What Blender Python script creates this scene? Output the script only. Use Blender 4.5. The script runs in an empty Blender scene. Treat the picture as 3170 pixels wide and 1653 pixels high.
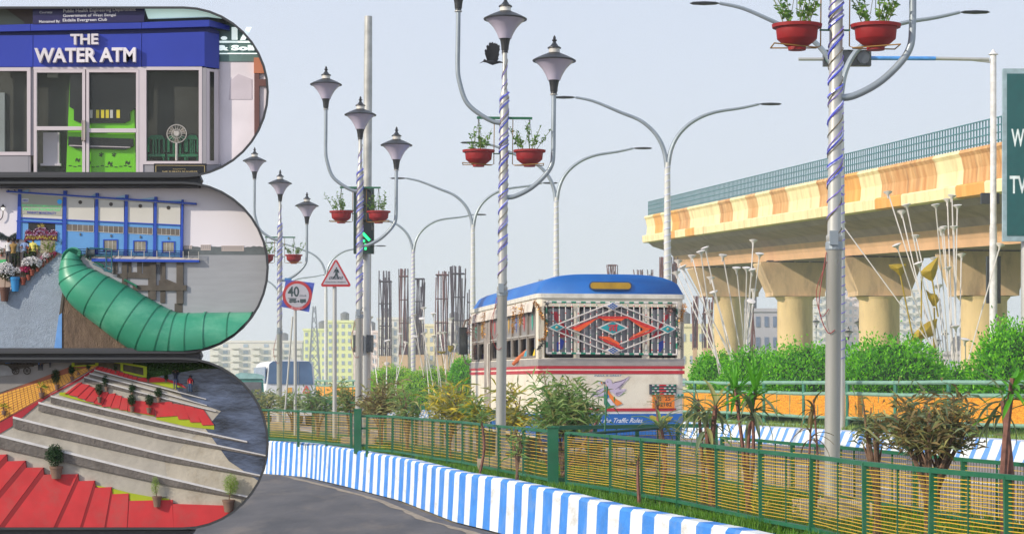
import bpy, bmesh, math, random
from mathutils import Vector, Matrix, noise
random.seed(7)
R = math.radians
S = bpy.context.scene
COL = S.collection
# ---------------------------------------------------------------- camera
FPX, CX, HY, CH = 5784.0, 1585.0, 1175.0, 1.8
cam_d = bpy.data.cameras.new('camera'); cam = bpy.data.objects.new('camera', cam_d); COL.objects.link(cam)
cam.location = (0, 0, CH); cam.rotation_euler = (R(90), 0, 0)
cam_d.sensor_width = 36; cam_d.lens = FPX / 3170 * 36
cam_d.shift_y = (HY - 826.5) / 3170; cam_d.clip_start = .1; cam_d.clip_end = 3000
S.camera = cam
# ---------------------------------------------------------------- light
SUN_DIR = Vector((-.84, -.48, .48)).normalized()      # towards the sun: from the left and a little behind
w = bpy.data.worlds.new('World'); S.world = w; w.use_nodes = True
nt = w.node_tree; nt.nodes.clear()
sky = nt.nodes.new('ShaderNodeTexSky'); sky.sky_type = 'NISHITA'; sky.sun_disc = False
sky.sun_elevation = math.asin(SUN_DIR.z); sky.sun_rotation = math.atan2(SUN_DIR.x, SUN_DIR.y)
sky.air_density = 1.0; sky.dust_density = 3.0; sky.ozone_density = 1.5
bg = nt.nodes.new('ShaderNodeBackground'); bg.inputs[1].default_value = .07
bg2 = nt.nodes.new('ShaderNodeBackground'); bg2.inputs[0].default_value = (.74, .80, .90, 1); bg2.inputs[1].default_value = 1.14
mx = nt.nodes.new('ShaderNodeMixShader'); mx.inputs[0].default_value = .80
out = nt.nodes.new('ShaderNodeOutputWorld')
nt.links.new(sky.outputs[0], bg.inputs[0]); nt.links.new(bg.outputs[0], mx.inputs[1])
tcw = nt.nodes.new('ShaderNodeTexCoord'); sep = nt.nodes.new('ShaderNodeSeparateXYZ'); nt.links.new(tcw.outputs['Generated'], sep.inputs[0])
rw = nt.nodes.new('ShaderNodeValToRGB'); rw.color_ramp.elements[0].color = (.82, .87, .95, 1); rw.color_ramp.elements[0].position = .0
rw.color_ramp.elements[1].color = (.64, .73, .92, 1); rw.color_ramp.elements[1].position = .32
nt.links.new(sep.outputs[2], rw.inputs[0]); nt.links.new(rw.outputs[0], bg2.inputs[0])
nt.links.new(bg2.outputs[0], mx.inputs[2]); nt.links.new(mx.outputs[0], out.inputs[0])
sd = bpy.data.lights.new('sun', 'SUN'); sun = bpy.data.objects.new('sun', sd); COL.objects.link(sun)
sd.energy = 4.2; sd.angle = R(1.2); sd.color = (1, .90, .74)
sun.rotation_euler = SUN_DIR.to_track_quat('Z', 'Y').to_euler()
S.view_settings.view_transform = 'Standard'; S.view_settings.look = 'None'
S.view_settings.exposure = .04; S.view_settings.gamma = 1
S.render.engine = 'CYCLES'
c = S.cycles
c.use_denoising = True
c.max_bounces = 6; c.diffuse_bounces = 3; c.glossy_bounces = 3; c.transparent_max_bounces = 12; c.volume_bounces = 1
# ---------------------------------------------------------------- helpers
def P(x, y, D, z=None):
    """the point at distance D seen at native pixel (x, y)"""
    return Vector(((x - CX) / FPX * D, D, CH - (y - HY) / FPX * D))
def G(x, y, z):
    """the point of height z seen at pixel (x, y)"""
    return P(x, y, FPX * (CH - z) / (y - HY))
def lin(c):
    return tuple(((v / 255) / 12.92 if v / 255 <= .04045 else ((v / 255 + .055) / 1.055) ** 2.4) for v in c)
_mats = {}
def m(name, rgb=(128, 128, 128), rough=.6, metal=0, var=.18, scale=6, bump=0, emit=0, spec=.5, rgb2=None, alpha=1, dirt=None, dscale=1.5, stretch=None):
    if name in _mats: return _mats[name]
    t = bpy.data.materials.new(name); t.use_nodes = True; n = t.node_tree; b = n.nodes['Principled BSDF']
    L = n.links
    base = lin(rgb)
    b.inputs['Roughness'].default_value = rough; b.inputs['Metallic'].default_value = metal
    b.inputs['Specular IOR Level'].default_value = spec
    tc = n.nodes.new('ShaderNodeTexCoord'); src = tc.outputs['Object']
    if stretch:
        mp = n.nodes.new('ShaderNodeMapping'); mp.inputs['Scale'].default_value = stretch
        L.new(src, mp.inputs[0]); src = mp.outputs[0]
    nz = n.nodes.new('ShaderNodeTexNoise'); nz.inputs['Scale'].default_value = scale; nz.inputs['Detail'].default_value = 5
    L.new(src, nz.inputs['Vector'])
    rp = n.nodes.new('ShaderNodeValToRGB')
    a = lin(rgb2) if rgb2 else tuple(v * (1 - var) for v in base)
    bb = base if rgb2 else tuple(min(1, v * (1 + var)) for v in base)
    rp.color_ramp.elements[0].position = .32; rp.color_ramp.elements[1].position = .68
    rp.color_ramp.elements[0].color = (*a, 1); rp.color_ramp.elements[1].color = (*bb, 1)
    L.new(nz.outputs['Fac'], rp.inputs[0]); colout = rp.outputs[0]
    if dirt:
        n2 = n.nodes.new('ShaderNodeTexNoise'); n2.inputs['Scale'].default_value = dscale; n2.inputs['Detail'].default_value = 8
        n2.inputs['Roughness'].default_value = .7
        L.new(src, n2.inputs['Vector'])
        r2 = n.nodes.new('ShaderNodeValToRGB'); r2.color_ramp.elements[0].position = .5; r2.color_ramp.elements[1].position = .75
        r2.color_ramp.elements[1].color = (.75, .75, .75, 1)
        L.new(n2.outputs['Fac'], r2.inputs[0])
        mi = n.nodes.new('ShaderNodeMixRGB'); L.new(r2.outputs[0], mi.inputs[0]); L.new(colout, mi.inputs[1]); mi.inputs[2].default_value = (*lin(dirt), 1)
        colout = mi.outputs[0]
    L.new(colout, b.inputs['Base Color'])
    if bump:
        bp = n.nodes.new('ShaderNodeBump'); bp.inputs['Strength'].default_value = bump; bp.inputs['Distance'].default_value = .02
        n3 = n.nodes.new('ShaderNodeTexNoise'); n3.inputs['Scale'].default_value = scale * 5; n3.inputs['Detail'].default_value = 6
        L.new(src, n3.inputs['Vector']); L.new(n3.outputs['Fac'], bp.inputs['Height']); L.new(bp.outputs[0], b.inputs['Normal'])
    if emit:
        b.inputs['Emission Color'].default_value = (*base, 1); b.inputs['Emission Strength'].default_value = emit
    if alpha < 1: b.inputs['Alpha'].default_value = alpha
    _mats[name] = t
    return t
def leafmat(name, rgb, rgb2, trans=.35):
    if name in _mats: return _mats[name]
    t = bpy.data.materials.new(name); t.use_nodes = True; n = t.node_tree; L = n.links
    b = n.nodes['Principled BSDF']; o = n.nodes['Material Output']
    b.inputs['Roughness'].default_value = .55
    tc = n.nodes.new('ShaderNodeNewGeometry')
    rp = n.nodes.new('ShaderNodeValToRGB'); rp.color_ramp.elements[0].color = (*lin(rgb), 1); rp.color_ramp.elements[1].color = (*lin(rgb2), 1)
    L.new(tc.outputs['Random Per Island'], rp.inputs[0]); L.new(rp.outputs[0], b.inputs['Base Color'])
    tr = n.nodes.new('ShaderNodeBsdfTranslucent'); L.new(rp.outputs[0], tr.inputs[0])
    ms = n.nodes.new('ShaderNodeMixShader'); ms.inputs[0].default_value = trans
    L.new(b.outputs[0], ms.inputs[1]); L.new(tr.outputs[0], ms.inputs[2]); L.new(ms.outputs[0], o.inputs[0])
    _mats[name] = t; return t
def glass(name, rgb, alpha, rough=.08):
    return m(name, rgb, rough=rough, alpha=alpha, var=.1, scale=2, spec=.6)
class MB:
    def __init__(s): s.v = []; s.f = []; s.mi = []
    def add(s, vs, fs, k=0):
        o = len(s.v); s.v += [tuple(p) for p in vs]; s.f += [tuple(i + o for i in f) for f in fs]; s.mi += [k] * len(fs); return s
    def box(s, a, b, k=0):
        x0, y0, z0 = [min(a[i], b[i]) for i in range(3)]; x1, y1, z1 = [max(a[i], b[i]) for i in range(3)]
        return s.add([(x0, y0, z0), (x1, y0, z0), (x1, y1, z0), (x0, y1, z0), (x0, y0, z1), (x1, y0, z1), (x1, y1, z1), (x0, y1, z1)],
                     [(0, 3, 2, 1), (4, 5, 6, 7), (0, 1, 5, 4), (1, 2, 6, 5), (2, 3, 7, 6), (3, 0, 4, 7)], k)
    def prism(s, pts, vec, k=0):
        """planar polygon extruded along vec"""
        n = len(pts); vec = Vector(vec); q = [Vector(p) + vec for p in pts]
        nrm = Vector((0, 0, 0))
        for i in range(n):
            nrm += Vector(pts[i]).cross(Vector(pts[(i + 1) % n]))
        a = list(range(n)); b = [n + i for i in range(n)]
        if nrm.dot(vec) > 0: f = [tuple(a[::-1]), tuple(b)] + [(i, (i + 1) % n, n + (i + 1) % n, n + i) for i in range(n)]
        else: f = [tuple(a), tuple(b[::-1])] + [(i, n + i, n + (i + 1) % n, (i + 1) % n) for i in range(n)]
        return s.add(list(pts) + q, f, k)
    def tube(s, pts, r, n=8, k=0, cap=True):
        pts = [Vector(p) for p in pts]; rs = r if isinstance(r, (list, tuple)) else [r] * len(pts)
        vs = []; up = None
        for i, p in enumerate(pts):
            d = (pts[min(i + 1, len(pts) - 1)] - pts[max(i - 1, 0)]).normalized()
            if up is None: up = Vector((0, 0, 1)) if abs(d.z) < .9 else Vector((0, 1, 0))
            a = up - d * up.dot(d)
            if a.length < 1e-4: a = d.orthogonal()
            a.normalize(); b = d.cross(a); up = a
            for j in range(n):
                t = 2 * math.pi * j / n; vs.append(p + (a * math.cos(t) + b * math.sin(t)) * rs[i])
        fs = [(i * n + j, i * n + (j + 1) % n, (i + 1) * n + (j + 1) % n, (i + 1) * n + j) for i in range(len(pts) - 1) for j in range(n)]
        if cap: fs += [tuple(range(n))[::-1], tuple(range((len(pts) - 1) * n, len(pts) * n))]
        return s.add(vs, fs, k)
    def lathe(s, prof, c=(0, 0, 0), n=20, k=0, sy=1):
        vs = []; c = Vector(c)
        for r, z in prof:
            for j in range(n):
                t = 2 * math.pi * j / n; vs.append(c + Vector((r * math.cos(t), r * sy * math.sin(t), z)))
        fs = [(i * n + j, i * n + (j + 1) % n, (i + 1) * n + (j + 1) % n, (i + 1) * n + j) for i in range(len(prof) - 1) for j in range(n)]
        fs += [tuple(range(n))[::-1], tuple(range((len(prof) - 1) * n, len(prof) * n))]
        return s.add(vs, fs, k)
    def bar(s, a, b, wx, wz, k=0):
        """box bar between two points, wx sideways, wz upward"""
        a, b = Vector(a), Vector(b); d = (b - a).normalized()
        up = Vector((0, 0, 1)) if abs(d.z) < .95 else Vector((0, 1, 0))
        sx = d.cross(up).normalized() * wx / 2; uz = sx.cross(d).normalized() * wz / 2
        vs = [a - sx - uz, a + sx - uz, a + sx + uz, a - sx + uz, b - sx - uz, b + sx - uz, b + sx + uz, b - sx + uz]
        return s.add(vs, [(0, 1, 2, 3), (7, 6, 5, 4), (0, 4, 5, 1), (1, 5, 6, 2), (2, 6, 7, 3), (3, 7, 4, 0)], k)
    def quad(s, a, b, c, d, k=0): return s.add([a, b, c, d], [(0, 1, 2, 3)], k)
    def leaf(s, p, d, L, wd, k=0, droop=.3, nrm=None):
        """a pointed folded leaf"""
        d = Vector(d).normalized(); p = Vector(p)
        sd_ = d.cross(nrm if nrm is not None else Vector((random.uniform(-1, 1), random.uniform(-1, 1), random.uniform(-.3, 1))))
        if sd_.length < 1e-3: sd_ = d.orthogonal()
        sd_.normalize(); mid = p + d * L * .5; tip = p + d * L - Vector((0, 0, droop * L))
        mid = mid - Vector((0, 0, droop * L * .15))
        return s.add([p, mid + sd_ * wd / 2, tip, mid - sd_ * wd / 2], [(0, 1, 2, 3)], k)
    def mesh(s, name, mats, smooth=False):
        me = bpy.data.meshes.new(name); me.from_pydata(s.v, [], s.f)
        for t in (mats if isinstance(mats, (list, tuple)) else [mats]): me.materials.append(t)
        me.polygons.foreach_set('material_index', s.mi)
        if smooth: me.shade_smooth()
        me.update(); return me
    def build(s, name, mats, parent=None, smooth=False, org=None, **pr):
        if org is not None:
            o = Vector(org); s.v = [tuple(Vector(p) - o) for p in s.v]
        me = s.mesh(name, mats, smooth)
        if smooth and smooth != 'all':
            try: me.set_sharp_from_angle(angle=R(40))
            except Exception: pass
        ob = bpy.data.objects.new(name, me); COL.objects.link(ob)
        if parent: ob.parent = parent
        elif org is not None: ob.location = org
        for a, b in pr.items(): ob[a] = b
        return ob
def tag(o, label, cat, group=None):
    o['label'] = label; o['category'] = cat
    if group: o['group'] = group
    return o
def thing(name, loc, label, cat, group=None, rz=0):
    e = bpy.data.objects.new(name, None); e.empty_display_size = .2; COL.objects.link(e)
    e.location = loc; e.rotation_euler = (0, 0, rz); return tag(e, label, cat, group)
kids = {}
def copy_tree(o, parent=None):
    c_ = o.copy(); COL.objects.link(c_); c_.parent = parent
    for ch in [x for x in ALLK.get(o.name, [])]: copy_tree(ch, c_)
    return c_
ALLK = {}
def index_kids(root):
    """remember a finished thing's children so that copies need no search"""
    for x in bpy.data.objects:
        if x.parent is not None and x.parent.name not in ALLK: ALLK[x.parent.name] = []
    for k_ in ALLK: ALLK[k_] = []
    for x in bpy.data.objects:
        if x.parent is not None: ALLK[x.parent.name].append(x)
def link_mesh(name, me, parent, loc=(0, 0, 0), rot=(0, 0, 0), scale=(1, 1, 1), **pr):
    o = bpy.data.objects.new(name, me); COL.objects.link(o); o.parent = parent; o.location = loc; o.rotation_euler = rot; o.scale = scale
    for a, b in pr.items(): o[a] = b
    return o
_dg = None
def text_faces(s, ext=0.0, bold=0.0, shear=0.0, space=1.0):
    cu = bpy.data.curves.new('lettering', 'FONT'); cu.body = s; cu.size = 1; cu.extrude = ext; cu.offset = bold; cu.shear = shear
    cu.space_character = space; cu.resolution_u = 3
    ob = bpy.data.objects.new('lettering', cu); COL.objects.link(ob)
    bpy.context.view_layer.update()
    me = bpy.data.meshes.new_from_object(ob.evaluated_get(bpy.context.evaluated_depsgraph_get()))
    vs = [v.co.copy() for v in me.vertices]; fs = [tuple(p.vertices) for p in me.polygons]
    bpy.data.objects.remove(ob); bpy.data.curves.remove(cu); bpy.data.meshes.remove(me)
    if not vs: return [], []
    x0 = min(v.x for v in vs); x1 = max(v.x for v in vs); y0 = min(v.y for v in vs); y1 = max(v.y for v in vs)
    return [((v.x - x0) / (x1 - x0), (v.y - y0) / (y1 - y0), v.z) for v in vs], fs
def text_on(mb, s, o, ux, uy, k=0, thick=0.0, bold=0.0, shear=0.0, nrm=None, space=1.0):
    """lettering fitted to the parallelogram o, ux, uy; thick pushes it out along nrm"""
    vs, fs = text_faces(s, .5 if thick else 0, bold, shear, space)
    o, ux, uy = Vector(o), Vector(ux), Vector(uy)
    nn = Vector(nrm).normalized() if nrm is not None else ux.cross(uy).normalized()
    mb.add([o + ux * a + uy * b + nn * (thick * (c_ + .5) if thick else 0) for a, b, c_ in vs], fs, k)
def spline(pts, n=6):
    """Catmull-Rom through the points"""
    pts = [Vector(p) for p in pts]; out_ = []
    for i in range(len(pts) - 1):
        p0 = pts[max(i - 1, 0)]; p1 = pts[i]; p2 = pts[i + 1]; p3 = pts[min(i + 2, len(pts) - 1)]
        for j in range(n):
            t = j / n
            out_.append(.5 * ((2 * p1) + (p2 - p0) * t + (2 * p0 - 5 * p1 + 4 * p2 - p3) * t * t + (3 * p1 - p0 - 3 * p2 + p3) * t ** 3))
    out_.append(pts[-1]); return out_
rnd = random.uniform
def rdir(zmin=-1):
    while True:
        v = Vector((rnd(-1, 1), rnd(-1, 1), rnd(zmin, 1)))
        if .05 < v.length < 1: return v.normalized()
# ---------------------------------------------------------------- ground, roads, kerbs
ZM, ZR, ZF = .60, .30, .62     # median top, far road, far verge
KERB = [(6.0, 4.2), (3.2, 9.0), (2.3, 12.2), (1.69, 14.8), (1.38, 15.85), (.93, 17.4), (.396, 19.9), (-.15, 22.1), (-.70, 23.7), (-1.62, 27.8), (-2.85, 31.8),
        (-3.83, 34.7), (-4.67, 35.8), (-5.9, 36.9), (-9.5, 41), (-16, 52), (-30, 85), (-60, 180)]
MRIGHT = [(9.2, 4.2), (6.6, 9.0), (5.1, 12.5), (3.95, 16.2), (3.1, 19.2), (2.25, 22.1), (1.0, 25), (-.3, 28.6), (-.95, 31), (-3.9, 41), (-9.3, 60), (-20, 97), (-45, 185)]
FARK = lambda D: 9.3 - .32 * (D - 34)
gm = m('earth', (150, 140, 120), rough=.95, scale=.5, bump=.3)
b = MB(); b.quad((-1500, -300, -.03), (1500, -300, -.03), (1500, 2600, -.03), (-1500, 2600, -.03)); b.build('ground', gm, kind='structure')
asph = m('asphalt_near', (94, 90, 90), rough=.85, rgb2=(66, 65, 68), scale=1.3, bump=.5, dirt=(128, 116, 104), dscale=1.1, stretch=(1.2, .35, 1))
b = MB()
poly = [(-60, 2), (8, 2)] + [(x - .1, y) for x, y in KERB] + [(-110, 180), (-110, 2)]
b.add([(x, y, 0) for x, y in poly], [tuple(range(len(poly)))]); b.build('near_road', asph, kind='structure')
# dusty verge of the near road against the kerb
dust = m('kerb_dust', (150, 136, 118), rough=.95, var=.3, scale=9, bump=.4)
b = MB()
for i in range(2, 13):
    (x0, y0), (x1, y1) = KERB[i], KERB[i + 1]
    n = 8
    for j in range(n):
        t0, t1 = j / n, (j + 1) / n
        a0 = Vector((x0 + (x1 - x0) * t0 - .28, y0 + (y1 - y0) * t0, .004)); a1 = Vector((x0 + (x1 - x0) * t1 - .28, y0 + (y1 - y0) * t1, .004))
        wa = .12 + .12 * noise.noise(a0 * 1.7); wb = .12 + .12 * noise.noise(a1 * 1.7)
        b.quad(a0, a1, a1 + Vector((-wb, 0, 0)), a0 + Vector((-wa, 0, 0)))
b.build('road_edge_dust', dust, kind='structure')
# median: raised earth with turf
turf = m('turf_base', (70, 108, 18), rough=.95, rgb2=(48, 80, 12), scale=3, bump=.4, dirt=(96, 88, 40), dscale=.8)
b = MB()
inner = [(x + .17, y) for x, y in KERB]
def offs(pl, d):
    res = []
    for i, (x, y) in enumerate(pl):
        x0, y0 = pl[max(i - 1, 0)]; x1, y1 = pl[min(i + 1, len(pl) - 1)]
        L_ = math.hypot(x1 - x0, y1 - y0); res.append((x - (y1 - y0) / L_ * -d, y + (x1 - x0) / L_ * -d))
    return res
inner = offs(KERB, .16)       # to the right of the path direction
poly = inner + MRIGHT[::-1]
from mathutils.geometry import tessellate_polygon
def sheet(name, poly, z, mat, **k):
    tr = tessellate_polygon([[Vector((x, y, 0)) for x, y in poly]])
    b = MB(); b.add([(x, y, z) for x, y in poly], [tuple(t) if (Vector(poly[t[1]]) - Vector(poly[t[0]])).cross(Vector(poly[t[2]]) - Vector(poly[t[0]])) > 0 else tuple(t[::-1]) for t in tr])
    return b.build(name, mat, kind='structure', **k)
sheet('median_ground', poly, ZM - .02, turf)
b = MB()
for i in range(len(MRIGHT) - 1):
    (x0, y0), (x1, y1) = MRIGHT[i], MRIGHT[i + 1]
    b.prism([(x0, y0, ZR - .2), (x1, y1, ZR - .2), (x1, y1, ZM - .01), (x0, y0, ZM - .01)], (-.15, -.02, 0))
b.build('median_edge_kerb', m('grey_concrete', (170, 165, 155), rough=.9, bump=.3, var=.2), kind='structure')
road2 = m('asphalt_far', (150, 138, 134), rough=.85, rgb2=(122, 114, 114), scale=1.2, bump=.2, stretch=(1, .4, 1))
farr = [(x + .0, y) for x, y in MRIGHT] + [(FARK(185), 185), (FARK(97), 97), (FARK(60), 60), (FARK(34), 34), (FARK(4.2), 4.2)]
sheet('far_road', farr, ZR, road2)
white = m('road_paint', (225, 222, 215), rough=.7, var=.12)
b = MB()
hd = Vector((-.32, 1, 0)).normalized(); sd2 = Vector((hd.y, -hd.x, 0))
def mark(x, y, L_, wd):
    p = Vector((x, y, ZR + .004)); q = p + hd * L_
    b.quad(p - sd2 * wd / 2, p + sd2 * wd / 2, q + sd2 * wd / 2, q - sd2 * wd / 2)
for off, dash in ((5.25, 3.2), (7.3, 2.6), (3.4, 0)):
    y = 14.0
    while y < 90:
        x = off - .32 * (y - 25.6)
        if dash: mark(x, y, dash, .13); y += dash + 1.6
        else: mark(x, y, 4, .12); y += 3.9
b.build('lane_markings', white, kind='structure')
# far verge
verge = m('verge_turf', (120, 150, 60), rough=.95, rgb2=(96, 112, 44), scale=2, bump=.3)
sheet('far_verge', [(FARK(4.2) + .4, 4.2), (FARK(34) + .4, 34), (FARK(60) + .4, 60), (FARK(185) + .4, 185), (-60, 260), (-600, 1400), (900, 1400), (400, 4.2)], ZF, verge)
# striped near kerb ---------------------------------------------------
blue = m('kerb_blue', (56, 132, 218), rough=.7, var=.12, scale=5, dirt=(128, 160, 200), dscale=4, bump=.3)
wht = m('kerb_white', (225, 232, 238), rough=.75, var=.06, scale=3, dirt=(168, 156, 136), dscale=2.2, stretch=(1, 1, 2.2), bump=.3)
def walk(pl, step_fn, z_bot, z_top, batter, cap, name, label, mats_, jit=.03, org=None, share=.5):
    """striped wall along a plan path; step_fn(x, y) gives the stripe pitch"""
    seg = [math.hypot(pl[i + 1][0] - pl[i][0], pl[i + 1][1] - pl[i][1]) for i in range(len(pl) - 1)]
    tot = sum(seg); marks = [0.0]
    def at(s):
        for i, L_ in enumerate(seg):
            if s <= L_ or i == len(seg) - 1:
                t = s / L_; a, c_ = pl[i], pl[i + 1]
                d = Vector((c_[0] - a[0], c_[1] - a[1], 0)).normalized()
                return Vector((a[0] + (c_[0] - a[0]) * t, a[1] + (c_[1] - a[1]) * t, 0)), d
            s -= L_
    s = 0; k = 0
    while s < tot - .05:
        p, _ = at(s); s += step_fn(p.x, p.y) * (share if k % 2 == 0 else 1 - share) * rnd(.88, 1.14); k += 1; marks.append(min(s, tot))
    b = MB(); sm = []
    # smooth direction
    def nrm(s):
        d = (at(min(s + .5, tot - .01))[0] - at(max(s - .5, 0))[0]).normalized(); return Vector((-d.y, d.x, 0))   # left of the path
    J = [(mk_ + rnd(-jit, jit), mk_ + rnd(-jit, jit) * .6) for mk_ in marks]
    for i in range(len(marks) - 1):
        (s0b, s0t), (s1b, s1t) = J[i], J[i + 1]
        s0b, s0t, s1b, s1t = [max(0, min(tot - .001, q)) for q in (s0b, s0t, s1b, s1t)]
        out_ = []
        for sb, st in ((s0b, s0t), (s1b, s1t)):
            n_ = nrm(sb); pb, pt = at(sb)[0], at(st)[0]
            pm = pb.lerp(pt, .5)
            out_.append([pb + n_ * batter + Vector((0, 0, z_bot)), pm + n_ * batter * .42 + Vector((0, 0, (z_bot + z_top) / 2)), pt + Vector((0, 0, z_top - .03)), pt - n_ * .025 + Vector((0, 0, z_top)),
                         pt - n_ * cap + Vector((0, 0, z_top)), pt - n_ * cap + Vector((0, 0, z_bot - .1))])
        a, c_ = out_
        for r_ in range(5): b.quad(a[r_ + 1], a[r_], c_[r_], c_[r_ + 1], i % 2)
    o = b.build(name, mats_); o['label'] = label; return o
def pitch(x, y):
    for lim, v in ((37, .5), (34.7, .18), (31.8, .36), (27.8, .51), (23.7, .64), (22.1, .50), (19.9, .66), (17.4, .74)):
        if y > lim: return v
    return .62
kb = walk(KERB, pitch, 0, ZM + .03, .03, .16, 'kerb_wall', '', [wht, blue]); kb['kind'] = 'structure'; del kb['label']
fk = [(FARK(D), D) for D in range(8, 130, 4)]
blue2 = m('kerb_blue_far', (96, 150, 222), rough=.7, var=.1, scale=5)
kb2 = walk(fk, lambda x, y: .45, ZR, ZF + .06, .16, .55, 'far_kerb', '', [wht, blue2], jit=.04, share=.66); kb2['kind'] = 'structure'; del kb2['label']
# grass blades on the median and the far verge -------------------------
def in_poly(x, y, pl):
    r_ = False; j = len(pl) - 1
    for i in range(len(pl)):
        if (pl[i][1] > y) != (pl[j][1] > y) and x < (pl[j][0] - pl[i][0]) * (y - pl[i][1]) / (pl[j][1] - pl[i][1]) + pl[i][0]: r_ = not r_
        j = i
    return r_
gl = leafmat('grass_blades', (56, 110, 10), (104, 152, 26), .35)
b = MB(); mpoly = inner + MRIGHT[::-1]; cnt = 0
while cnt < 60000:
    y = 11.5 + 30 * random.random() ** 1.5; xk = next(KERB[i][0] + (KERB[i + 1][0] - KERB[i][0]) * (y - KERB[i][1]) / (KERB[i + 1][1] - KERB[i][1]) for i in range(len(KERB) - 1) if KERB[i][1] <= y <= KERB[i + 1][1])
    x = xk + .02 + 3.3 * random.random() ** 1.4
    if not in_poly(x, y, mpoly): continue
    d_ = noise.noise(Vector((x * 1.3, y * 1.3, 0)))
    if d_ < -.28: continue
    h = rnd(.035, .09) * (1 + d_); a = rnd(0, 6.28); wd = rnd(.006, .012); lx, ly = rnd(-.04, .04), rnd(-.04, .04)
    b.add([(x - math.cos(a) * wd, y - math.sin(a) * wd, ZM - .03), (x + math.cos(a) * wd, y + math.sin(a) * wd, ZM - .03), (x + lx, y + ly, ZM + h)], [(0, 1, 2)])
    cnt += 1
b.build('median_grass', gl, kind='stuff')
b = MB()
for i in range(14000):
    D = rnd(32, 62); x = FARK(D) + .55 + 2.6 * random.random(); a = rnd(0, 6.28); h = rnd(.08, .2); wd = .02
    b.add([(x - math.cos(a) * wd, D - math.sin(a) * wd, ZF), (x + math.cos(a) * wd, D + math.sin(a) * wd, ZF), (x + rnd(-.08, .08), D, ZF + h)], [(0, 1, 2)])
b.build('verge_grass', leafmat('verge_blades', (110, 140, 50), (150, 176, 80), .3), kind='stuff')
# ---------------------------------------------------------------- materials
green = m('fence_green', (14, 96, 62), rough=.5, var=.15, scale=4, dirt=(56, 100, 80), dscale=4)
wire = m('yellow_wire', (206, 166, 40), rough=.5, var=.15, scale=5)
wired = m('dark_wire', (96, 96, 50), rough=.6, var=.2)
steel = m('galvanised_steel', (186, 186, 182), rough=.42, metal=.35, var=.1, scale=3, dirt=(150, 140, 122), dscale=2, stretch=(1, 1, .25))
steel_b = m('bluish_steel', (150, 160, 168), rough=.4, metal=.4, var=.12, scale=3)
conc = m('pedestal_concrete', (178, 162, 140), rough=.9, bump=.4, var=.2, scale=5)
lampglass = m('lamp_glass', (188, 180, 200), rough=.25, var=.04, scale=2)
lamproof = m('lamp_roof', (38, 40, 44), rough=.45, var=.15)
socket = m('lamp_socket', (32, 34, 36), rough=.45, var=.2)
necklight = m('lamp_neck', (206, 202, 196), rough=.5)
rope_b = m('rope_light_blue', (98, 108, 232), rough=.3, var=.1)
rope_w = m('rope_light_white', (214, 218, 250), rough=.3, var=.1)
rope_p = m('rope_light_violet', (132, 112, 214), rough=.3, var=.1)
# ---------------------------------------------------------------- fences
def fence(name_label, pts, h=.62, gap=.075, z0=ZM, group=None, lean=0, thick=.03, rows=14, posts_thick=.045, hang=.06, wires=True, mid=1):
    pts = [Vector((x, y, z0)) for x, y in pts]
    e = thing('mesh_fence', pts[0], name_label, 'fence', group)
    o = pts[0]
    up = Vector((lean, 0, h))
    top = MB(); bot = MB()
    for i in range(len(pts) - 1):
        a, c_ = pts[i] - o, pts[i + 1] - o
        top.bar(a + up, c_ + up, thick * 1.4, thick); bot.bar(a + Vector((0, 0, gap)), c_ + Vector((0, 0, gap)), thick * 1.2, thick)
    top.build('top_rail', green, e); bot.build('bottom_rail', green, e)
    for i, p in enumerate(pts):
        a = p - o; b_ = MB(); b_.bar(a + Vector((rnd(-.012, .012), 0, -.04)), a + up * 1.0 + Vector((rnd(-.006, .006), 0, rnd(.002, .02))), posts_thick, posts_thick * .8); b_.build('post', green, e)
    for i in range(len(pts) - 1):
        a, c_ = pts[i] - o, pts[i + 1] - o; L_ = (c_ - a).length
        for q in range(mid):
            t = (q + 1) / (mid + 1); pm = a.lerp(c_, t); b_ = MB(); b_.bar(pm + Vector((0, 0, gap)), pm + up, .014, .014); b_.build('thin_upright', green, e)
        if not wires: continue
        off = Vector((0, .012, 0)); b_ = MB()
        n = rows
        for r_ in range(n):
            zz = gap + .03 + (h - gap - .06) * (r_ + .5) / n
            prev = a + Vector((0, 0, zz)) + up * 0
            for q in range(1, 5):
                nx_ = a.lerp(c_, q / 4) + Vector((0, 0, zz + rnd(-.004, .004)))
                b_.bar(prev, nx_, .0045, .0052, 0); prev = nx_
        nv = max(4, int(L_ / .045))
        for q in range(nv):
            pm = a.lerp(c_, (q + .5) / nv) + off
            b_.bar(pm + Vector((0, 0, gap)), pm + up, .0035, .0035, 1)
        b_.build('wire_mesh', [wire, wired], e, kind='stuff')
    return e
def rs(pl, step):
    """resample a plan path"""
    out_ = [pl[0]]; acc = 0
    for i in range(len(pl) - 1):
        a, c_ = Vector(pl[i]), Vector(pl[i + 1]); L_ = (c_ - a).length; t = step - acc
        while t <= L_: out_.append(tuple(a.lerp(c_, t / L_))); t += step
        acc = (acc + L_) % step
    if (Vector(out_[-1]) - Vector(pl[-1])).length > step * .3: out_.append(pl[-1])
    return out_
fenceC = [(.60, 20.4), (1.02, 19.2), (1.27, 18.2), (1.54, 17.3), (1.78, 16.2), (2.01, 15.06), (2.27, 14.1), (2.45, 12.94), (2.69, 11.95), (2.96, 11.17), (3.3, 10.2), (3.7, 9.2)]
fe = fence('long green mesh fence with yellow wires standing nearest along the striped kerb', fenceC, rows=19)
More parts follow.
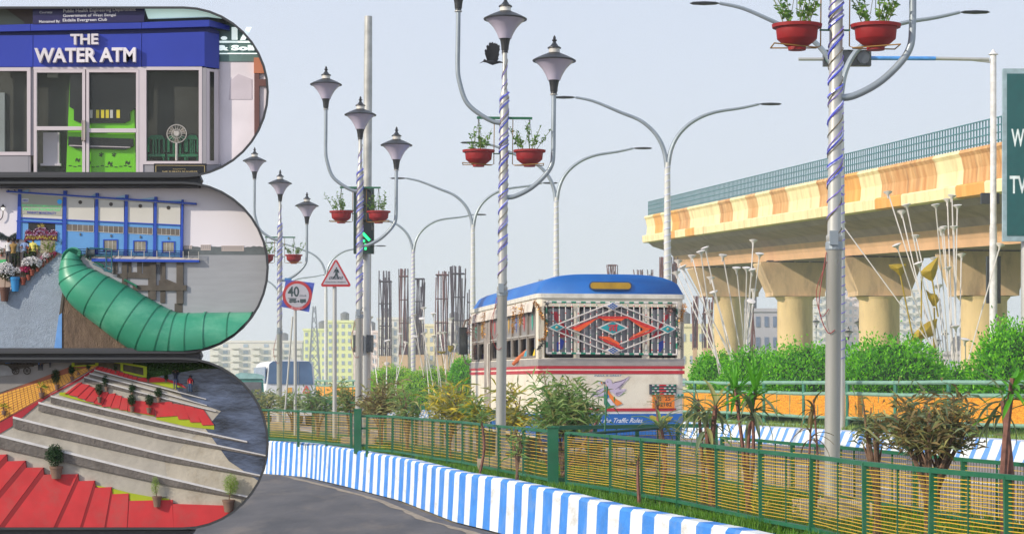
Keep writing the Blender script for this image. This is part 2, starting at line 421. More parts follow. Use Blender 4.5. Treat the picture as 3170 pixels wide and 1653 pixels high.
# the leaning end frame of the near fence
fence('green mesh fence running behind the bush and lamp pedestal, between the two end posts', [(-2.33, 30.1), (-1.87, 29.4), (-1.5, 28.2), (-1.14, 26.9), (-.9, 26.2), (-.67, 25.5), (-.42, 24.4), (-.157, 23.3), (.14, 22.2), (.42, 21.05)], rows=12)
fence('far end of the green mesh fence, beyond its square post beside the exhibit board', [(-2.75, 31.95), (-3.3, 33.2), (-3.95, 34.6), (-4.67, 35.9), (-5.6, 36.9), (-6.7, 38.1), (-8.0, 39.6), (-9.5, 41.3)], rows=11)
e = thing('fence_post', (.46, 20.95, ZM), 'square green corner post where the near fence panels meet', 'post')
b = MB(); b.box((-.06, -.06, -.02), (.06, .06, .66)); b.box((-.07, -.07, .66), (.07, .07, .675)); b.build('shaft', green, e)
e = thing('fence_post', (-2.55, 30.9, ZM), 'thick green gate post with short rungs, in the gap of the fence', 'post')
b = MB(); b.box((-.06, -.06, -.02), (.06, .06, .72)); b.build('shaft', green, e)
for z in (.10, .38, .58):
    b = MB(); b.box((.06, -.03, z), (.34, .03, z + .035)); b.build('rung', green, e)
fence('green cross fence with long top rails behind the bus bushes', [(.46, 20.98), (.95, 21.3), (1.45, 21.7), (1.95, 21.95), (2.4, 22.0)], h=.66, rows=10, thick=.045)
fence('rear green mesh fence on the road side of the median, bowed top rail', [(2.35, 20.9), (2.65, 20.0), (2.85, 19.0), (3.15, 18.0), (3.3, 17.2), (3.5, 16.2), (3.68, 15.2), (3.95, 14.2), (4.3, 13.2), (4.7, 12.2), (5.3, 11)], h=.55, rows=11)
fence('rear green fence rails half hidden behind the left bushes', [(.0, 26.0), (-.6, 27.6), (-1.1, 29.4), (-1.6, 31.4), (-2.3, 34.0), (-3.2, 37), (-4.3, 40.5)], h=.74, rows=6, thick=.06)
# leaning timber bar from the fence end
e = thing('fallen_rail', (.62, 20.2, ZM + .60), 'dark green rail lying slanted from the fence end towards the bus', 'rail')
b = MB(); b.tube([(0, 0, 0), (.5, .2, .035), (1.05, .5, .07)], .016); b.build('rod', m('dark_green', (22, 62, 50)), e)
# ---------------------------------------------------------------- lamp posts
def lamp_head():
    """the profile of a lantern: socket, glass bell, roof, neck, cap and finial; z measured from the socket's foot"""
    q = .0019
    return dict(
        socket=[(.043, 0), (.04, .03), (.048, .035), (.052, .09), (.062, .15), (.07, .178), (.066, .185)],
        glass=[(.082, .182), (.10, .23), (.125, .28), (.16, .335), (.205, .385), (.25, .425), (.262, .438)],
        roof=[(.285, .432), (.288, .445), (.235, .475), (.16, .51), (.10, .535), (.078, .545)],
        neck=[(.074, .545), (.072, .605)],
        cap=[(.09, .603), (.088, .615), (.055, .635), (.032, .665), (.018, .69), (.03, .70), (.034, .715), (.014, .725), (.022, .735), (.018, .75), (.004, .775)])
HM = dict(socket=socket, glass=lampglass, roof=lamproof, neck=necklight, cap=lamproof)
def head_parts(e, c_, n=24, s=1):
    hp = lamp_head()
    g_ = None
    for nm in ('socket', 'glass', 'roof', 'neck', 'cap'):
        pf = [(r_ * s, z * s) for r_, z in hp[nm]]
        b_ = MB(); b_.lathe(pf, c_, n)
        nm2 = {'socket': 'lamp_socket', 'glass': 'lamp_glass', 'roof': 'lamp_roof', 'neck': 'lamp_neck', 'cap': 'finial'}[nm]
        o = b_.build(nm2, HM[nm], e, smooth=True)
# local z = world z - .60; pole foot at pedestal
def arm_pts(dx, z_joint, z_vert, z_top):
    s = 1 if dx > 0 else -1; a = abs(dx)
    return spline([(0, 0, z_joint), (s * a * .22, 0, z_joint + .01), (s * a * .55, 0, z_joint + .12), (s * a * .82, 0, z_joint + .28), (s * a * .97, 0, z_vert - .03), (s * a, 0, z_vert + .15), (s * a, 0, (z_vert + z_top) / 2), (s * a, 0, z_top)], 5)
def make_lamp(pots=True, ropes=True):
    e = thing('street_lamp', (0, 0, 0), '', 'street lamp')
    b = MB(); b.prism([(-.30, -.26, -.05), (.30, -.26, -.05), (.30, .26, -.05), (-.30, .26, -.05)], (0, 0, .22)); b.lathe([(.13, .17), (.10, .19), (.075, .195)], n=16); b.build('pedestal', conc, e)
    b = MB(); b.lathe([(.067, .16), (.066, 2.38), (.07, 2.385), (.07, 2.42), (.058, 2.43), (.056, 4.93), (.052, 4.97), (.032, 5.02), (.031, 5.56)], n=20); b.build('pole', steel, e, smooth=True)
    head_parts(e, (0, 0, 5.50))
    b = MB(); b.tube(arm_pts(-.62, 4.58, 5.17, 6.06), .031, 12); b.build('arm', steel_b, e, smooth=True); head_parts(e, (-.62, 0, 6.04))
    b = MB(); b.tube(arm_pts(.65, 3.60, 4.06, 4.99), .031, 12); b.build('arm', steel_b, e, smooth=True); head_parts(e, (.65, 0, 4.96))
    for dx in (-.62, .65):
        b = MB(); b.lathe([(.034, 0), (.05, .0), (.05, .012), (.034, .012)], (dx, 0, 6.03 if dx < 0 else 4.95), 10); b.build('collar', steel, e)
    # basket frame
    b = MB(); b.bar((-.36, 0, 4.64), (.37, 0, 4.64), .03, .03); b.build('basket_bar', green, e)
    b = MB(); b.bar((-.14, 0, 4.17), (.12, 0, 4.17), .012, .014); b.build('basket_bar', green, e)
    for s in (-1, 1):
        b = MB(); x = .115 if s > 0 else -.13
        b.tube([(x, 0, 4.64), (x, 0, 4.035), (x + s * .03, -.02, 4.02), (x + s * .41, -.12, 4.035)], .006, 5); b.tube([(x + s * .03, .02, 4.02), (x + s * .41, .12, 4.035)], .006, 5); b.tube([(x + s * .41, -.12, 4.035), (x + s * .41, .12, 4.035)], .006, 5)
        b.build('basket_cradle', m('cradle_brown', (150, 110, 40), rough=.6), e)
        b = MB()
        for dy in (-.05, .05, 0): b.tube([(s * .335, 0, 4.62), (s * .335 + dy, dy * .6, 4.3)], .003, 4)
        b.tube([(s * .335 - .012, 0, 4.6), (s * .335, 0, 4.63), (s * .335 + .012, 0, 4.6)], .004, 5); b.build('basket_chain', m('chain', (110, 110, 105)), e)
    if ropes:
        for ph, mt, r_, z0, z1, turns in ((0, rope_b, .0085, 2.75, 5.0, 12), (.35, rope_w, .006, 2.75, 5.05, 12), (1.4, rope_p, .0045, 2.5, 5.4, 14), (3.4, m('old_cable', (110, 98, 70)), .004, 2.4, 5.5, 13)):
            pts = []; N = turns * 12
            for i in range(N + 1):
                t = i / N; z = z0 + (z1 - z0) * t + .05 * math.sin(t * 23 + ph) ; rr = (.064 if z < 4.95 else .0385)
                a = t * turns * 6.283 + ph + .5 * math.sin(t * 9); pts.append((math.cos(a) * rr, math.sin(a) * rr, z + .028 * math.cos(a)))
            b = MB(); b.tube(pts, r_, 4); b.build('rope_light', mt, e)
    # junction clamp and red cable low on the pole
    b = MB(); b.box((-.05, -.09, 2.34), (.02, -.05, 2.46)); b.lathe([(.072, 2.30), (.074, 2.31), (.074, 2.36), (.072, 2.37)], n=16); b.build('clamp', steel_b, e)
    b = MB(); b.tube(spline([(-.07, -.03, 2.28), (-.12, -.05, 1.98), (-.13, -.06, 1.78), (-.06, -.07, 1.60), (.0, -.075, 1.62)], 5), .004, 4); b.tube(spline([(-.065, -.03, 2.2), (-.15, -.02, 1.95), (-.11, -.04, 1.74), (-.05, -.06, 1.8)], 5), .003, 4); b.build('loose_cable', m('red_cable', (150, 50, 50)), e)
    return e
lamp = make_lamp(); index_kids(lamp)
def bloom_pot(e_or_none, loc, label, seed, s=1.0, wild=1.0, group='red flower pots hanging on the lamp posts'):
    rr = random.Random(seed)
    e = thing('hanging_pot', loc, label, 'flower pot', group)
    b = MB(); b.lathe([(.075, -.19), (.078, -.16), (.095, -.155), (.13, -.13), (.165, -.10), (.17, -.095), (.178, -.02), (.182, 0), (.21, .0), (.215, .028), (.195, .03), (.17, .01)], n=28, sy=.8)
    b.build('pot', m('red_pot', (150, 22, 26), rough=.55, var=.2, scale=6), e, smooth=True)
    b = MB(); b.lathe([(.178, .012), (.1, .028), (.02, .03)], n=20, sy=.8); b.build('soil', m('soil', (70, 52, 38), rough=1), e)
    st = MB(); lf = MB()
    for i in range(int(11 * wild)):
        a = rr.uniform(0, 6.28); r0 = rr.uniform(.02, .14); p = Vector((math.cos(a) * r0, math.sin(a) * r0 * .8, .02))
        d = Vector((math.cos(a) * .5 + rr.uniform(-.3, .3), math.sin(a) * .5, rr.uniform(.8, 1.4))).normalized(); L_ = rr.uniform(.12, .36) * s
        pts = [p, p + d * L_ * .5, p + d * L_ + Vector((0, 0, -.02))]; st.tube(pts, .004, 4)
        for j in range(16):
            t = rr.uniform(.2, 1); q = p + d * L_ * t; dd = Vector((rr.uniform(-1, 1), rr.uniform(-1, 1), rr.uniform(-.2, .9)))
            lf.leaf(q, dd, rr.uniform(.035, .07), rr.uniform(.02, .035), 0, .15)
    st.build('stem', m('green_stem', (110, 120, 60)), e)
    lf.build('foliage', leafmat('pot_leaves', (70, 118, 34), (120, 160, 60)), e)
    return e
LP = [(2.72, 15.9, .010), (-.155, 24.6, .0125), (-2.75, 33.5, .006), (-5.63, 45.2, .004)]
LL = ['silver lamp post with spiral rope lights, nearest on the right, lanterns out of frame', 'tall silver triple lantern post with two red pots, in front of the bus',
      'triple lantern post with two red pots, in front of the big traffic signal', 'faded triple lantern post beside the round speed limit sign']
for i, (x, y, ln) in enumerate(LP):
    o = lamp if i == 0 else copy_tree(lamp)
    o.location = (x, y, ZM); o.rotation_euler = (0, ln * .9, 0); o['label'] = LL[i]; o['group'] = 'triple lantern posts along the median'
    for s in (-1, 1):
        px = x + s * .335 + .04 * ln / .01; nm = ['near right', 'centre'][0]
        lab = ('left' if s < 0 else 'right') + ' red pot ' + ['of leafy herbs hung on the nearest lamp post', 'hung on the post in front of the bus', 'hung on the post before the traffic signal', 'hung on the faded post behind the speed sign'][i]
        bloom_pot(None, (px, y - .0, ZM + 4.19), lab, 10 * i + s, 1.05, 1.3 if i == 0 else 1.0)
# more of the same lamps beyond the flyover
for j, (x, D, dz, rz, lab) in enumerate([(2660, 106, -1.5, math.pi, 'small distant triple lantern between the third pier and the near lamp'), (2500, 128, -1.3, math.pi, 'tiny distant triple lantern just beside the second pier'),
                                       (3040, 100, -1.2, math.pi, 'small distant triple lantern beside the fourth pier, behind the tall bush'), (2245, 150, -1.5, math.pi, 'tiny distant triple lantern before the first pier'), (2905, 150, -1.6, math.pi, 'faint distant lantern behind the golden metal flowers')]):
    o = copy_tree(lamp); o.location = (*P(x, 0, D)[:2], .6 + dz); o.rotation_euler = (0, 0, rz + .2); o['label'] = lab; o['group'] = 'distant triple lanterns beyond the flyover'
# ---------------------------------------------------------------- gooseneck street lights
gw = m('white_pole', (206, 206, 200), rough=.5, var=.1, scale=2, stretch=(1, 1, .3))
def gooseneck(x, D, zf, L1, L2, label, violet=False, rot=0, sp=1.5):
    """two long arms that fan out of a forked pole; zf is the height of the fork"""
    e = thing('gooseneck_light', (*P(x, 0, D)[:2], ZF), label, 'street light', 'double gooseneck street lights', rz=rot)
    z = zf - ZF
    b = MB(); b.lathe([(.12, -.3), (.115, z * .5), (.085, z)], n=12); b.build('pole', gw, e, smooth=True)
    for s, L_, dz in ((-1, L1, 1.95), (1, L2, 1.75)):
        pts = spline([(0, 0, z - .3), (s * .10, 0, z + .35), (s * .35, 0, z + .85), (s * .8, 0, z + 1.25), (s * 1.4, 0, z + 1.5), (s * L_ * .8, 0, z + dz - .12), (s * L_, 0, z + dz)], 5)
        b = MB(); b.tube(pts, [.075 - .04 * i / len(pts) for i in range(len(pts))], 8); b.build('arm', steel_b, e, smooth=True)
        q = pts[-1]; b = MB(); b.lathe([(.02, 0), (.09, .1), (.12, .35), (.09, .6), (.01, .68)], n=10, sy=.35)
        b.v = [(q.x + s * v[2], q.y + v[0], q.z + v[1] * 1.0) for v in b.v]
        if s < 0: b.f = [f[::-1] for f in b.f]
        b.build('luminaire', lamproof, e, smooth=True)
    mt = rope_p if violet else gw
    pts = []; N = 30 * 10
    for i in range(N + 1):
        a = i / N * 30 * 6.283; zz = 1.5 + (z - 1.6) * i / N; rr = .118 - .03 * max(0, (zz / z - .5) * 2); pts.append((math.cos(a) * rr, math.sin(a) * rr, zz))
    b = MB(); b.tube(pts, .013, 4); b.build('rope_light', mt if violet else rope_w, e)
    return e
gooseneck(2600, 42, 8.3, 2.7, 2.7, 'gooseneck street light wound with violet rope, half hidden behind the nearest lamp', True, sp=1)
gooseneck(2066, 56, 8.3, 2.75, 2.75, 'largest white gooseneck street light, rising behind the bus roof')
gooseneck(1722, 66.7, 8.3, 2.75, 2.75, 'gooseneck street light rising behind the middle of the bus roof')
gooseneck(1464, 78.5, 8.3, 2.8, 2.9, 'gooseneck street light just left of the bus front')
gooseneck(1279, 93.5, 8.3, 2.9, 3.0, 'gooseneck street light wound with violet rope among the rebar columns', True)
gooseneck(1009, 114, 8.2, 3.0, 3.0, 'faint gooseneck street light behind the triangular sign')
gooseneck(868, 135, 7.6, 3.0, 3.0, 'farthest gooseneck street light, beside the exhibit board')
# ---------------------------------------------------------------- signals and masts
dark = m('signal_black', (44, 48, 50), rough=.5, var=.15)
dgreen = m('signal_green_black', (28, 52, 48), rough=.5)
x0 = P(1130, 0, 36.5)
e = thing('traffic_signal', (x0.x, 36.5, ZM), 'tall black traffic signal with a green arrow lit, behind the second lamp post', 'traffic signal')
k = 36.5 / FPX
def zz(y, D): return CH - (y - HY) / FPX * D - ZM
b = MB(); b.lathe([(.10, 0), (.10, 3.9), (.075, 3.95), (.075, zz(590, 36.5))], n=16); b.build('pole', steel, e, smooth=True)
b = MB(); b.box((-.20, -.30, zz(788, 36.5)), (.19, -.13, zz(585, 36.5))); b.build('backboard', dgreen, e)
for i, yc in enumerate((615, 665, 712, 757)):
    zc = zz(yc, 36.5)
    on = i == 3
    b = MB(); n = 16
    b.add([(.03 + .125 * math.cos(6.283 * j / n), -.315, zc + .125 * math.sin(6.283 * j / n)) for j in range(n)], [tuple(range(n))[::-1]])
    ln = b.build('lens', m('lens_dark', (60, 66, 72), rough=.2), e)
    b = MB(); vs = []
    for j in range(n // 2 + 5):
        a = -.35 + (math.pi + .7) * j / (n // 2 + 4); 
        for yy, rr in ((-.30, .15), (-.52, .135 + .02 * math.sin(a))): vs.append((.03 + rr * math.cos(a), yy, zc + rr * math.sin(a)))
    N = n // 2 + 5
    b.add(vs, [(2 * j, 2 * j + 1, 2 * j + 3, 2 * j + 2) for j in range(N - 1)]); b.add(vs, [(2 * j + 2, 2 * j + 3, 2 * j + 1, 2 * j) for j in range(N - 1)]); b.build('visor', dark, e)
b = MB(); zc = zz(760, 36.5)
led = m('green_led', (30, 230, 120), emit=2.2)
for (xa, za, xb, zb, wd) in ((.0, .20, .13, .06, .05), (-.10, .05, .04, .05, .04), (.03, -.06, .07, -.06, .12)):
    a_ = Vector((xa, -.53, zc + za)); b_ = Vector((xb, -.53, zc + zb)); b.bar(a_, b_, .01, wd)
b.build('lit_arrow', led, e)
b = MB(); b.box((-.22, -.16, zz(1090, 36.5)), (-.04, .10, zz(1037, 36.5))); b.box((.04, -.16, zz(1090, 36.5)), (.16, .10, zz(1037, 36.5))); b.build('control_box', m('box_grey', (70, 74, 78)), e)
e = thing('mast', (P(1133, 0, 37.3).x, 37.3, ZM), 'plain tall grey mast rising above the second lantern post', 'pole')
b = MB(); b.lathe([(.085, 0), (.085, zz(300, 37.3)), (.078, zz(52, 37.3))], n=16); b.v = [(x + (z / 8) * .045, y, z) for x, y, z in b.v]; b.build('shaft', m('mast_grey', (176, 176, 172), rough=.5, metal=.2), e, smooth=True)
# horizontal signal on a cantilever mast
D = 56; b0 = P(3075, 0, D)
e = thing('signal_mast', (b0.x, D, ZF), 'white mast with a long blue and silver arm carrying a horizontal three-light signal', 'signal mast')
def zf(y): return CH - (y - HY) / FPX * D - ZF
def xf(x): return (x - 3075) / FPX * D
b = MB(); b.lathe([(.12, -.2), (.11, zf(700)), (.095, zf(700)), (.09, zf(170))], n=16); b.lathe([(.15, zf(170)), (.10, zf(165)), (.02, zf(154))], n=16)
b.build('pole', m('mast_white', (216, 214, 214), rough=.5), e, smooth=True)
b = MB(); b.tube([(xf(3062), 0, zf(185)), (xf(2896), 0, zf(182))], .055, 10); b.tube([(xf(2548), 0, zf(184)), (xf(2472), 0, zf(184))], .05, 10); b.tube([(xf(3065), 0, zf(193)), (xf(3002), 0, zf(186))], .03, 8); b.build('arm', steel, e, smooth=True)
b = MB(); b.tube([(xf(2896), 0, zf(182)), (xf(2690), 0, zf(181))], .062, 10); b.build('arm_sleeve', m('arm_blue', (64, 142, 214), rough=.5), e, smooth=True)
b = MB(); b.box((xf(2548), -.12, zf(206)), (xf(2695), .1, zf(157))); b.build('signal_box', dark, e)
for i, xx in enumerate((2572, 2622, 2671)):
    b = MB(); n = 18; cx_ = xf(xx); cz_ = zf(181)
    b.add([(cx_ + .19 * math.cos(6.283 * j / n), -.13, cz_ + .19 * math.sin(6.283 * j / n)) for j in range(n)], [tuple(range(n))[::-1]])
    b.build('lens', m('lens_green', (20, 190, 130), emit=.8) if i == 0 else m('lens_grey', (72, 78, 86), rough=.3), e)
    b = MB(); vs = []
    for j in range(n + 1):
        a = 6.283 * j / n
        for yy, rr in ((-.12, .205), (-.22, .21)): vs.append((cx_ + rr * math.cos(a), yy, cz_ + rr * math.sin(a)))
    b.add(vs, [(2 * j, 2 * j + 1, 2 * j + 3, 2 * j + 2) for j in range(n)]); b.build('visor', dgreen, e)
for (xa, ya, xb, yb, nm) in ((3062, 792, 3102, 938, 'panel'), (3045, 596, 3098, 630, 'panel')):
    b = MB(); b.box((xf(xa) - .03, .14, zf(yb)), (xf(xb), .26, zf(ya))); b.build('signal_back', dark, e)
# ---------------------------------------------------------------- green board at the right edge
D = 40; b0 = P(3290, 0, D)
e = thing('direction_board', (b0.x, D, ZF), 'large green board with white capitals, cut by the right edge of the frame', 'sign board')
def X(x): return (x - 3290) / FPX * D
def Z(y): return CH - (y - HY) / FPX * D - ZF
b = MB(); b.box((X(3105), 0, Z(747)), (X(3475), .09, Z(213))); b.build('frame', m('board_rim', (150, 172, 180), rough=.5), e)
b = MB(); b.box((X(3117), -.012, Z(730)), (X(3463), -.001, Z(229))); b.build('panel', m('board_green', (8, 84, 84), rough=.45, var=.08), e)
b = MB(); text_on(b, 'W', (X(3130), -.016, Z(455)), (.28, 0, 0), (0, 0, .38), bold=.02); text_on(b, 'TW', (X(3125), -.016, Z(600)), (.5, 0, 0), (0, 0, .38), bold=.02)
b.build('lettering', m('board_white', (226, 236, 236)), e)
for x in (3180, 3400):
    b = MB(); b.lathe([(.09, -.1), (.085, Z(250))], (X(x), .18, 0), 12); b.build('post', steel, e, smooth=True)
# ---------------------------------------------------------------- road signs
D = 40
e = thing('speed_sign', (P(914, 0, D).x, D, ZM), 'round red-rimmed 40 speed limit sign with a blue square behind it', 'road sign')
def X(x): return (x - 914) / FPX * D
def Z(y): return CH - (y - HY) / FPX * D - ZM
red = m('sign_red', (176, 44, 50), rough=.5, var=.08); signw = m('sign_white', (176, 174, 184), rough=.5, var=.05); ink = m('sign_ink', (48, 66, 70), rough=.6, var=.05)
b = MB(); b.lathe([(.034, 0), (.033, Z(930))], n=12); b.build('post', steel, e, smooth=True)
b = MB(); b.tube([(X(877), .05, 0.1), (X(905), .03, Z(980))], .02, 8); b.build('brace', steel, e)
def disc(b, cx_, cz_, r_, y0, y1, k=0, n=40): b.prism([(cx_ + r_ * math.cos(6.283 * j / n), y0, cz_ + r_ * math.sin(6.283 * j / n)) for j in range(n)], (0, y1 - y0, 0), k)
cx_, cz_ = X(921), Z(915); r_ = 45.5 / FPX * D
b = MB(); disc(b, cx_, cz_, r_, -.06, -.035); b.build('red_rim', red, e)
b = MB(); disc(b, cx_, cz_, r_ * .80, -.066, -.061); b.build('sign_face', signw, e)
b = MB(); b.prism([(X(885), -.03, Z(866)), (X(974), -.03, Z(876)), (X(957), -.03, Z(966)), (X(872), -.03, Z(950))], (0, .012, 0)); b.build('back_plate', m('sign_blue', (66, 84, 178), rough=.5), e)
b = MB(); b.prism([(X(882), -.02, Z(860)), (X(904), -.02, Z(862)), (X(900), -.02, Z(870)), (X(880), -.02, Z(872))], (0, .03, 0)); b.build('top_bracket', m('bracket_blue', (60, 120, 170)), e)
b = MB(); kx = D / FPX
text_on(b, '40', (X(892), -.070, Z(919)), (35 * kx, 0, 0), (0, 0, 32 * kx), bold=.02); text_on(b, 'KM.HR', (X(929), -.070, Z(919)), (21 * kx, 0, 0), (0, 0, 6 * kx))
# small lorry pictogram below the figure
for (xa, ya, xb, yb) in ((893, 923, 919, 925), (897, 926, 917, 931), (896, 932, 920, 936), (930, 926, 948, 937), (922, 930, 927, 936), (899, 936, 903, 938), (912, 936, 916, 938), (934, 937, 938, 939)):
    b.box((X(xa), -.070, Z(yb)), (X(xb), -.067, Z(ya)))
b.build('lettering', ink, e)
b = MB()
for j, ch in enumerate('BONPC'):
    a = R(-112 + 11 * j); rr = r_ * .9; u = Vector((-math.sin(a), 0, math.cos(a))) ; rad = Vector((math.cos(a), 0, math.sin(a))); p = Vector((cx_, -.066, cz_)) + rad * (rr + .026) - u * .02
    text_on(b, ch, p, u * .042, -rad * .05, nrm=(0, -1, 0))
b.build('rim_lettering', m('rim_letters', (220, 170, 175)), e)
D = 36
e = thing('pedestrian_sign', (P(1036, 0, D).x, D, ZM), 'triangular red-rimmed pedestrian crossing sign on its own steel post', 'road sign')
def X(x): return (x - 1036) / FPX * D
b = MB(); b.lathe([(.042, 0), (.04, Z(850))], n=14); b.build('post', steel, e, smooth=True)
def rtri(pts, r_, y, n=6):
    out_ = []
    for i in range(3):
        p = Vector(pts[i]); a = (Vector(pts[i - 1]) - p).normalized(); c_ = (Vector(pts[(i + 1) % 3]) - p).normalized()
        bis = (a + c_).normalized(); half = a.angle(c_) / 2; cen = p + bis * r_ / math.sin(half)
        s0 = cen + (p + a * r_ / math.tan(half) - cen); s1 = p + c_ * r_ / math.tan(half)
        for j in range(n + 1): 
            v = ((s0 - cen).lerp(s1 - cen, j / n)).normalized() * r_; out_.append((cen.x + v.x, y, cen.y + v.y))
    return out_
tp = [(X(1041), Z(799)), (X(1090), Z(888)), (X(991), Z(888))]
b = MB(); b.prism(rtri(tp, .035, -.07), (0, .02, 0)); b.build('red_rim', red, e)
ti = [(X(1041), Z(810.5)), (X(1080), Z(881)), (X(1001), Z(881))]
b = MB(); b.prism(rtri(ti, .008, -.076), (0, .005, 0)); b.build('sign_face', signw, e)
kx = D / FPX; b = MB()
def zc8(u, v): return (X(840 + u * .149), -.081, Z(780 + v * .149))
for pl in ([(1345, 330), (1358, 322), (1370, 330), (1372, 345), (1360, 356), (1346, 348)], [(1335, 360), (1385, 360), (1395, 400), (1380, 450), (1385, 480), (1330, 480), (1338, 430), (1330, 390)],
           [(1335, 362), (1325, 372), (1298, 440), (1308, 442), (1340, 390)], [(1385, 362), (1400, 385), (1418, 440), (1406, 444), (1378, 400)],
           [(1330, 478), (1356, 482), (1325, 540), (1300, 560), (1288, 552)], [(1352, 480), (1385, 476), (1400, 530), (1415, 562), (1398, 566), (1370, 520)]):
    b.prism([zc8(*p) for p in pl[::-1]], (0, .003, 0))
for i in range(9):
    u = 1205 + i * 32; b.prism([zc8(u, 575), zc8(u + 12, 575), zc8(u + 30, 515), zc8(u + 18, 515)][::-1], (0, .003, 0))
text_on(b, 'PEDESTRIAN CROSSING', Vector(zc8(1125, 645)), (430 * .149 * kx, 0, 0), (0, 0, 30 * .149 * kx)); b.build('lettering', ink, e)
# ---------------------------------------------------------------- crow
D = 24.3
e = thing('crow', P(1518, 187, D), 'black crow flying with raised wings beside the tall lantern post', 'crow')
k = D / FPX; bm_ = m('crow_black', (30, 32, 38), rough=.5, var=.3, scale=20)
def cz3(u, v, d=0): return ((1360 + u * .4467 - 1518) * k, d, -(v * .4467 - 187) * k)
b = MB(); b.tube([cz3(318, 430), cz3(330, 426), cz3(350, 430), cz3(372, 436), cz3(395, 435), cz3(420, 432), cz3(440, 436)], [.012, .022, .03, .034, .02, .014, .006], 8); b.build('body', bm_, e, smooth=True)
b = MB(); b.tube([cz3(322, 424), cz3(312, 424), cz3(306, 426)], [.02, .022, .012], 8); b.tube([cz3(308, 428), cz3(280, 440)], [.009, .002], 5); b.build('head', bm_, e, smooth=True)
b = MB()
for dy in (-.02, .03):
    tips = [(322, 360), (335, 330), (352, 312), (368, 310), (385, 315), (398, 320), (412, 330), (408, 365), (404, 395)]
    for i, (u, v) in enumerate(tips):
        q0 = Vector(cz3(345 + i * 5, 428, dy)); q1 = Vector(cz3(u, v, dy * 4)); d = q1 - q0; sdv = d.cross(Vector((0, 1, 0))).normalized() * .024
        b.add([q0 - sdv * .8, q0 + sdv * .8, q1 + sdv * .7, q1 + d.normalized() * .02, q1 - sdv * .7], [(0, 1, 2, 3, 4)])
        b.add([p + Vector((0, .004, 0)) for p in (q0 - sdv * .8, q0 + sdv * .8, q1 + sdv * .7, q1 + d.normalized() * .02, q1 - sdv * .7)], [(4, 3, 2, 1, 0)])
b.build('wing', bm_, e)
# ---------------------------------------------------------------- flyover
cream = m('parapet_cream', (238, 222, 172), rough=.85, var=.07, scale=1.2, dirt=(190, 132, 66), dscale=1.3, stretch=(1.6, 1.6, .22), bump=.2)
stain = m('parapet_stained', (222, 180, 124), rough=.88, rgb2=(190, 130, 70), scale=1.6, dirt=(126, 82, 50), dscale=1.1, stretch=(1.8, 1.8, .2), bump=.2)
stain2 = m('parapet_ochre', (228, 176, 96), rough=.88, rgb2=(216, 150, 66), scale=1.6, dirt=(190, 120, 60), dscale=1.4, stretch=(1.8, 1.8, .2), bump=.2)
girder = m('girder_concrete', (160, 140, 138), rough=.9, var=.14, scale=1.2, dirt=(100, 88, 84), dscale=.8, stretch=(1, 1, .2))
girder2 = m('girder_rim', (214, 170, 130), rough=.9, var=.1, scale=1.2)
pier_m = m('pier_concrete', (226, 198, 150), rough=.88, var=.1, scale=1.3, dirt=(168, 138, 104), dscale=.9, bump=.2, stretch=(1.5, 1.5, .3))
zt = lambda D: 8.3 + .0435 * (D - 70)
EX = lambda D: 14.7 - .14 * (D - 75)            # plan line of the left edge
dirv = Vector((-.14, 1, 0)).normalized(); rt = Vector((dirv.y, -dirv.x, 0))
def sec(D, u, z): q = Vector((EX(D), D, zt(D) + CH + z)); return q + rt * u
e = thing('flyover', (EX(75), 75, 0), 'unfinished concrete flyover with stained cream parapet curving up on the right', 'flyover')
org = Vector((EX(75), 75, 0))
D0, D1 = 46, 119.5
prof = [(.25, -1.72), (.55, -1.95), (1.5, -2.25), (1.85, -2.55), (2.05, -3.0), (2.1, -3.3), (6.9, -3.3), (6.95, -3.0), (7.15, -2.55), (7.5, -2.25), (8.6, -1.95), (8.9, -1.72), (8.9, -1.1), (.25, -1.1)]
b = MB(); Ds = [D0 + (D1 - D0) * i / 24 for i in range(25)]
n = len(prof)
vs = [sec(d, u, z) for d in Ds for u, z in prof]
fs = []; ks = []
for i in range(24):
    for j in range(n):
        fs.append((i * n + j, (i + 1) * n + j, (i + 1) * n + (j + 1) % n, i * n + (j + 1) % n)); ks.append(1 if j in (3, 4) else 0)
b.v = [tuple(v) for v in vs]; b.f = fs; b.mi = ks
b.add([vs[24 * n + j] for j in range(n)], [tuple(range(n))])
o = b.build('girder', [girder, girder2], e); o.data.transform(Matrix.Translation(-org))
# parapet panels: one object each
rr = random.Random(4); d = D0; i = 0
while d < D1 - .2:
    L_ = rr.choice([1.9, 2.2, 2.6, 3.0]); d2 = min(d + L_, D1 + .15); mt = rr.choices([cream, stain, stain2], [4, 5, 3] if d > 85 else [2, 8, 2])[0]
    b = MB(); g_ = .015; p = [(.06, 0), (.0, -.12), (.10, -.25), (.20, -.7), (.16, -1.2), (.28, -1.24), (.42, -1.2), (.42, 0)]
    A = [sec(d + g_, u, z) for u, z in p]; B_ = [sec(d2 - g_, u, z) for u, z in p]; N = len(p)
    b.add(A + B_, [(j, N + j, N + (j + 1) % N, (j + 1) % N) for j in range(N)] + [tuple(range(N))[::-1][::-1], tuple(range(N, 2 * N))[::-1]])
    o = b.build('parapet_panel', mt, e); o.data.transform(Matrix.Translation(-org))
    b = MB(); p = [(-.06, -1.24), (-.12, -1.3), (-.10, -1.68), (.0, -1.72), (.5, -1.72), (.5, -1.24)]
    A = [sec(d + g_, u, z) for u, z in p]; B_ = [sec(d2 - g_, u, z) for u, z in p]; N = len(p)
    b.add(A + B_, [(j, N + j, N + (j + 1) % N, (j + 1) % N) for j in range(N)] + [tuple(range(N)), tuple(range(N, 2 * N))[::-1]])
    o = b.build('ledge_panel', cream if rr.random() < .85 else stain2, e); o.data.transform(Matrix.Translation(-org))
    d = d2
b = MB()
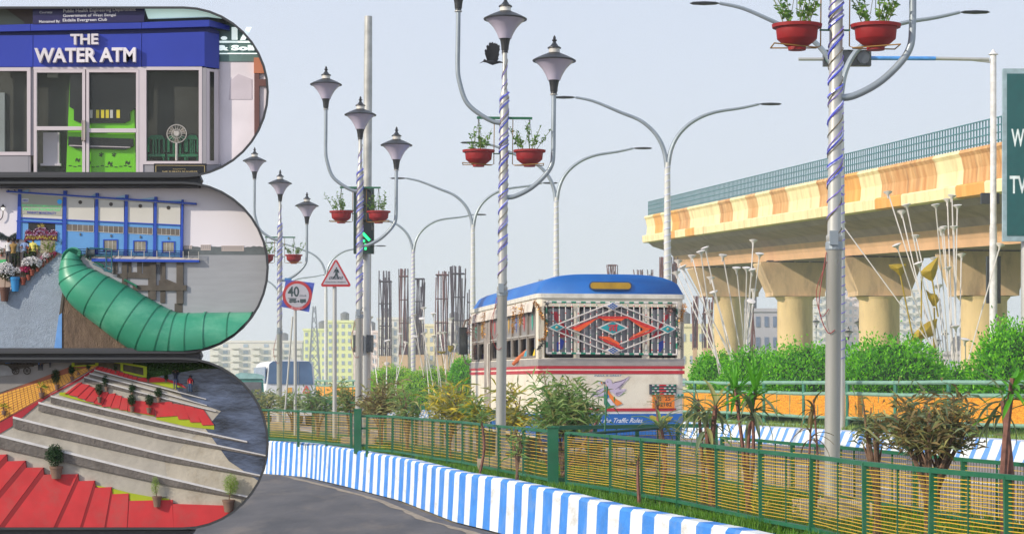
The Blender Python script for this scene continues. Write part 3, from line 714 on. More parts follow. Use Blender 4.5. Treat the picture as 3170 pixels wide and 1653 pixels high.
for s_, uoff in ((0, .25),):
    y = D0
    while y < D1:
        b.bar(sec(y, uoff, -.05) - org, sec(y, uoff, .92) - org, .04, .05); y += .27
    for z in (.12, .38, .64, .90): b.bar(sec(D0, uoff - .01, z) - org, sec(D1, uoff - .01, z) - org, .04, .04)
b.build('railing_bars', m('railing_teal', (58, 116, 124), rough=.5), e, kind='stuff')
# piers
for Dp, xc in ((75, 3045), (86, 2722), (98, 2461), (115, 2257), (62, 3520)):
    c0 = P(xc, 0, Dp); X0, Y0 = c0.x, Dp; zc = zt(Dp) + CH - 3.42
    pe = thing('pier', (X0, Y0, 0), '', 'pier'); del pe['category']; del pe['label']; pe.parent = e; pe.location = Vector((X0, Y0, 0)) - org
    b = MB(); rdx = rt
    def q(u, v, z): w_ = rdx * u + dirv * v; return (w_.x, w_.y, z)
    W = {75: 1.75, 86: 1.85, 98: 2.05, 115: 2.45, 62: 1.75}[Dp]; w2, dp = W * .68, .75
    top = [q(-W, -dp, zc), q(W, -dp, zc), q(W, dp, zc), q(-W, dp, zc)]; mid = [q(-W, -dp, zc - .1), q(W, -dp, zc - .1), q(W, dp, zc - .1), q(-W, dp, zc - .1)]
    bot = [q(-w2, -dp, zc - 1.55), q(w2, -dp, zc - 1.55), q(w2, dp, zc - 1.55), q(-w2, dp, zc - 1.55)]; bot2 = [(x, y, z - .2) for x, y, z in bot]
    b.add(top + mid + bot + bot2, [(0, 1, 2, 3)] + [(4 * r_ + (j + 1) % 4, 4 * r_ + j, 4 * r_ + 4 + j, 4 * r_ + 4 + (j + 1) % 4) for r_ in range(3) for j in range(4)] + [(15, 14, 13, 12)])
    b.build('pier_cap', m('cap_concrete', (206, 176, 138), rough=.9, var=.12, scale=1.5, dirt=(110, 92, 78), dscale=.9, bump=.2, stretch=(1.3, 1.3, .4)), pe)
    b = MB(); b.lathe([(.92, -.2), (.92, zc - 1.95), (1.0, zc - 1.85), (1.05, zc - 1.78)], n=36); b.build('pier_column', pier_m, pe, smooth=True)
    for u in (-1.2, -.4, .4, 1.2): b = MB(); w_ = rdx * u; b.box((w_.x - .3, w_.y - .3, zc + .005), (w_.x + .3, w_.y + .3, zc + .13)); b.build('bearing', m('bearing_dark', (60, 56, 54)), pe)
# ---------------------------------------------------------------- metal flower sculptures
stemw = m('sculpture_white', (220, 214, 208), rough=.45, metal=.1, var=.06); stemg = m('sculpture_gold', (168, 142, 24), rough=.45, metal=.25, var=.15)
def flowers(label, D, heads, f0, gold=()):
    """heads: (u, v, base_u, base_v, size) in a zoomed crop given by f0"""
    ox, oy, k = f0
    c_ = P(ox + heads[0][2] * k, 0, D); e = thing('flower_sculpture', (c_.x, D, ZF), label, 'sculpture')
    rr = random.Random(D)
    for i, (u, v, bu, bv) in enumerate(heads):
        off = rr.uniform(-1.2, 1.2)
        a = P(ox + u * k, oy + v * k, D + off) ; base = P(ox + bu * k, oy + bv * k, D + rr.uniform(-.3, .3)); o = Vector((c_.x, D, ZF))
        a = a - o; base = base - o
        d = (a - base).normalized(); t = (base.z + .4) / d.z; base = base - d * t if base.z > -.4 else base
        bend = Vector((rr.uniform(-.06, .06), 0, 0)); pts = spline([base, base.lerp(a, .5) + bend, a], 4)
        b = MB(); b.tube(pts, .017, 5); b.build('stem', stemw, e)
        tl = Vector((rr.uniform(-.5, .5), -rr.uniform(-.3, .5), 1)).normalized(); b = MB()
        pf = [(.014, -.18), (.035, -.07), (.12, .0), (.126, .014), (.07, .03)]
        b.lathe(pf, n=12); qm = Vector((0, 0, 1)).rotation_difference((d + tl * .9).normalized()).to_matrix()
        b.v = [tuple(a + qm @ Vector(p)) for p in b.v]; b.build('flower_head', stemw, e, smooth=True)
    for (u, v, bu, bv, poly) in gold:
        off = rr.uniform(-.8, .3); o = Vector((c_.x, D, ZF))
        a = P(ox + u * k, oy + v * k, D + off) - o; base = P(ox + bu * k, oy + bv * k, D + off) - o
        b = MB(); b.tube([base, a], .022, 6); b.build('stem', stemg, e)
        pp = [P(ox + x * k, oy + y * k, D + off) - o for x, y in poly]; cen = sum(pp, Vector()) / len(pp) + Vector((0, .16, 0)); cf = cen - Vector((0, .26, 0)); N = len(pp)
        b = MB(); b.add(pp + [cen, cf], [((j + 1) % N, j, N) for j in range(N)] + [(j, (j + 1) % N, N + 1) for j in range(N)]); b.build('petal', stemg, e)
flowers('white metal trumpet flowers fanning up beside the bus, before the first pier', 52, [(810, 548, 755, 1300), (600, 650, 735, 1330), (475, 600, 640, 1330), (445, 625, 560, 1330), (385, 655, 545, 1330), (290, 690, 540, 1320), (320, 730, 660, 1340), (695, 738, 740, 1300), (765, 738, 748, 1300),
        (800, 750, 760, 1300), (855, 640, 775, 1300), (515, 805, 640, 1300), (535, 905, 650, 1310), (812, 890, 770, 1300), (795, 970, 765, 1300), (500, 1040, 640, 1310), (275, 770, 540, 1330)], (1970, 500, .4467))
flowers('tall cluster of white trumpet flowers with golden petals, right of the nearest lamp', 50, [(820, 85, 1080, 1340), (783, 138, 1070, 1340), (1040, 85, 1130, 1340), (1130, 45, 1170, 1340), (1165, 15, 1190, 1340), (1205, 90, 1200, 1340), (1100, 252, 1160, 1340), (1180, 250, 1215, 1340), (1085, 268, 1180, 1340),
        (890, 318, 1100, 1300), (745, 388, 1060, 1340), (330, 228, 1090, 1230), (680, -10, 1090, 1340), (1235, 460, 1240, 1340), (910, 525, 1080, 1340), (1030, 487, 1150, 1340), (1530, 385, 1270, 1340), (1190, 1000, 1225, 1340), (1130, 560, 1170, 1340), (1060, 700, 1130, 1340), (1265, 1100, 1262, 1340)], (2470, 600, .4096),
        [(775, 620, 885, 1160, [(684, 535), (740, 530), (820, 532), (805, 590), (778, 630), (740, 590), (700, 565)]), (1015, 650, 1060, 930, [(925, 590), (960, 555), (1010, 515), (1060, 475), (1058, 560), (1040, 620), (1018, 665), (985, 650), (930, 615)]),
         (935, 640, 930, 1180, [(925, 625), (945, 622), (950, 640), (930, 645)]), (1030, 860, 1045, 1300, [(965, 722), (1000, 750), (1050, 760), (1068, 800), (1040, 850), (1020, 850), (985, 790)]),
         (1025, 1090, 1040, 1340, [(835, 1135), (870, 1060), (930, 1000), (985, 965), (1055, 940), (1045, 1010), (1025, 1070), (960, 1095), (890, 1110)])])
flowers('low white trumpet flowers in front of the rebar columns, left of the bus', 75, [(960, 450, 930, 1000), (1060, 590, 950, 1000), (745, 560, 740, 1050), (1185, 130, 1330, 1000), (1320, 195, 1380, 1050), (1200, 490, 1370, 1050), (1350, 440, 1420, 850), (1515, 480, 1590, 1050), (1690, 425, 1700, 1050), (1510, 105, 1580, 1050), (1620, 430, 1710, 1050), (1805, 195, 1790, 1050), (1350, 15, 1420, 1050), (740, 945, 740, 1060), (465, 175, 560, 1050), (1880, 620, 1800, 1050)], (1060, 950, .1862),
        [(1795, 780, 1770, 1060, [(1755, 640), (1845, 640), (1845, 700), (1800, 760), (1760, 720)]), (1650, 760, 1690, 1060, [(1560, 735), (1720, 735), (1700, 770), (1640, 785)])])
# ---------------------------------------------------------------- unfinished rebar columns
rust = m('rebar', (112, 76, 78), rough=.8, var=.2); rust2 = m('rebar_dark', (74, 66, 78), rough=.8, var=.2); stub = m('stub_concrete', (206, 176, 146), rough=.9, var=.1, scale=1)
def rebar(x0, x1, yt, ys, D, label, n=9, mt=rust, dense=False):
    c_ = P((x0 + x1) / 2, 0, D); e = thing('rebar_column', (c_.x, D, ZF - .2), label, 'rebar column', 'unfinished columns of steel bars')
    rr = random.Random(x0); hw = (x1 - x0) / 2 / FPX * D; zt_ = CH - (yt - HY) / FPX * D - ZF; zs = CH - (ys - HY) / FPX * D - ZF
    b = MB(); b.box((-hw, -hw, -.5), (hw, hw, zs)); b.build('concrete_base', stub, e)
    for i in range(n * 2):
        sx = -hw + 2 * hw * (i % n) / (n - 1); sy = -hw * .8 if i < n else hw * .8
        if rr.random() < .2: continue
        top = zt_ * rr.uniform(.9, 1) if rr.random() < .4 else zt_
        b = MB(); b.tube([(sx, sy, zs - .1), (sx + rr.uniform(-.06, .06), sy, zs + (top - zs) * .5), (sx + rr.uniform(-.1, .1), sy, top)], .032 if mt is rust else .036, 4); b.build('rod', mt if rr.random() < .7 else rust2, e)
    z = zs + .5
    while z < zt_ + .1:
        last = z > zt_ - 1.3
        b = MB(); pts = [(-hw, -hw, z), (hw, -hw, z), (hw, hw, z), (-hw, hw, z), (-hw, -hw, z)]
        b.tube(pts, .02 if not last else .04, 4); b.build('tie', mt, e); z += 1.4
    return e
for a in [(1175, 1212, 829, 1092, 118, 'rebar column with a square top hoop, leftmost of the row'), (1236, 1263, 822, 1088, 112, 'dense dark rebar column, second from the left'), (1283, 1314, 855, 1088, 116, 'hooped rebar column right behind the violet gooseneck pole'),
          (1350, 1387, 829, 1088, 110, 'rebar column between the violet gooseneck and the bus'), (1399, 1437, 813, 1080, 112, 'tallest rebar column left of the bus'), (1447, 1466, 870, 1085, 120, 'narrow rebar column touching the bus front'),
          (2044, 2054, 785, 1060, 110, 'thin rebar pair above the bus right shoulder'), (2083, 2094, 785, 1060, 108, 'thin rebar pair beside the largest gooseneck'), (2145, 2158, 905, 1066, 105, 'short reddish rebar column beside the bus'), (2176, 2204, 905, 1066, 104, 'reddish rebar column on a tan concrete base before the first pier'),
          (1882, 1908, 812, 900, 125, 'stub of rebar above the middle of the bus roof'), (1958, 1990, 826, 900, 125, 'stub of rebar above the right half of the bus roof'), (1670, 1690, 856, 900, 125, 'low stub of rebar above the left of the bus roof'), (2008, 2020, 826, 900, 125, 'single rebar bundle over the roof near the right gooseneck'),
          (2326, 2334, 940, 1130, 100, 'thin red rods right of the first pier')]:
    rebar(*a[:5], a[5], n=4 if a[1] - a[0] < 22 else 7, mt=rust2 if a[0] in (1175, 1283, 1399, 1447) else rust)
# ---------------------------------------------------------------- buildings
def block(x0, x1, yt, D, label, wall, floors, bays, depth=14, win=None, balc=False, yb=1185, wsize=(.45, .5), name='apartment_block', skip=0):
    c_ = P((x0 + x1) / 2, 0, D); zb = ZF - .3; zt_ = CH - (yt - HY) / FPX * D - zb; hw = (x1 - x0) / 2 / FPX * D
    e = thing(name, (c_.x, D, zb), label, 'building')
    b = MB(); b.box((-hw, 0, 0), (hw, depth, zt_)); b.build('wall', wall, e)
    b = MB(); b.box((-hw - .15, -.15, zt_), (hw + .15, depth, zt_ + .35)); b.build('roof', wall, e)
    rq = random.Random(x1)
    for q in range(max(1, int(hw / 5))):
        tx, ty = rq.uniform(-hw * .8, hw * .8), rq.uniform(2, depth * .6); b = MB()
        if q % 2: b.box((tx - 1.4, ty - 1.2, zt_ + .36), (tx + 1.4, ty + 1.2, zt_ + 2.6)); b.build('stair_head', wall, e)
        else: b.lathe([(.7, .36), (.72, 1.6), (.3, 1.85), (.1, 1.9)], (tx, ty, zt_), 12); b.build('roof_tank', m('tank_dark', (90, 92, 98)), e, smooth=True)
    win = win or m('pale_pane', (150, 166, 186), rough=.3, var=.2, scale=.3)
    fh = zt_ / floors; bw = 2 * hw / bays; rr = random.Random(x0)
    for f in range(floors):
        for q in range(bays):
            if rr.random() < skip: continue
            cx_ = -hw + bw * (q + .5); cz_ = fh * (f + .52); ww, hh = bw * wsize[0] / 2, fh * wsize[1] / 2
            b = MB(); b.box((cx_ - ww, -.08, cz_ - hh), (cx_ + ww, -.003, cz_ + hh)); o = b.build('window', win, e)
            if balc and (q % 2 == 0):
                b = MB(); b.box((cx_ - bw * .42, -1.1, cz_ - hh - .25), (cx_ + bw * .42, -.09, cz_ - hh - .1)); b.box((cx_ - bw * .42, -1.1, cz_ - hh - .1), (cx_ + bw * .42, -1.0, cz_ - hh + .55)); b.build('balcony', wall, e)
    return e
W1 = m('wall_white', (226, 220, 214), var=.06, scale=.2, rough=.9); W2 = m('wall_lime', (232, 236, 168), var=.08, scale=.2, rough=.9); W3 = m('wall_pink', (224, 206, 204), var=.08, scale=.2, rough=.9); W4 = m('wall_grey', (176, 172, 178), var=.08, scale=.3, rough=.9); W5 = m('wall_cream', (232, 222, 178), var=.08, scale=.2, rough=.9)
block(650, 935, 1060, 330, 'pale white apartment block behind the speed sign post', W1, 7, 9, balc=True)
block(940, 1010, 1024, 300, 'pale lime green block left of the pedestrian sign post', W2, 8, 4)
block(1012, 1092, 998, 300, 'lime green apartment block with a stepped roof behind the pedestrian sign', W2, 9, 4, skip=.1)
block(1094, 1168, 1030, 270, 'pinkish white apartments behind the second lamp post', W3, 7, 4, balc=True)
block(1170, 1246, 990, 260, 'white apartments behind the leftmost rebar columns', W1, 8, 5, balc=True)
block(1250, 1345, 1010, 280, 'cream white block behind the violet gooseneck pole', W5, 7, 5)
block(1348, 1500, 1000, 270, 'white apartment row ending behind the bus', W1, 7, 8, balc=True)
block(2100, 2215, 1012, 200, 'small cream block with terraces right of the bus', W5, 3, 4, wsize=(.5, .35))
block(2280, 2412, 965, 190, 'grey concrete building between the first two piers', W4, 4, 5, win=m('dim_pane', (96, 112, 140), rough=.3))
block(2516, 2580, 895, 380, 'tall white apartment tower between second pier and the lamp', W1, 12, 4, balc=True)
block(2582, 2670, 905, 390, 'tall pinkish apartment tower behind the nearest lamp', W3, 12, 6, balc=True)
block(2778, 2850, 900, 380, 'tall white tower right of the third pier', W1, 12, 5, balc=True)
block(2420, 2780, 1095, 170, 'long low blue-grey hall behind the hedges and lanterns', m('hall_grey', (130, 140, 160), var=.1, scale=.2), 1, 16, wsize=(.6, .4), name='long_hall')
block(2780, 3200, 1098, 175, 'long low grey hall with reddish roof under the flyover', m('hall_pale', (196, 186, 190), var=.1, scale=.2), 2, 20, wsize=(.6, .5), name='long_hall')
# lattice tower
c_ = P(973, 0, 240); e = thing('lattice_tower', (c_.x, 240, .3), 'thin lattice tower faint behind the triangular sign', 'tower')
zt_ = CH - (955 - HY) / FPX * 240
b = MB()
for sx, sy in ((-1, -1), (1, -1), (1, 1), (-1, 1)): b.bar((sx * .8, sy * .8, 0), (sx * .15, sy * .15, zt_), .12, .12)
for i in range(9):
    t0, t1 = i / 9, (i + 1) / 9; w0, w1 = .8 - .65 * t0, .8 - .65 * t1
    b.bar((-w0, -w0, zt_ * t0), (w1, -w1, zt_ * t1), .09, .09); b.bar((w0, -w0, zt_ * t0), (-w1, -w1, zt_ * t1), .09, .09)
b.build('lattice', m('tower_grey', (120, 126, 140)), e)
# ---------------------------------------------------------------- roadside railing with orange net
rg = m('railing_pale_green', (120, 160, 140), rough=.6, var=.15); net = m('orange_net', (250, 182, 44), rough=.85, scale=11, rgb2=(196, 104, 10), stretch=(1.4, 1.4, 5), bump=.6)
gf = m('railing_dark_green', (50, 120, 96), rough=.6)
def fr(D): return Vector((FARK(D) + 1.25, D, ZF))
o = fr(38); e = thing('roadside_railing', o, 'pale green pipe railing with an orange safety net along the far verge', 'railing')
Ds = [24 + 2.1 * i for i in range(44)]
for z, wob in ((1.12, .035), (.86, .02), (.30, .03), (.05, .03)):
    b = MB(); pts = [fr(d) - o + Vector((0, 0, z + wob * noise.noise(Vector((d * .7, z, 0))) * 2)) for d in Ds]; b.tube(pts, .045, 7); b.build('rail', rg, e, smooth=True)
for i, d in enumerate(Ds):
    b = MB(); p = fr(d) - o; b.tube([p, p + Vector((0, 0, 1.14))], .045, 8); b.build('post', gf, e)
    if i + 1 < len(Ds):
        p2 = fr(Ds[i + 1]) - o
        for t in (.33, .66):
            q = p.lerp(p2, t); b = MB(); b.tube([q + Vector((0, 0, .28)), q + Vector((0, 0, .9))], .022, 5); b.build('upright', gf, e)
        # sagging net panel of crossed strands
        b = MB(); N, M_ = 16, 8; vs = []
        for a in range(N + 1):
            for c2 in range(M_ + 1):
                t = a / N; zz_ = .32 + (.52 + .02 * math.sin(t * 9 + i)) * c2 / M_; w_ = p.lerp(p2, .02 + .96 * t); vs.append(w_ + Vector((.006 * math.sin(t * 14 + c2 + i), -.05 + .008 * math.sin(t * 20 + i * 2), zz_)))
        fs = [(a * (M_ + 1) + c2, (a + 1) * (M_ + 1) + c2, (a + 1) * (M_ + 1) + c2 + 1, a * (M_ + 1) + c2 + 1) for a in range(N) for c2 in range(M_)]
        b.add(vs, fs); b.build('net_panel', net, e, smooth='all')
# ---------------------------------------------------------------- city bus
bw = m('bus_white', (232, 224, 206), rough=.45, var=.06, scale=2, dirt=(196, 176, 146), dscale=1.8, bump=.15); bblue = m('bus_blue', (14, 98, 180), rough=.55, var=.08, scale=1.5, dirt=(60, 130, 190), dscale=1.2)
bred = m('bus_red', (184, 32, 48), rough=.45, var=.1); alum = m('bus_aluminium', (178, 168, 160), rough=.4, metal=.3, var=.15, scale=3, stretch=(1, 1, 6)); gw_ = m('gutter_white', (214, 210, 200), rough=.5)
bglass = m('bus_glass', (112, 112, 118), rough=.12, var=.25, scale=1.2, spec=.7); rubber = m('rubber', (40, 38, 40), rough=.8); frm = m('window_frame_grey', (140, 130, 120), rough=.5, metal=.2)
BA = R(9.9); BW, BL = 2.5, 7.6
bus = thing('city_bus', (.44, 31.1, ZR), 'old white and blue city bus seen from behind, painted grille over its rear windows', 'bus', rz=BA)
def rr_rect(x0, z0, x1, z1, r_, n=4):
    out_ = []
    for cx_, cz_, a0 in ((x1 - r_, z1 - r_, 0), (x0 + r_, z1 - r_, 90), (x0 + r_, z0 + r_, 180), (x1 - r_, z0 + r_, 270)):
        for i in range(n + 1): a = R(a0 + 90 * i / n); out_.append((cx_ + r_ * math.cos(a), cz_ + r_ * math.sin(a)))
    return out_
def plate(b, pts, y0, y1, k=0): b.prism([(x, y0, z) for x, z in pts], (0, y1 - y0, 0), k)
# lower body, window band and upper band
b = MB(); pl = rr_rect(0, 0, BW, BL, .10)
def hull(b, z0, z1, ins=0, k=0):
    q = [(max(ins, min(BW - ins, x)), max(ins, min(BL - ins, y)), z0) for x, y in pl]; b.prism(q, (0, 0, z1 - z0), k)
hull(b, .52, 1.865); b.build('body', bw, bus)
b = MB(); hull(b, 2.72, 2.86); b.build('upper_band', bw, bus)
b = MB(); b.box((.30, .3, 1.866), (BW - .3, .34, 2.719)); b.box((.3, .34, 1.866), (.33, BL - .3, 2.719)); b.box((BW - .33, .34, 1.866), (BW - .3, BL - .3, 2.719)); b.build('interior_screen', m('bus_interior', (58, 56, 60), rough=.9), bus)
b = MB(); q = rr_rect(-.03, -.03, BW + .03, BL + .03, .12); b.prism([(x, y, 2.86) for x, y in q], (0, 0, .075)); b.build('gutter', gw_, bus)
# roof
b = MB(); NX, NY = 20, 26; vs = []
for j in range(NY + 1):
    t = j / NY; y = -.0 + BL * t
    e_ = min(1, min(t, 1 - t) * BL / .55); fy = (1 - (1 - e_) ** 2.6) ** .5
    for i in range(NX + 1):
        s = i / NX * 2 - 1; fx = (1 - abs(s) ** 3.2) ** .42
        vs.append((BW / 2 + s * (BW / 2 - .01), y, 2.935 + .36 * fx * (.25 + .75 * fy) * (fy ** .5)))
b.add(vs, [(j * (NX + 1) + i, j * (NX + 1) + i + 1, (j + 1) * (NX + 1) + i + 1, (j + 1) * (NX + 1) + i) for j in range(NY) for i in range(NX)])
rf = b.build('roof', bblue, bus, smooth='all')
# rear roof cowl that stands nearly upright (the flat blue face above the windows)
b = MB(); pts = []
for i in range(25):
    s = i / 24 * 2 - 1; pts.append((BW / 2 + s * (BW / 2 - .015), -.004, 2.935 + .33 * (1 - abs(s) ** 3.6) ** .5))
b.add([(x, y, z) for x, y, z in pts] + [(x, .5, z + .028) for x, y, z in pts], [(i, i + 1, 26 + i, 25 + i) for i in range(24)] + [tuple(range(25))[::-1]])
b.build('roof_cowl', bblue, bus, smooth='all')
b = MB(); plate(b, rr_rect(.86, 3.0, 1.59, 3.14, .06), -.03, -.006); o = b.build('route_panel_rim', m('panel_rim', (40, 70, 110)), bus)
b = MB(); plate(b, rr_rect(.88, 3.018, 1.57, 3.124, .05), -.036, -.031); b.build('route_panel', m('route_yellow', (178, 138, 24), rough=.4), bus)
# corners and pillars round the window band
for x0, x1 in ((0, .10), (.60, .70), (1.78, 1.90), (2.38, 2.5)):
    b = MB(); b.box((x0, .005, 1.866), (x1, .09, 2.719)); b.build('rear_pillar', bw, bus)
for x0, x1 in ((.12, .58), (.72, 1.76), (1.92, 2.36)):
    b = MB(); plate(b, rr_rect(x0 - .01, 1.90, x1 + .01, 2.70, .09), .0, .028); b.build('rear_window_seal', rubber, bus)
    b = MB(); plate(b, rr_rect(x0 + .01, 1.92, x1 - .01, 2.68, .08), -.006, -.001); b.build('rear_pane', bglass, bus)
# painted marks seen through the outer panes
b = MB()
A = lambda u, v: (-.163 + .0012077 * u, 2.986 - .0012075 * v); B2 = lambda u, v: (.4855 + .000926 * u, 1.743 - .0009255 * v)
plate(b, [A(*p) for p in [(300, 300), (395, 290), (420, 370), (500, 470), (470, 560), (430, 480), (360, 400), (345, 340)]][::-1], -.011, -.008, 0)
plate(b, [A(*p) for p in [(430, 560), (540, 540), (580, 640), (440, 650)]][::-1], -.011, -.008, 0)
plate(b, [A(*p) for p in [(390, 720), (450, 660), (500, 700), (470, 800), (395, 840)]][::-1], -.011, -.008, 1)
plate(b, [A(*p) for p in [(1980, 310), (1920, 340), (1880, 430), (1830, 500), (1860, 540), (1910, 440), (1975, 370)]][::-1], -.011, -.008, 0)
plate(b, [A(*p) for p in [(1740, 640), (1800, 560), (1880, 560), (1860, 660)]][::-1], -.011, -.008, 0)
plate(b, [A(*p) for p in [(1830, 720), (1900, 680), (1935, 720), (1870, 840), (1830, 840)]][::-1], -.011, -.008, 1)
b.build('window_painting', [m('paint_red', (190, 30, 50)), m('paint_blue', (30, 66, 170))], bus, kind='stuff')
# grille
barw = m('grille_white', (214, 208, 204), rough=.5, var=.1, scale=10); tick_r = m('grille_tick', (200, 60, 60)); tick_g = m('grille_green', (20, 132, 104), rough=.5)
YB = -.075
for u in (330, 417, 505, 592, 683, 768, 855, 943, 1030, 1118, 1205, 1293, 1383, 1470, 1556, 1645, 1730, 1816, 1905, 1993):
    x = A(u, 0)[0]; b = MB(); b.tube([(x, YB, A(0, 175)[1]), (x, YB, A(0, 860)[1])], .0095, 6, 0)
    for q in range(7):
        z = A(0, 200 + q * 98 + (u * 7) % 40)[1]; b.tube([(x, YB, z - .009), (x, YB, z + .009)], .0112, 6, 1 + (q + int(u)) % 2)
    b.build('grille_bar', [barw, tick_r, tick_g], bus)
def striped(b, p, q, r_, n, y):
    p, q = Vector((p[0], y, p[1])), Vector((q[0], y, q[1]))
    d = (q - p) / n
    for i in range(n):
        b.tube([p + d * i, p + d * (i + 1)], r_, 8, i % 2)
for (u0, v0, u1, v1, n) in ((240, 165, 2085, 165, 27), (240, 865, 2085, 880, 27), (242, 165, 242, 865, 9), (2085, 165, 2085, 880, 9)):
    b = MB(); striped(b, A(u0, v0), A(u1, v1), .017, n, YB); b.build('grille_frame', [barw, tick_g], bus)
def dia(u0, um, u1, v0, vm, v1): return [A(u0, vm), A(um, v0), A(u1, vm), A(um, v1)]
for D4 in (dia(262, 1163, 2070, 165, 520, 875), dia(510, 1163, 1820, 265, 520, 778)):
    for i in range(4):
        p, q = D4[i], D4[(i + 1) % 4]; b = MB(); b.tube([(p[0], YB - .022, p[1]), (q[0], YB - .022, q[1])], .0115, 6); b.build('grille_diamond_bar', barw, bus)
teal = m('teal_paint', (28, 150, 158), rough=.45)
def dplate(name, cu, cv, hu, hv, mt, y=YB - .04, rim=True):
    if rim: b = MB(); plate(b, [A(cu - hu, cv), A(cu, cv + hv), A(cu + hu, cv), A(cu, cv - hv)], y, y + .012); b.build(name + '_rim', barw, bus)
    b = MB(); f = .8; plate(b, [A(cu - hu * f, cv), A(cu, cv + hv * f), A(cu + hu * f, cv), A(cu, cv - hv * f)], y - .004, y - .001); b.build(name, mt, bus)
dplate('centre_diamond', 1165, 513, 225, 100, teal); dplate('end_diamond', 373, 512, 118, 58, teal); dplate('end_diamond', 1945, 528, 120, 62, teal)
dplate('checker_diamond', 1160, 215, 125, 56, barw); dplate('checker_diamond', 1165, 825, 125, 56, barw)
for cu, cv in ((373, 512), (1945, 528)):
    b = MB(); p = A(cu, cv); b.lathe([(.004, -.02), (.022, -.012), (.024, .0), (.02, .01)], n=12); b.v = [(p[0] + x, YB - .05 + z, p[1] + y) for x, y, z in b.v]; b.build('stud', m('stud_tan', (180, 164, 130)), bus)
b = MB()
for cu, cv in ((1160, 215), (1165, 825)):
    for i in range(-2, 3):
        for j in range(-2, 3):
            if (i + j) % 2 == 0 and abs(i) + abs(j) < 4: p = A(cu + i * 26, cv + j * 17); b.box((p[0] - .0155, YB - .051, p[1] - .010), (p[0] + .0155, YB - .0455, p[1] + .010))
b.build('checker_squares', m('checker_blue', (24, 92, 170)), bus)
b = MB(); p = A(1098, 575); text_on(b, '\u09ae\u09be', (p[0], YB - .052, p[1]), (.165, 0, 0), (0, 0, .135), bold=.03); b.build('lettering', m('letter_red', (208, 44, 60)), bus)
orr = m('orange_strip', (238, 92, 34), rough=.45); rd = m('red_strip', (206, 42, 34), rough=.45)
for pts, mt in (([(560, 520), (990, 362), (930, 400), (690, 540)], rd), ([(640, 520), (930, 385), (870, 440), (690, 565), (600, 540)], orr), ([(960, 355), (1370, 355), (1390, 385), (950, 385)], rd), ([(990, 388), (1330, 388), (1280, 418), (1050, 418)], orr),
                ([(1385, 360), (1775, 515), (1700, 545), (1600, 520), (1390, 395)], rd), ([(1410, 405), (1620, 505), (1700, 525), (1560, 600), (1400, 650), (1500, 595), (1600, 535)], orr), ([(1390, 665), (1775, 520), (1690, 580), (1400, 690)], rd),
                ([(955, 632), (1110, 635), (1255, 725), (1255, 755)], orr), ([(955, 640), (1255, 758), (1330, 800), (1290, 810), (1040, 705)], rd)):
    b = MB(); plate(b, [A(*p) for p in pts[::-1]], YB - (.062 if mt is orr else .056), YB - .036 - (.008 if mt is orr else 0)); b.build('arrow_plate', mt, bus)
# tinsel garlands
tin = m('tinsel_gold', (190, 130, 40), rough=.3, metal=.5, var=.4, scale=40); tin2 = m('tinsel_dark', (52, 52, 50), rough=.4, metal=.3, var=.3, scale=40)
def garland(pts, mt, r_=.03, n=30):
    b = MB(); pts = spline(pts, 8)
    for i, p in enumerate(pts):
        for q in range(7): b.leaf(p, rdir(), r_ * rnd(1, 1.8), .012, 0, .2)
    b.build('garland', mt, bus)
def a3(u, v, y): p = A(u, v); return (p[0], y, p[1])
garland([a3(75, 150, -.07), a3(120, 230, -.08), (.02, -.08, 2.62), a3(190, 400, -.09)], tin, .035); garland([a3(225, 440, -.1), a3(220, 560, -.1), a3(205, 660, -.1), a3(130, 690, -.1)], tin, .03)
garland([a3(235, 170, -.1), a3(240, 320, -.1), a3(250, 480, -.1)], tin2, .045); garland([a3(190, 690, -.1), a3(160, 760, -.1), a3(125, 800, -.1)], tin2, .035)
garland([a3(2200, 180, -.05), a3(2170, 300, -.06), a3(2140, 420, -.05)], tin, .045); garland([a3(2060, 220, -.1), a3(2080, 450, -.1), a3(2100, 640, -.1), a3(2120, 790, -.1)], tin2, .04)
garland([a3(1985, 190, -.12), a3(1975, 280, -.12)], m('tinsel_brown', (120, 70, 60)), .05)
# aluminium band with ribs, stripes, rear sheet
b = MB(); b.box((-.006, -.006, 1.732), (BW + .006, BL, 1.85)); b.build('aluminium_band', alum, bus)
for i in range(6):
    b = MB(); z = 1.738 + i * .019; b.box((-.012, -.013, z), (BW + .012, BL - .01, z + .007)); b.build('moulding', m('moulding_light', (200, 194, 190), rough=.35, metal=.4), bus)
for z0, z1 in ((1.684, 1.729), (1.598, 1.654)):
    b = MB(); b.box((-.009, -.009, z0 + .0), (BW + .009, BL - .005, z1)); b.build('red_stripe', bred, bus)
z0, z1 = B2(0, 832)[1], B2(0, 780)[1]; b = MB(); b.box((.12, -.012, z0), (2.36, -.001, z1)); b.build('red_stripe', bred, bus)
b = MB(); plate(b, [(.04, .575), (2.44, .575), (2.46, .93), (.02, .93)], -.05, -.0065); b.box((-.008, .0, .56), (-.001, BL - .3, .93)); b.build('blue_bumper', bblue, bus)
b = MB(); b.box((.05, -.04, .45), (2.42, .1, .572)); b.build('lower_beam', m('beam_blue', (20, 64, 130)), bus)
# lettering
b = MB(); x, z = B2(500, 203); text_on(b, 'INDIA IS GREAT', (x, -.0075, z), (500 * .000926, 0, 0), (.01, 0, .03), bold=.01); b.build('lettering', m('letter_blue', (22, 104, 150)), bus)
b = MB(); x, z = B2(380, 1040); text_on(b, 'Obey the Traffic Rules.', (x, -.0525, z - .025), (1010 * .000926, 0, 0), (.02, 0, .105), shear=.25, bold=.01); b.build('lettering', m('letter_white', (214, 222, 232)), bus)
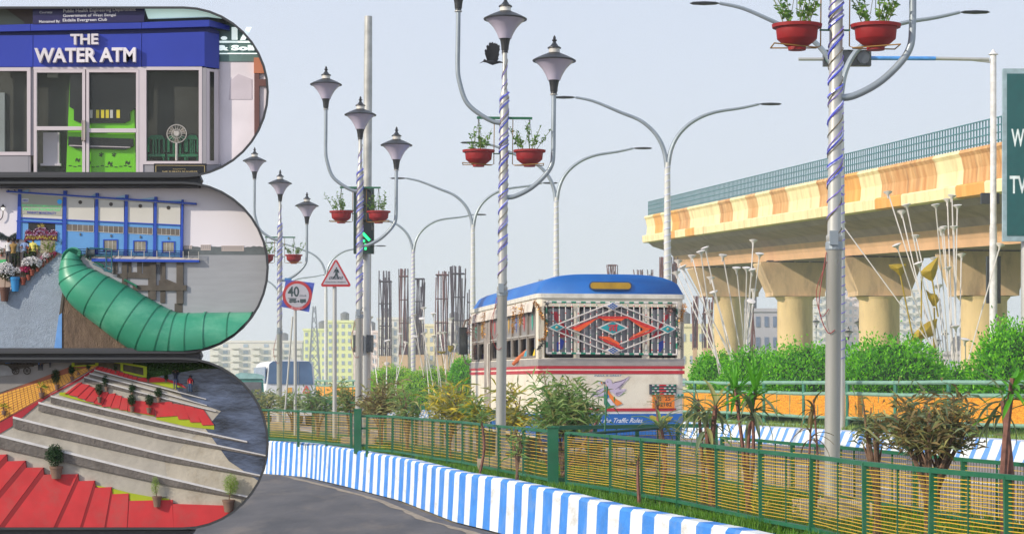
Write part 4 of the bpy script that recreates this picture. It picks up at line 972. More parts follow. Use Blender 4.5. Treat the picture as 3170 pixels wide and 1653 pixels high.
# dove carrying a tricolour ribbon
dv = m('dove_lilac', (198, 184, 208), var=.05, rough=.6); dl = m('dove_line', (84, 66, 92)); db = MB()
def dec(pts, k, y0=-.0075): plate(db, [B2(*p) for p in pts[::-1]], y0 - .002 - .001 * k, y0, k)
dec([(700, 310), (710, 270), (745, 243), (795, 250), (825, 290), (830, 335), (880, 300), (980, 280), (1080, 240), (1160, 190), (1120, 260), (1085, 290), (1040, 340), (985, 390), (950, 430), (900, 410), (985, 440), (1075, 425), (1080, 450), (1040, 480), (1020, 520), (960, 560), (900, 560), (850, 510), (790, 470), (750, 400), (720, 350)], 0)
dec([(680, 405), (600, 440), (530, 480), (450, 520), (455, 545), (500, 560), (590, 570), (665, 550), (720, 500), (720, 420)], 0)
dec([(835, 340), (880, 300), (985, 283), (1085, 243), (1160, 190), (1085, 255), (985, 297), (885, 315)], 1); dec([(450, 520), (530, 470), (600, 432), (680, 405), (600, 445), (530, 487)], 1)
for a_ in (0, 1, 2, 3): dec([(890 + a_ * 40, 430 - a_ * 28), (1020 + a_ * 20, 370 - a_ * 34), (1022 + a_ * 20, 374 - a_ * 34), (892 + a_ * 40, 436 - a_ * 28)], 1)
for a_ in (0, 1, 2, 3): dec([(900, 500 + a_ * 10), (1040 - a_ * 30, 470 + a_ * 26), (1038 - a_ * 30, 477 + a_ * 26), (900, 506 + a_ * 10)], 1)
dec([(738, 300), (745, 290), (757, 292), (760, 303), (748, 310)], 1); dec([(665, 300), (700, 295), (712, 320), (690, 345), (672, 330)], 1)
dec([(712, 335), (735, 400), (790, 500), (870, 590), (960, 640), (1022, 690), (985, 712), (920, 735), (860, 680), (790, 600), (740, 470)], 2); dec([(705, 560), (790, 600), (850, 680), (910, 742), (820, 758), (760, 690), (725, 620)], 3)
dec([(690, 340), (715, 420), (720, 560), (740, 640), (820, 750), (760, 765), (715, 760), (680, 700), (680, 420)], 4); dec([(722, 545), (745, 528), (770, 550), (768, 585), (740, 600)], 5); dec([(690, 420), (716, 420), (718, 525), (692, 525)], 6)
dec([(570, 290), (610, 268), (650, 285), (622, 290), (605, 320), (640, 350), (600, 348), (570, 320)], 3); dec([(622, 300), (650, 290), (640, 320), (655, 345), (628, 335)], 2)
db.build('dove_painting', [dv, dl, m('saffron', (234, 128, 44)), m('ribbon_white', (210, 208, 222)), m('ribbon_green', (30, 124, 96)), m('ribbon_blue', (40, 130, 190)), m('ribbon_grey', (130, 126, 130))], bus)
db = MB(); dec([(1510, 920), (1560, 905), (1640, 930), (1700, 980), (1770, 910), (1860, 930), (1960, 930), (1900, 1000), (1830, 1075), (1760, 1060), (1700, 1000), (1640, 1060), (1560, 1000)], 0, -.052); db.build('bumper_emblem', m('emblem_gold', (184, 166, 50)), bus)
b = MB(); n = 14; p = B2(2100, 990); plate(b, [(p[0] + .045 * math.cos(6.283 * j / n), p[1] + .07 * math.sin(6.283 * j / n)) for j in range(n)], -.056, -.051); b.build('bumper_rosette', m('rosette', (84, 110, 140)), bus)
# number plate and lamp grille
x0, z1 = B2(1580, 535); x1, z0 = B2(1988, 780); b = MB(); b.box((x0, -.03, z0), (x1, -.003, z1)); b.build('number_plate', m('plate_orange', (236, 128, 26), rough=.5, var=.05), bus)
b = MB()
for s, u, v, w_, h_ in (('WB', 1640, 640, 100, 66), ('25', 1812, 640, 98, 70), ('D2182', 1640, 745, 295, 72)):
    x, z = B2(u, v); text_on(b, s, (x, -.032, z), (w_ * .000926, 0, 0), (0, 0, h_ * .000926), bold=.01)
b.build('lettering', m('letter_black', (30, 30, 30)), bus)
b = MB(); x0, z1 = B2(1555, 345); x1, z0 = B2(2020, 525); b.box((x0 - .03, -.05, z0), (x1, -.002, z1)); b.build('lamp_box', m('lamp_box_dark', (58, 66, 80)), bus)
for i in range(4):
    v = 352 + i * 52; b = MB(); n = 10; 
    for j in range(n):
        u0, u1 = 1562 + j * 44, 1562 + (j + 1) * 44; q0, q1 = B2(u0, v), B2(u1, v + 22); k_ = 2 if 3 <= j + (i % 2) * .4 <= 5 else (j + i) % 2; b.box((q0[0], -.062, q1[1]), (q1[0], -.051, q0[1]), int(k_))
    b.build('lamp_grille_bar', [barw, tick_g, m('lamp_red', (214, 44, 50))], bus)
b = MB(); x, z = B2(2030, 590); b.box((x, -.008, z), (x + .13, -.001, z + .07)); b.build('side_badge', m('badge', (190, 222, 214)), bus)
b = MB(); plate(b, [B2(*p) for p in [(2040, 575), (2070, 520), (2100, 575), (2130, 520), (2170, 520), (2150, 575), (2120, 560), (2095, 585)]][::-1], -.0115, -.0085); b.build('badge_mark', m('badge_teal', (30, 150, 130)), bus)
# left side windows, frames, panes, awnings
ny = 9; pitch_ = (BL - .55) / ny
for i in range(ny + 1):
    y = .30 + i * pitch_; b = MB(); b.box((.004, y - .045, 1.866), (.07, y + .045, 2.719)); b.build('side_pillar', frm, bus)
    b = MB(); b.box((BW - .07, y - .045, 1.866), (BW - .004, y + .045, 2.719)); b.build('side_pillar', frm, bus)
b = MB(); b.box((.004, .005, 1.866), (.06, .30, 2.719)); b.build('side_corner_panel', bw, bus); b = MB(); b.box((BW - .06, .005, 1.866), (BW - .004, .30, 2.719)); b.build('side_corner_panel', bw, bus)
pg = [m('pane_dull', (128, 122, 118), rough=.3, var=.12, scale=3), m('curtain_teal', (60, 160, 140), rough=.6), m('curtain_red', (190, 84, 90), rough=.6), m('curtain_blue', (96, 110, 170), rough=.6), m('curtain_yellow', (200, 160, 70), rough=.6)]
for i in range(ny):
    y0, y1 = .30 + i * pitch_ + .045, .30 + (i + 1) * pitch_ - .045
    b = MB(); b.box((.03, y0, 2.27), (.04, y1, 2.718)); b.build('upper_pane', pg[0], bus)
    ym = (y0 + y1) / 2; b = MB(); b.prism([(.026, ym, 2.33), (.026, ym + .07, 2.45), (.026, ym + .05, 2.62), (.026, ym - .05, 2.62), (.026, ym - .07, 2.45)][::-1], (-.003, 0, 0)); b.build('pane_painting', pg[1 + i % 4], bus)
    b = MB(); b.box((.0, y0 - .01, 2.245), (.05, y1 + .01, 2.268)); b.build('window_rail', m('rail_pale', (186, 180, 172), rough=.4, metal=.2), bus)
    b = MB(); b.box((.06, y0, 1.87), (.07, y0 + (y1 - y0) * .5, 2.244)); b.build('sliding_pane', bglass, bus)
    b = MB(); f0 = rr_rect(y0 + .01, 1.875, y1 - .01, 2.24, .05); f1 = rr_rect(y0 + .045, 1.905, y1 - .045, 2.21, .04)
    for j in range(len(f0)):
        jn = (j + 1) % len(f0); b.prism([(.012, f0[j][0], f0[j][1]), (.012, f0[jn][0], f0[jn][1]), (.012, f1[jn][0], f1[jn][1]), (.012, f1[j][0], f1[j][1])], (.02, 0, 0))
    b.build('window_frame', frm, bus)
    # scalloped awning
    b = MB(); n = 8; vs = []
    for j in range(n + 1):
        yy = y0 - .03 + (y1 - y0 + .06) * j / n; dp = .12 * (1 - abs(2 * j / n - 1) ** 4); vs += [(-.012, yy, 2.83), (-.03 - dp * .3, yy, 2.78), (-.055 - dp * .2, yy, 2.64)]
    b.add(vs, [(3 * j + r_, 3 * j + r_ + 1, 3 * j + r_ + 4, 3 * j + r_ + 3) for j in range(n) for r_ in (0, 1)]); b.build('awning', m('awning_cream', (206, 196, 186), rough=.7), bus)
for y, L_ in ((1.05, .3), (1.75, .4), (5.2, .45), (6.3, .8), (7.0, .35)):
    garland([(-.09, y, 2.78), (-.10, y + .03, 2.78 - L_ * .5), (-.09, y + .12, 2.78 - L_)], tin if y < 6 else m('tinsel_brown', (120, 70, 60)), .05)
# right side windows darker, plain
b = MB(); b.box((BW - .055, .35, 1.87), (BW - .05, BL - .3, 2.71)); b.build('right_panes', bglass, bus)
# front glass, entrance door, grab rail
b = MB(); b.box((.1, BL - .05, 1.5), (BW - .1, BL - .02, 2.719)); b.build('windscreen', bglass, bus)
b = MB(); b.box((-.014, 4.95, .62), (-.010, 5.65, 2.66)); b.build('door', m('door_grey', (150, 140, 132), rough=.6), bus)
b = MB(); b.tube([(-.06, 4.9, 1.25), (-.07, 4.9, 1.6), (-.06, 4.9, 2.18), (-.02, 4.9, 2.2)], .018, 6); b.build('grab_rail', gw_, bus)
b = MB(); b.box((-.24, BL - .1, 2.02), (-.06, BL + .02, 2.58)); b.build('side_mirror', m('mirror_black', (48, 54, 60), rough=.3), bus)
b = MB(); b.box((-.22, BL - .112, 2.05), (-.10, BL - .101, 2.55)); b.build('mirror_glass', m('mirror_glass', (110, 118, 116), rough=.1, metal=.5), bus)
b = MB(); b.tube([(0, BL - .1, 2.75), (-.1, BL - .04, 2.72), (-.15, BL - .04, 2.57)], .022, 6); b.build('mirror_arm', m('arm_brown', (130, 110, 100)), bus); b = MB(); b.tube([(0, BL - .1, 1.8), (-.1, BL - .04, 1.84), (-.15, BL - .04, 2.03)], .014, 6); b.build('mirror_arm', m('arm_brown', (130, 110, 100)), bus)
for x in (.06, BW - .32):
    for y in (1.9, 6.2):
        wb = thing('wheel', (0, 0, 0), '', ''); del wb['label']; del wb['category']; wb.parent = bus; wb.location = (x, y, .47)
        b = MB(); b.lathe([(.30, 0), (.45, .0), (.47, .04), (.47, .22), (.45, .26), (.30, .26)], n=28); b.v = [(z, xx, yy) for xx, yy, z in b.v]; b.build('tyre', rubber, wb, smooth=True)
        b = MB(); b.lathe([(.08, .06), (.28, .03), (.30, .05), (.30, .2), (.1, .22)], n=20); b.v = [(z, xx, yy) for xx, yy, z in b.v]; b.build('rim', m('rim_grey', (150, 150, 150), metal=.4), wb, smooth=True)
b = MB(); plate(b, rr_rect(0, 0, 1, 1, .1), 0, 1) if False else b.box((.2, .3, .35), (2.3, BL - .3, .52)); b.build('underbody', rubber, bus)
# passengers glimpsed at the left windows
def passenger(y, z, col, pose, label, skin=(120, 80, 60)):
    e = thing('person', bus.matrix_basis @ Vector((.17, y, z)), label, 'person', 'passengers inside the bus', rz=BA)
    b = MB(); b.tube([(0, 0, -.28), (0, 0, -.1), (0, 0, .0), (0, 0, .06)], [.13, .15, .12, .05], 10); b.build('clothing', m('cloth_%d_%d_%d' % col, col, rough=.8), e, smooth=True)
    b = MB(); b.lathe([(.03, .04), (.06, .08), (.078, .15), (.07, .21), (.03, .25)], n=12); b.build('head', m('skin_%d' % skin[0], skin), e, smooth=True)
    b = MB(); b.lathe([(.08, .14), (.085, .18), (.075, .235), (.03, .262)], (0, .015, 0), 12); b.build('hair', m('hair_black', (24, 20, 20)), e, smooth=True)
    if pose:
        b = MB(); b.tube(spline([(-.02, .1, .02), (-.10, .2, -.05), (-.21, .42, -.18), (-.24, .5, -.22)], 4), [.05] * 8 + [.035] * 5, 8); b.build('arm', m('cloth_%d_%d_%d' % pose, pose, rough=.8), e, smooth=True)
passenger(.62, 2.02, (226, 190, 20), None, 'passenger in bright yellow at the rearmost left bus window'); passenger(1.5, 2.0, (60, 150, 170), (196, 108, 66), 'passenger with an orange-sleeved arm resting out of the bus window'); passenger(6.7, 1.96, (96, 70, 150), None, 'passenger in purple at the front left bus window')
# ---------------------------------------------------------------- white minibus and the teal vehicle at the far left
mw = m('van_white', (226, 228, 230), rough=.4, var=.04); vg = m('van_glass', (84, 112, 146), rough=.15, var=.2, scale=1.5)
D = 60; k = D / FPX; v0 = P(825, 0, D)
van = thing('minibus', (v0.x, D, ZR), 'white minibus with a wide blue rear window, beyond the left median bushes', 'minibus', rz=R(12))
W = 1.56; 
def vz(y): return CH - (y - HY) / FPX * D - ZR
prof = [(0, .35), (W, .35), (W + .02, 1.1), (W - .06, vz(1128)), (W - .22, vz(1117)), (W / 2, vz(1111)), (.22, vz(1117)), (.08, vz(1128)), (-.02, 1.1)]
b = MB(); plate(b, prof, 0, 5.6); b.build('body', mw, van)
b = MB(); plate(b, [(.04, vz(1188)), (W - .06, vz(1190)), (W - .12, vz(1126)), (W - .2, vz(1118)), (.2, vz(1118)), (.09, vz(1126))], -.03, -.005); b.build('rear_window', vg, van)
for x in (.42, 1.0): b = MB(); b.box((x, -.04, vz(1188)), (x + .035, -.031, vz(1119))); b.build('window_bar', m('van_trim', (120, 130, 140)), van)
b = MB(); b.box((.62, -.02, vz(1216)), (.82, -.004, vz(1199))); b.build('number_plate', m('plate_amber', (226, 168, 70)), van)
b = MB(); tp = [(1.17, vz(1215)), (1.39, vz(1215)), (1.28, vz(1194))]
for i in range(3):
    p, q = tp[i], tp[(i + 1) % 3]; b.bar((p[0], -.02, p[1]), (q[0], -.02, q[1]), .02, .045)
b.build('warning_triangle', m('tri_red', (216, 96, 84)), van)
b = MB(); b.box((-.03, .25, vz(1185)), (-.004, 5.2, vz(1135))); b.build('side_windows', vg, van)
for x in (-.01, W - .2):
    for y in (.9, 4.4): b = MB(); b.lathe([(.2, 0), (.34, 0), (.36, .04), (.36, .2), (.34, .22)], n=20); b.v = [(x + z, y + xx, .36 + yy) for xx, yy, z in b.v]; b.build('wheel', rubber, van, smooth=True)
D = 52; c_ = P(800, 0, D); tv = thing('auto_rickshaw', (c_.x, D, ZR), 'teal canvas-topped auto rickshaw half hidden behind the exhibit board', 'auto rickshaw', rz=R(8))
def tz(y): return CH - (y - HY) / FPX * D - ZR
b = MB(); plate(b, [(-.6, .4), (.15, .4), (.17, .95), (.13, tz(1175)), (.0, tz(1163)), (-.5, tz(1158)), (-.6, tz(1165))], 0, 1.5); b.build('body', m('rick_teal', (70, 140, 130), rough=.6), tv)
b = MB(); plate(b, [(-.63, tz(1172)), (.16, tz(1172)), (.17, tz(1167)), (.1, tz(1160)), (-.05, tz(1156)), (-.5, tz(1153)), (-.63, tz(1158))], -.04, 1.6); b.build('canopy', m('rick_canopy', (150, 190, 190), rough=.7), tv)
b = MB(); plate(b, [(-.5, .95), (.08, .95), (.08, tz(1182)), (-.5, tz(1182))], -.02, -.004); b.build('rear_window', bglass, tv)
for x in (-.52, .02): b = MB(); b.lathe([(.1, 0), (.22, 0), (.22, .12), (.1, .12)], n=16); b.v = [(x + z, .3 + xx, .22 + yy) for xx, yy, z in b.v]; b.build('wheel', rubber, tv)
# ---------------------------------------------------------------- plants
bark = m('bark', (118, 92, 74), rough=.95, var=.3, scale=20, bump=.5); bark2 = m('bark_reddish', (122, 84, 74), rough=.95, var=.3, scale=20)
LM = dict(g=leafmat('leaf_green', (74, 126, 50), (156, 180, 104), .45), o=leafmat('leaf_olive', (122, 130, 70), (188, 182, 116), .45), y=leafmat('leaf_yellow', (156, 160, 40), (230, 204, 60), .45), d=leafmat('leaf_dark', (80, 106, 74), (144, 156, 116), .4),
          b=leafmat('leaf_brownish', (96, 84, 50), (140, 120, 70)), br=leafmat('leaf_bright', (52, 130, 24), (110, 190, 40), .4))
def bush(x, ybase, ytop, wpx, D, label, kinds, n=260, L=(.12, .24), wd=.022, stems=6, crown=.52, seed=1, zb=ZM - .02, name='shrub', open_=1.0, cx_off=0, thick=1.0):
    """a shrub of several leaning stems that carry drooping narrow leaves; sizes in pixels at distance D"""
    rr = random.Random(seed); base = P(x, 0, D); base.z = zb; H = (CH - (ytop - HY) / FPX * D) - zb; W = wpx / FPX * D / 2
    if D > 25: n = int(n * 1.45); L = (.15, .28); wd = .03
    e = thing(name, base, label, 'shrub', 'oleander bushes on the median'); st = MB(); lf = MB()
    tips = []
    for i in range(stems):
        a = rr.uniform(0, 6.283); q = rr.uniform(.25, .9) * W; tip = Vector((math.cos(a) * q + cx_off, math.sin(a) * q * .8, H * rr.uniform(.6, .88)))
        mid = Vector((tip.x * .22, tip.y * .22, tip.z * .5)); pts = spline([(rr.uniform(-.03, .03), rr.uniform(-.03, .03), -.05), mid, tip], 4); N = len(pts)
        st.tube(pts, [.019 * thick * (1 - .65 * j / N) for j in range(N)], 5); tips.append((pts, tip))
        for j in range(2):
            p0 = pts[rr.randint(4, N - 2)]; t2 = p0 + Vector((rr.uniform(-.5, .5) * W, rr.uniform(-.4, .4) * W, H * rr.uniform(.12, .3))); st.tube([p0, t2], [.009 * thick, .004], 4); tips.append(([p0, t2], t2))
    for i in range(n):
        pts, tip = rr.choice(tips); t = rr.random() ** .6; p = Vector(pts[0]).lerp(Vector(tip), .45 + .6 * t) if len(pts) > 2 else pts[0].lerp(tip, t)
        p = p + Vector((rr.gauss(0, .13), rr.gauss(0, .13), rr.gauss(0, .08))) * (W / .4) * open_
        if p.z < H * (1 - crown): p.z = H * (1 - crown) + rr.random() * .2 * H
        if p.z > H: p.z = H - rr.random() * .15
        d = Vector((rr.uniform(-1, 1), rr.uniform(-1, 1), rr.uniform(-.1, 1.0))); lf.leaf(p, d, rr.uniform(*L), wd * rr.uniform(.8, 1.2), rr.randrange(len(kinds)), rr.uniform(.1, .5))
    st.build('stem', bark, e); lf.build('foliage', [LM[k_] for k_ in kinds], e); return e
#    x   ybase ytop w   D
for i, a in enumerate([
    (815, 0, 1212, 130, 43, 'olive bush at the foot of the board edge', 'do', 380), (905, 0, 1205, 120, 44, 'loose olive bush between the faded lamp post and the sign brace', 'go', 340), (985, 0, 1192, 120, 39, 'dark bush left of the pedestrian sign post', 'dg', 380),
    (1082, 0, 1178, 90, 37, 'feathery bush between the pedestrian sign post and second lamp post', 'go', 330), (1180, 0, 1172, 150, 33, 'brownish round bush right of the second lamp post', 'ob', 520), (1262, 0, 1196, 110, 31, 'sparse thin-stemmed shrub left of the yellow bush', 'go', 200),
    (1390, 0, 1185, 190, 28.5, 'wide yellow-tinged bush under the bus front', 'yo', 560), (1480, 0, 1210, 70, 26.5, 'small yellowish shrub left of the tall lantern post', 'yg', 200), (1590, 0, 1195, 90, 26, 'yellow-leaved shrub just right of the tall lantern post', 'yo', 300)]):
    bush(*a[:6], a[6], n=a[7], seed=i + 3)
bush(1745, 0, 1172, 200, 22.6, 'big oleander with dense drooping leaves before the bus rear corner', 'ggog', n=1500, L=(.14, .28), wd=.026, stems=14, seed=40, crown=.55)
bush(2880, 0, 1180, 270, 13.6, 'gnarled bush with a grey-green crown, nearest on the right', 'dbob', n=1700, L=(.09, .19), wd=.02, stems=12, seed=44, crown=.42, open_=.85, thick=1.5)
bush(2720, 0, 1215, 130, 14.0, 'leaning bare-stemmed shrub left of the gnarled bush', 'od', n=200, L=(.09, .18), wd=.017, stems=5, seed=47, crown=.36, cx_off=-.02, thick=1.5)
bush(1600, 0, 1330, 60, 21.9, 'short leafy shoot below the big oleander', 'g', n=60, seed=52, stems=3)
# dracaena: rosettes of long leaves on bare canes, each leaf its own piece
leaf_me = []
for q, mt in enumerate(('d', 'g', 'o', 'b', 'br')):
    b = MB(); n = 6; vs = []
    for i in range(n + 1):
        t = i / n; wv = .026 * math.sin(math.pi * min(1, t * .9 + .12)) ** .8 if i < n else .001; z = .16 * t - .30 * t * t * (1 if mt != 'br' else .3); vs += [(t * .42, -wv, z + .006), (t * .42, 0, z - .004), (t * .42, wv, z + .006)]
    b.add(vs, [(3 * i + r_, 3 * i + r_ + 1, 3 * i + r_ + 4, 3 * i + r_ + 3) for i in range(n) for r_ in (0, 1)]); leaf_me.append(b.mesh('leaf', LM[mt]))
def dracaena(x, D, tops, label, zb=ZM - .02, seed=1, sc=1.0, nl=22, more=1.05, kinds=(0, 1), r_=.022, droopy=.5):
    rr = random.Random(seed); base = P(x, 0, D); base.z = zb; e = thing('dracaena_plant', base, label, 'plant', 'cane plants on the median')
    for (tx, ty, k_) in tops:
        tip = P(tx, ty, D + rr.uniform(-.15, .15)) - base; b = MB(); mid = tip * .5 + Vector((rr.uniform(-.05, .05), 0, 0)); pts = spline([(rr.uniform(-.04, .04), 0, -.05), mid, tip], 4); b.tube(pts, [r_ * (1 - .4 * i / len(pts)) for i in range(len(pts))], 6); b.build('cane', bark2, e)
        for i in range(int(nl * more)):
            a = rr.uniform(0, 6.283); el = rr.uniform(-.9, 1.25) if droopy else rr.uniform(.2, 1.4); s = sc * rr.uniform(.55, .98)
            q = Matrix.Rotation(a, 3, 'Z') @ Matrix.Rotation(-el, 3, 'Y'); link_mesh('leaf', leaf_me[k_ if rr.random() < .8 else rr.choice(kinds)], e, tip - Vector((0, 0, rr.random() * .12)), q.to_euler(), (s, s, s))
dracaena(2048, 17.9, [(2045, 1310, 0)], 'single cane with a mophead of hanging grey leaves left of the bus number plate', seed=2, sc=.85, nl=20)
dracaena(2185, 17.6, [(2160, 1235, 0), (2205, 1320, 1)], 'pale-leaved canes at the bus right corner', seed=3, sc=.8, nl=16, kinds=(0, 2))
dracaena(2215, 16.9, [(2215, 1255, 2), (2185, 1300, 0)], 'thick cane bundle with long arching leaves', seed=4, sc=.95, nl=16, kinds=(0, 2), r_=.035)
dracaena(2310, 16.7, [(2275, 1200, 4), (2340, 1195, 4), (2330, 1265, 0)], 'bright green topped canes before the far hedge', seed=5, sc=.95, nl=20, kinds=(4, 0))
dracaena(2520, 14.9, [(2518, 1235, 3), (2510, 1320, 3)], 'thin reddish cane just left of the nearest lamp', seed=6, sc=.6, nl=10, kinds=(3, 0), r_=.012)
dracaena(3110, 12.6, [(3135, 1170, 4), (3105, 1240, 0)], 'tilted cane plant with bright tuft at the right edge', seed=7, sc=.8, nl=18, kinds=(4, 0), r_=.03)
dracaena(1488, 23.4, [(1488, 1290, 1)], 'small upright spiky plant behind the fence before the bus front', seed=8, sc=.55, nl=24, kinds=(1,), droopy=0)
dracaena(1720, 22.0, [(1662, 1330, 1), (1850, 1300, 1)], 'low spiky shoots under the big oleander', seed=9, sc=.5, nl=16, kinds=(1,), droopy=0)
dracaena(1980, 17.7, [(1975, 1425, 3)], 'yellow-leaved seedling seen through the near fence', seed=10, sc=.32, nl=18, kinds=(3, 2), droopy=0)
dracaena(2060, 22, [(2030, 1240, 2), (2036, 1225, 2)], 'yellow-tinged croton shoots in front of the number plate', seed=11, sc=.35, nl=26, kinds=(2,), droopy=0)
e = thing('tree_stake', (.95, 20.6, ZM), 'thin green stake standing in front of the bus rear', 'stake'); b = MB(); t_ = P(1880, 1195, 20.6) - Vector(e.location); b_ = P(1870, 1380, 20.6) - Vector(e.location); b.tube([b_ - Vector((0, 0, .3)), b_, t_], .011, 6); b.build('rod', green, e)
# small ground plants inside the fence
for i, (x, D) in enumerate([(2460, 15.4), (2540, 14.8), (2790, 13.0), (2960, 12.2), (3060, 11.8), (2350, 16.2), (2160, 17.4), (2900, 12.4)]):
    g_ = P(x, 0, D); e = thing('seedling', (g_.x, D, ZM - .02), ['leafy seedling left of the nearest lamp pedestal', 'tiny seedling right of the nearest lamp pedestal', 'yellowish seedling below the gnarled bush', 'seedling right of the gnarled bush', 'feathery seedling by the tilted cane plant', 'small seedling behind the fifth fence post', 'low seedling by the thick cane bundle', 'young shoot right beside the gnarled trunk'][i], 'plant', 'seedlings in the turf')
    b = MB()
    for q in range(40): b.leaf((rnd(-.05, .05), rnd(-.05, .05), rnd(0, .18)), (rnd(-1, 1), rnd(-1, 1), rnd(.2, 1.5)), rnd(.07, .14), .014, 0, .2)
    b.build('foliage', LM['y' if i % 3 == 2 else 'g'], e)
# ---------------------------------------------------------------- clipped hedges on the far verge
def hedge(x0, x1, yt, D, label, mt, seed, n=7000, zb=ZF, sz=(.055, .10), yb=None, dens=1):
    rr = random.Random(seed); c_ = P((x0 + x1) / 2, 0, D); e = thing('clipped_bush', (c_.x, D, zb), label, 'bush', 'round clipped bushes along the far verge')
    W = (x1 - x0) / 2 / FPX * D; H = CH - (yt - HY) / FPX * D - zb; lf = MB(); core = MB()
    def rad(a, ph): return 1 + .10 * noise.noise(Vector((math.cos(a) * 1.6 + seed * 3, math.sin(a) * 1.6, ph * 1.8))) + .06 * noise.noise(Vector((math.cos(a) * 5, math.sin(a) * 5 + seed, ph * 5)))
    def surf(a, ph, s=1): 
        r_ = rad(a, ph) * s; cp = math.cos(ph) ** .75 if math.cos(ph) > 0 else 0; return Vector((W * r_ * math.cos(a) * cp, W * .8 * r_ * math.sin(a) * cp, H * (.12 + .88 * math.sin(ph)) * r_))
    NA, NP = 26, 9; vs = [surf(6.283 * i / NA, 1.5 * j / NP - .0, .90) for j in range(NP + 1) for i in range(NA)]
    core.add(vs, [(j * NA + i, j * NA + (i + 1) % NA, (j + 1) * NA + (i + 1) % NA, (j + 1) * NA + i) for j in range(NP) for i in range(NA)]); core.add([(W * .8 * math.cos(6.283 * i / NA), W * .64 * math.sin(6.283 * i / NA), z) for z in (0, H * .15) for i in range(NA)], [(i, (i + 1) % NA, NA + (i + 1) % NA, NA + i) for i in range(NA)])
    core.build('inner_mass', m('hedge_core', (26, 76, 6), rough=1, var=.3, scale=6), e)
    for i in range(n):
        a = rr.uniform(3.0, 6.5) if rr.random() < .75 else rr.uniform(0, 6.283); ph = math.asin(rr.uniform(0, .99)); s = rr.uniform(.84, 1.04) + (rr.random() * .12 if rr.random() < .09 else 0)
        p = surf(a, ph, s); nr = Vector((math.cos(a) * math.cos(ph), math.sin(a) * math.cos(ph), math.sin(ph) + .2)); d = nr + Vector((rr.uniform(-1, 1), rr.uniform(-1, 1), rr.uniform(-.5, 1)))
        lf.leaf(p, d, rr.uniform(*sz) * 1.2, rr.uniform(*sz) * .62, 0, .1, nrm=nr + Vector((rr.uniform(-.6, .6), rr.uniform(-.6, .6), rr.uniform(-.6, .6))))
    lf.build('foliage', mt, e); return e
HB = leafmat('hedge_leaf', (46, 144, 4), (146, 228, 16), .42); HB2 = leafmat('hedge_leaf_lime', (100, 174, 8), (176, 220, 24), .4)
hedge(2125, 2300, 1094, 54, 'clipped bush nearest the bus, below the white trumpet flowers', HB, 1)
hedge(2215, 2450, 1084, 51, 'wide clipped bush before the second pier', HB, 2)
hedge(2345, 2630, 1066, 49, 'clipped bush left of the nearest lamp post', HB, 3)
hedge(2560, 2950, 1048, 45, 'broadest clipped bush, between the nearest lamp and the golden flowers', HB, 4, 9000)
hedge(2860, 3040, 1130, 47, 'low clipped bush behind the trumpet flower stems', HB, 5, 3000)
hedge(2985, 3330, 1000, 40, 'tallest clipped bush at the right edge', HB, 6, 9000)
hedge(1120, 1300, 1138, 80, 'yellow-green clipped bush farthest left', HB2, 7); hedge(1230, 1450, 1146, 76, 'middle yellow-green clipped bush left of the bus', HB2, 8); hedge(1385, 1480, 1112, 70, 'taller green clipped bush touching the bus front', HB, 9)
for i, (x, D, w_) in enumerate([(2165, 51, 80)]):
    hedge(x - w_ / 2, x + w_ / 2, 1188, D + 1.5, 'low yellow-green shrub behind the railing, number-plate side' if i == 0 else ['', 'low shrub behind the railing left of the bright canes', 'low shrub behind the railing right of the bright canes', 'low shrub behind the railing left of the nearest lamp'][i], HB2, 20 + i, 1600)
# ---------------------------------------------------------------- the exhibit board with three relief dioramas, standing by the near road
BD = 6.0
def I(x, y, d):
    i = CUR['i']
    return P(x, y, BD + (d if d <= 0 else d * .5 if i == 0 else .065 - (.13 - d) * (.22 if i == 1 else .3)))
CUR = dict(z=None, i=0)
PX = BD / FPX
Z1 = lambda u, v: (u * .41687, v * .41687)
Z2 = lambda u, v: (u * .41687, 550 + v * .41687)
Z3 = lambda u, v: (u * .41687, 1093 + v * .41687)
ZD = lambda u, v: (u * .20844, 560 + v * .20844)
PILLS = [(27, 544), (568.5, 1088), (1112, 1632.5)]
def pill(i, grow=0, x0=-300, n=20):
    y0, y1 = PILLS[i]; y0 -= grow; y1 += grow; r_ = (y1 - y0) / 2; cx_, cy_ = 826.5 + grow - r_, (y0 + y1) / 2
    return [(x0, y0)] + [(cx_ + r_ * math.sin(math.pi * j / n), cy_ - r_ * math.cos(math.pi * j / n)) for j in range(n + 1)] + [(x0, y1)]
def clip(poly, cp):
    """poly: (x, y, d) list clipped by the convex clockwise-on-screen outline cp"""
    out_ = list(poly)
    for i in range(len(cp)):
        ax, ay = cp[i]; bx, by = cp[(i + 1) % len(cp)]; inp = out_; out_ = []
        if not inp: break
        side = lambda p: (bx - ax) * (p[1] - ay) - (by - ay) * (p[0] - ax)
        for j in range(len(inp)):
            p, q = inp[j - 1], inp[j]; sp, sq = side(p), side(q)
            if (sp >= 0) != (sq >= 0):
                t = sp / (sp - sq); out_.append(tuple(p[k_] + (q[k_] - p[k_]) * t for k_ in range(3)))
            if sq >= 0: out_.append(q)
    return out_
CUR.update(z=Z1, i=0)
def pp(b, pts, d=.1, t=.012, k=0, raw=False):
    """a slab with its outline given in zoomed pixels (u, v[, depth])"""
    z = CUR['z']; q = []
    for p in pts:
        x, y = (p[0], p[1]) if raw else z(p[0], p[1]); q.append((x, y, p[2] if len(p) > 2 else d))
    q = clip(q, pill(CUR['i'], -1.5))
    if len(q) < 3: return b
    w_ = [I(*p) for p in q]; nrm = Vector((0, 0, 0))
    for i in range(len(w_)): nrm += w_[i].cross(w_[(i + 1) % len(w_)])
    if nrm.y > 0: w_ = w_[::-1]
    return b.prism(w_, (0, t, 0), k)
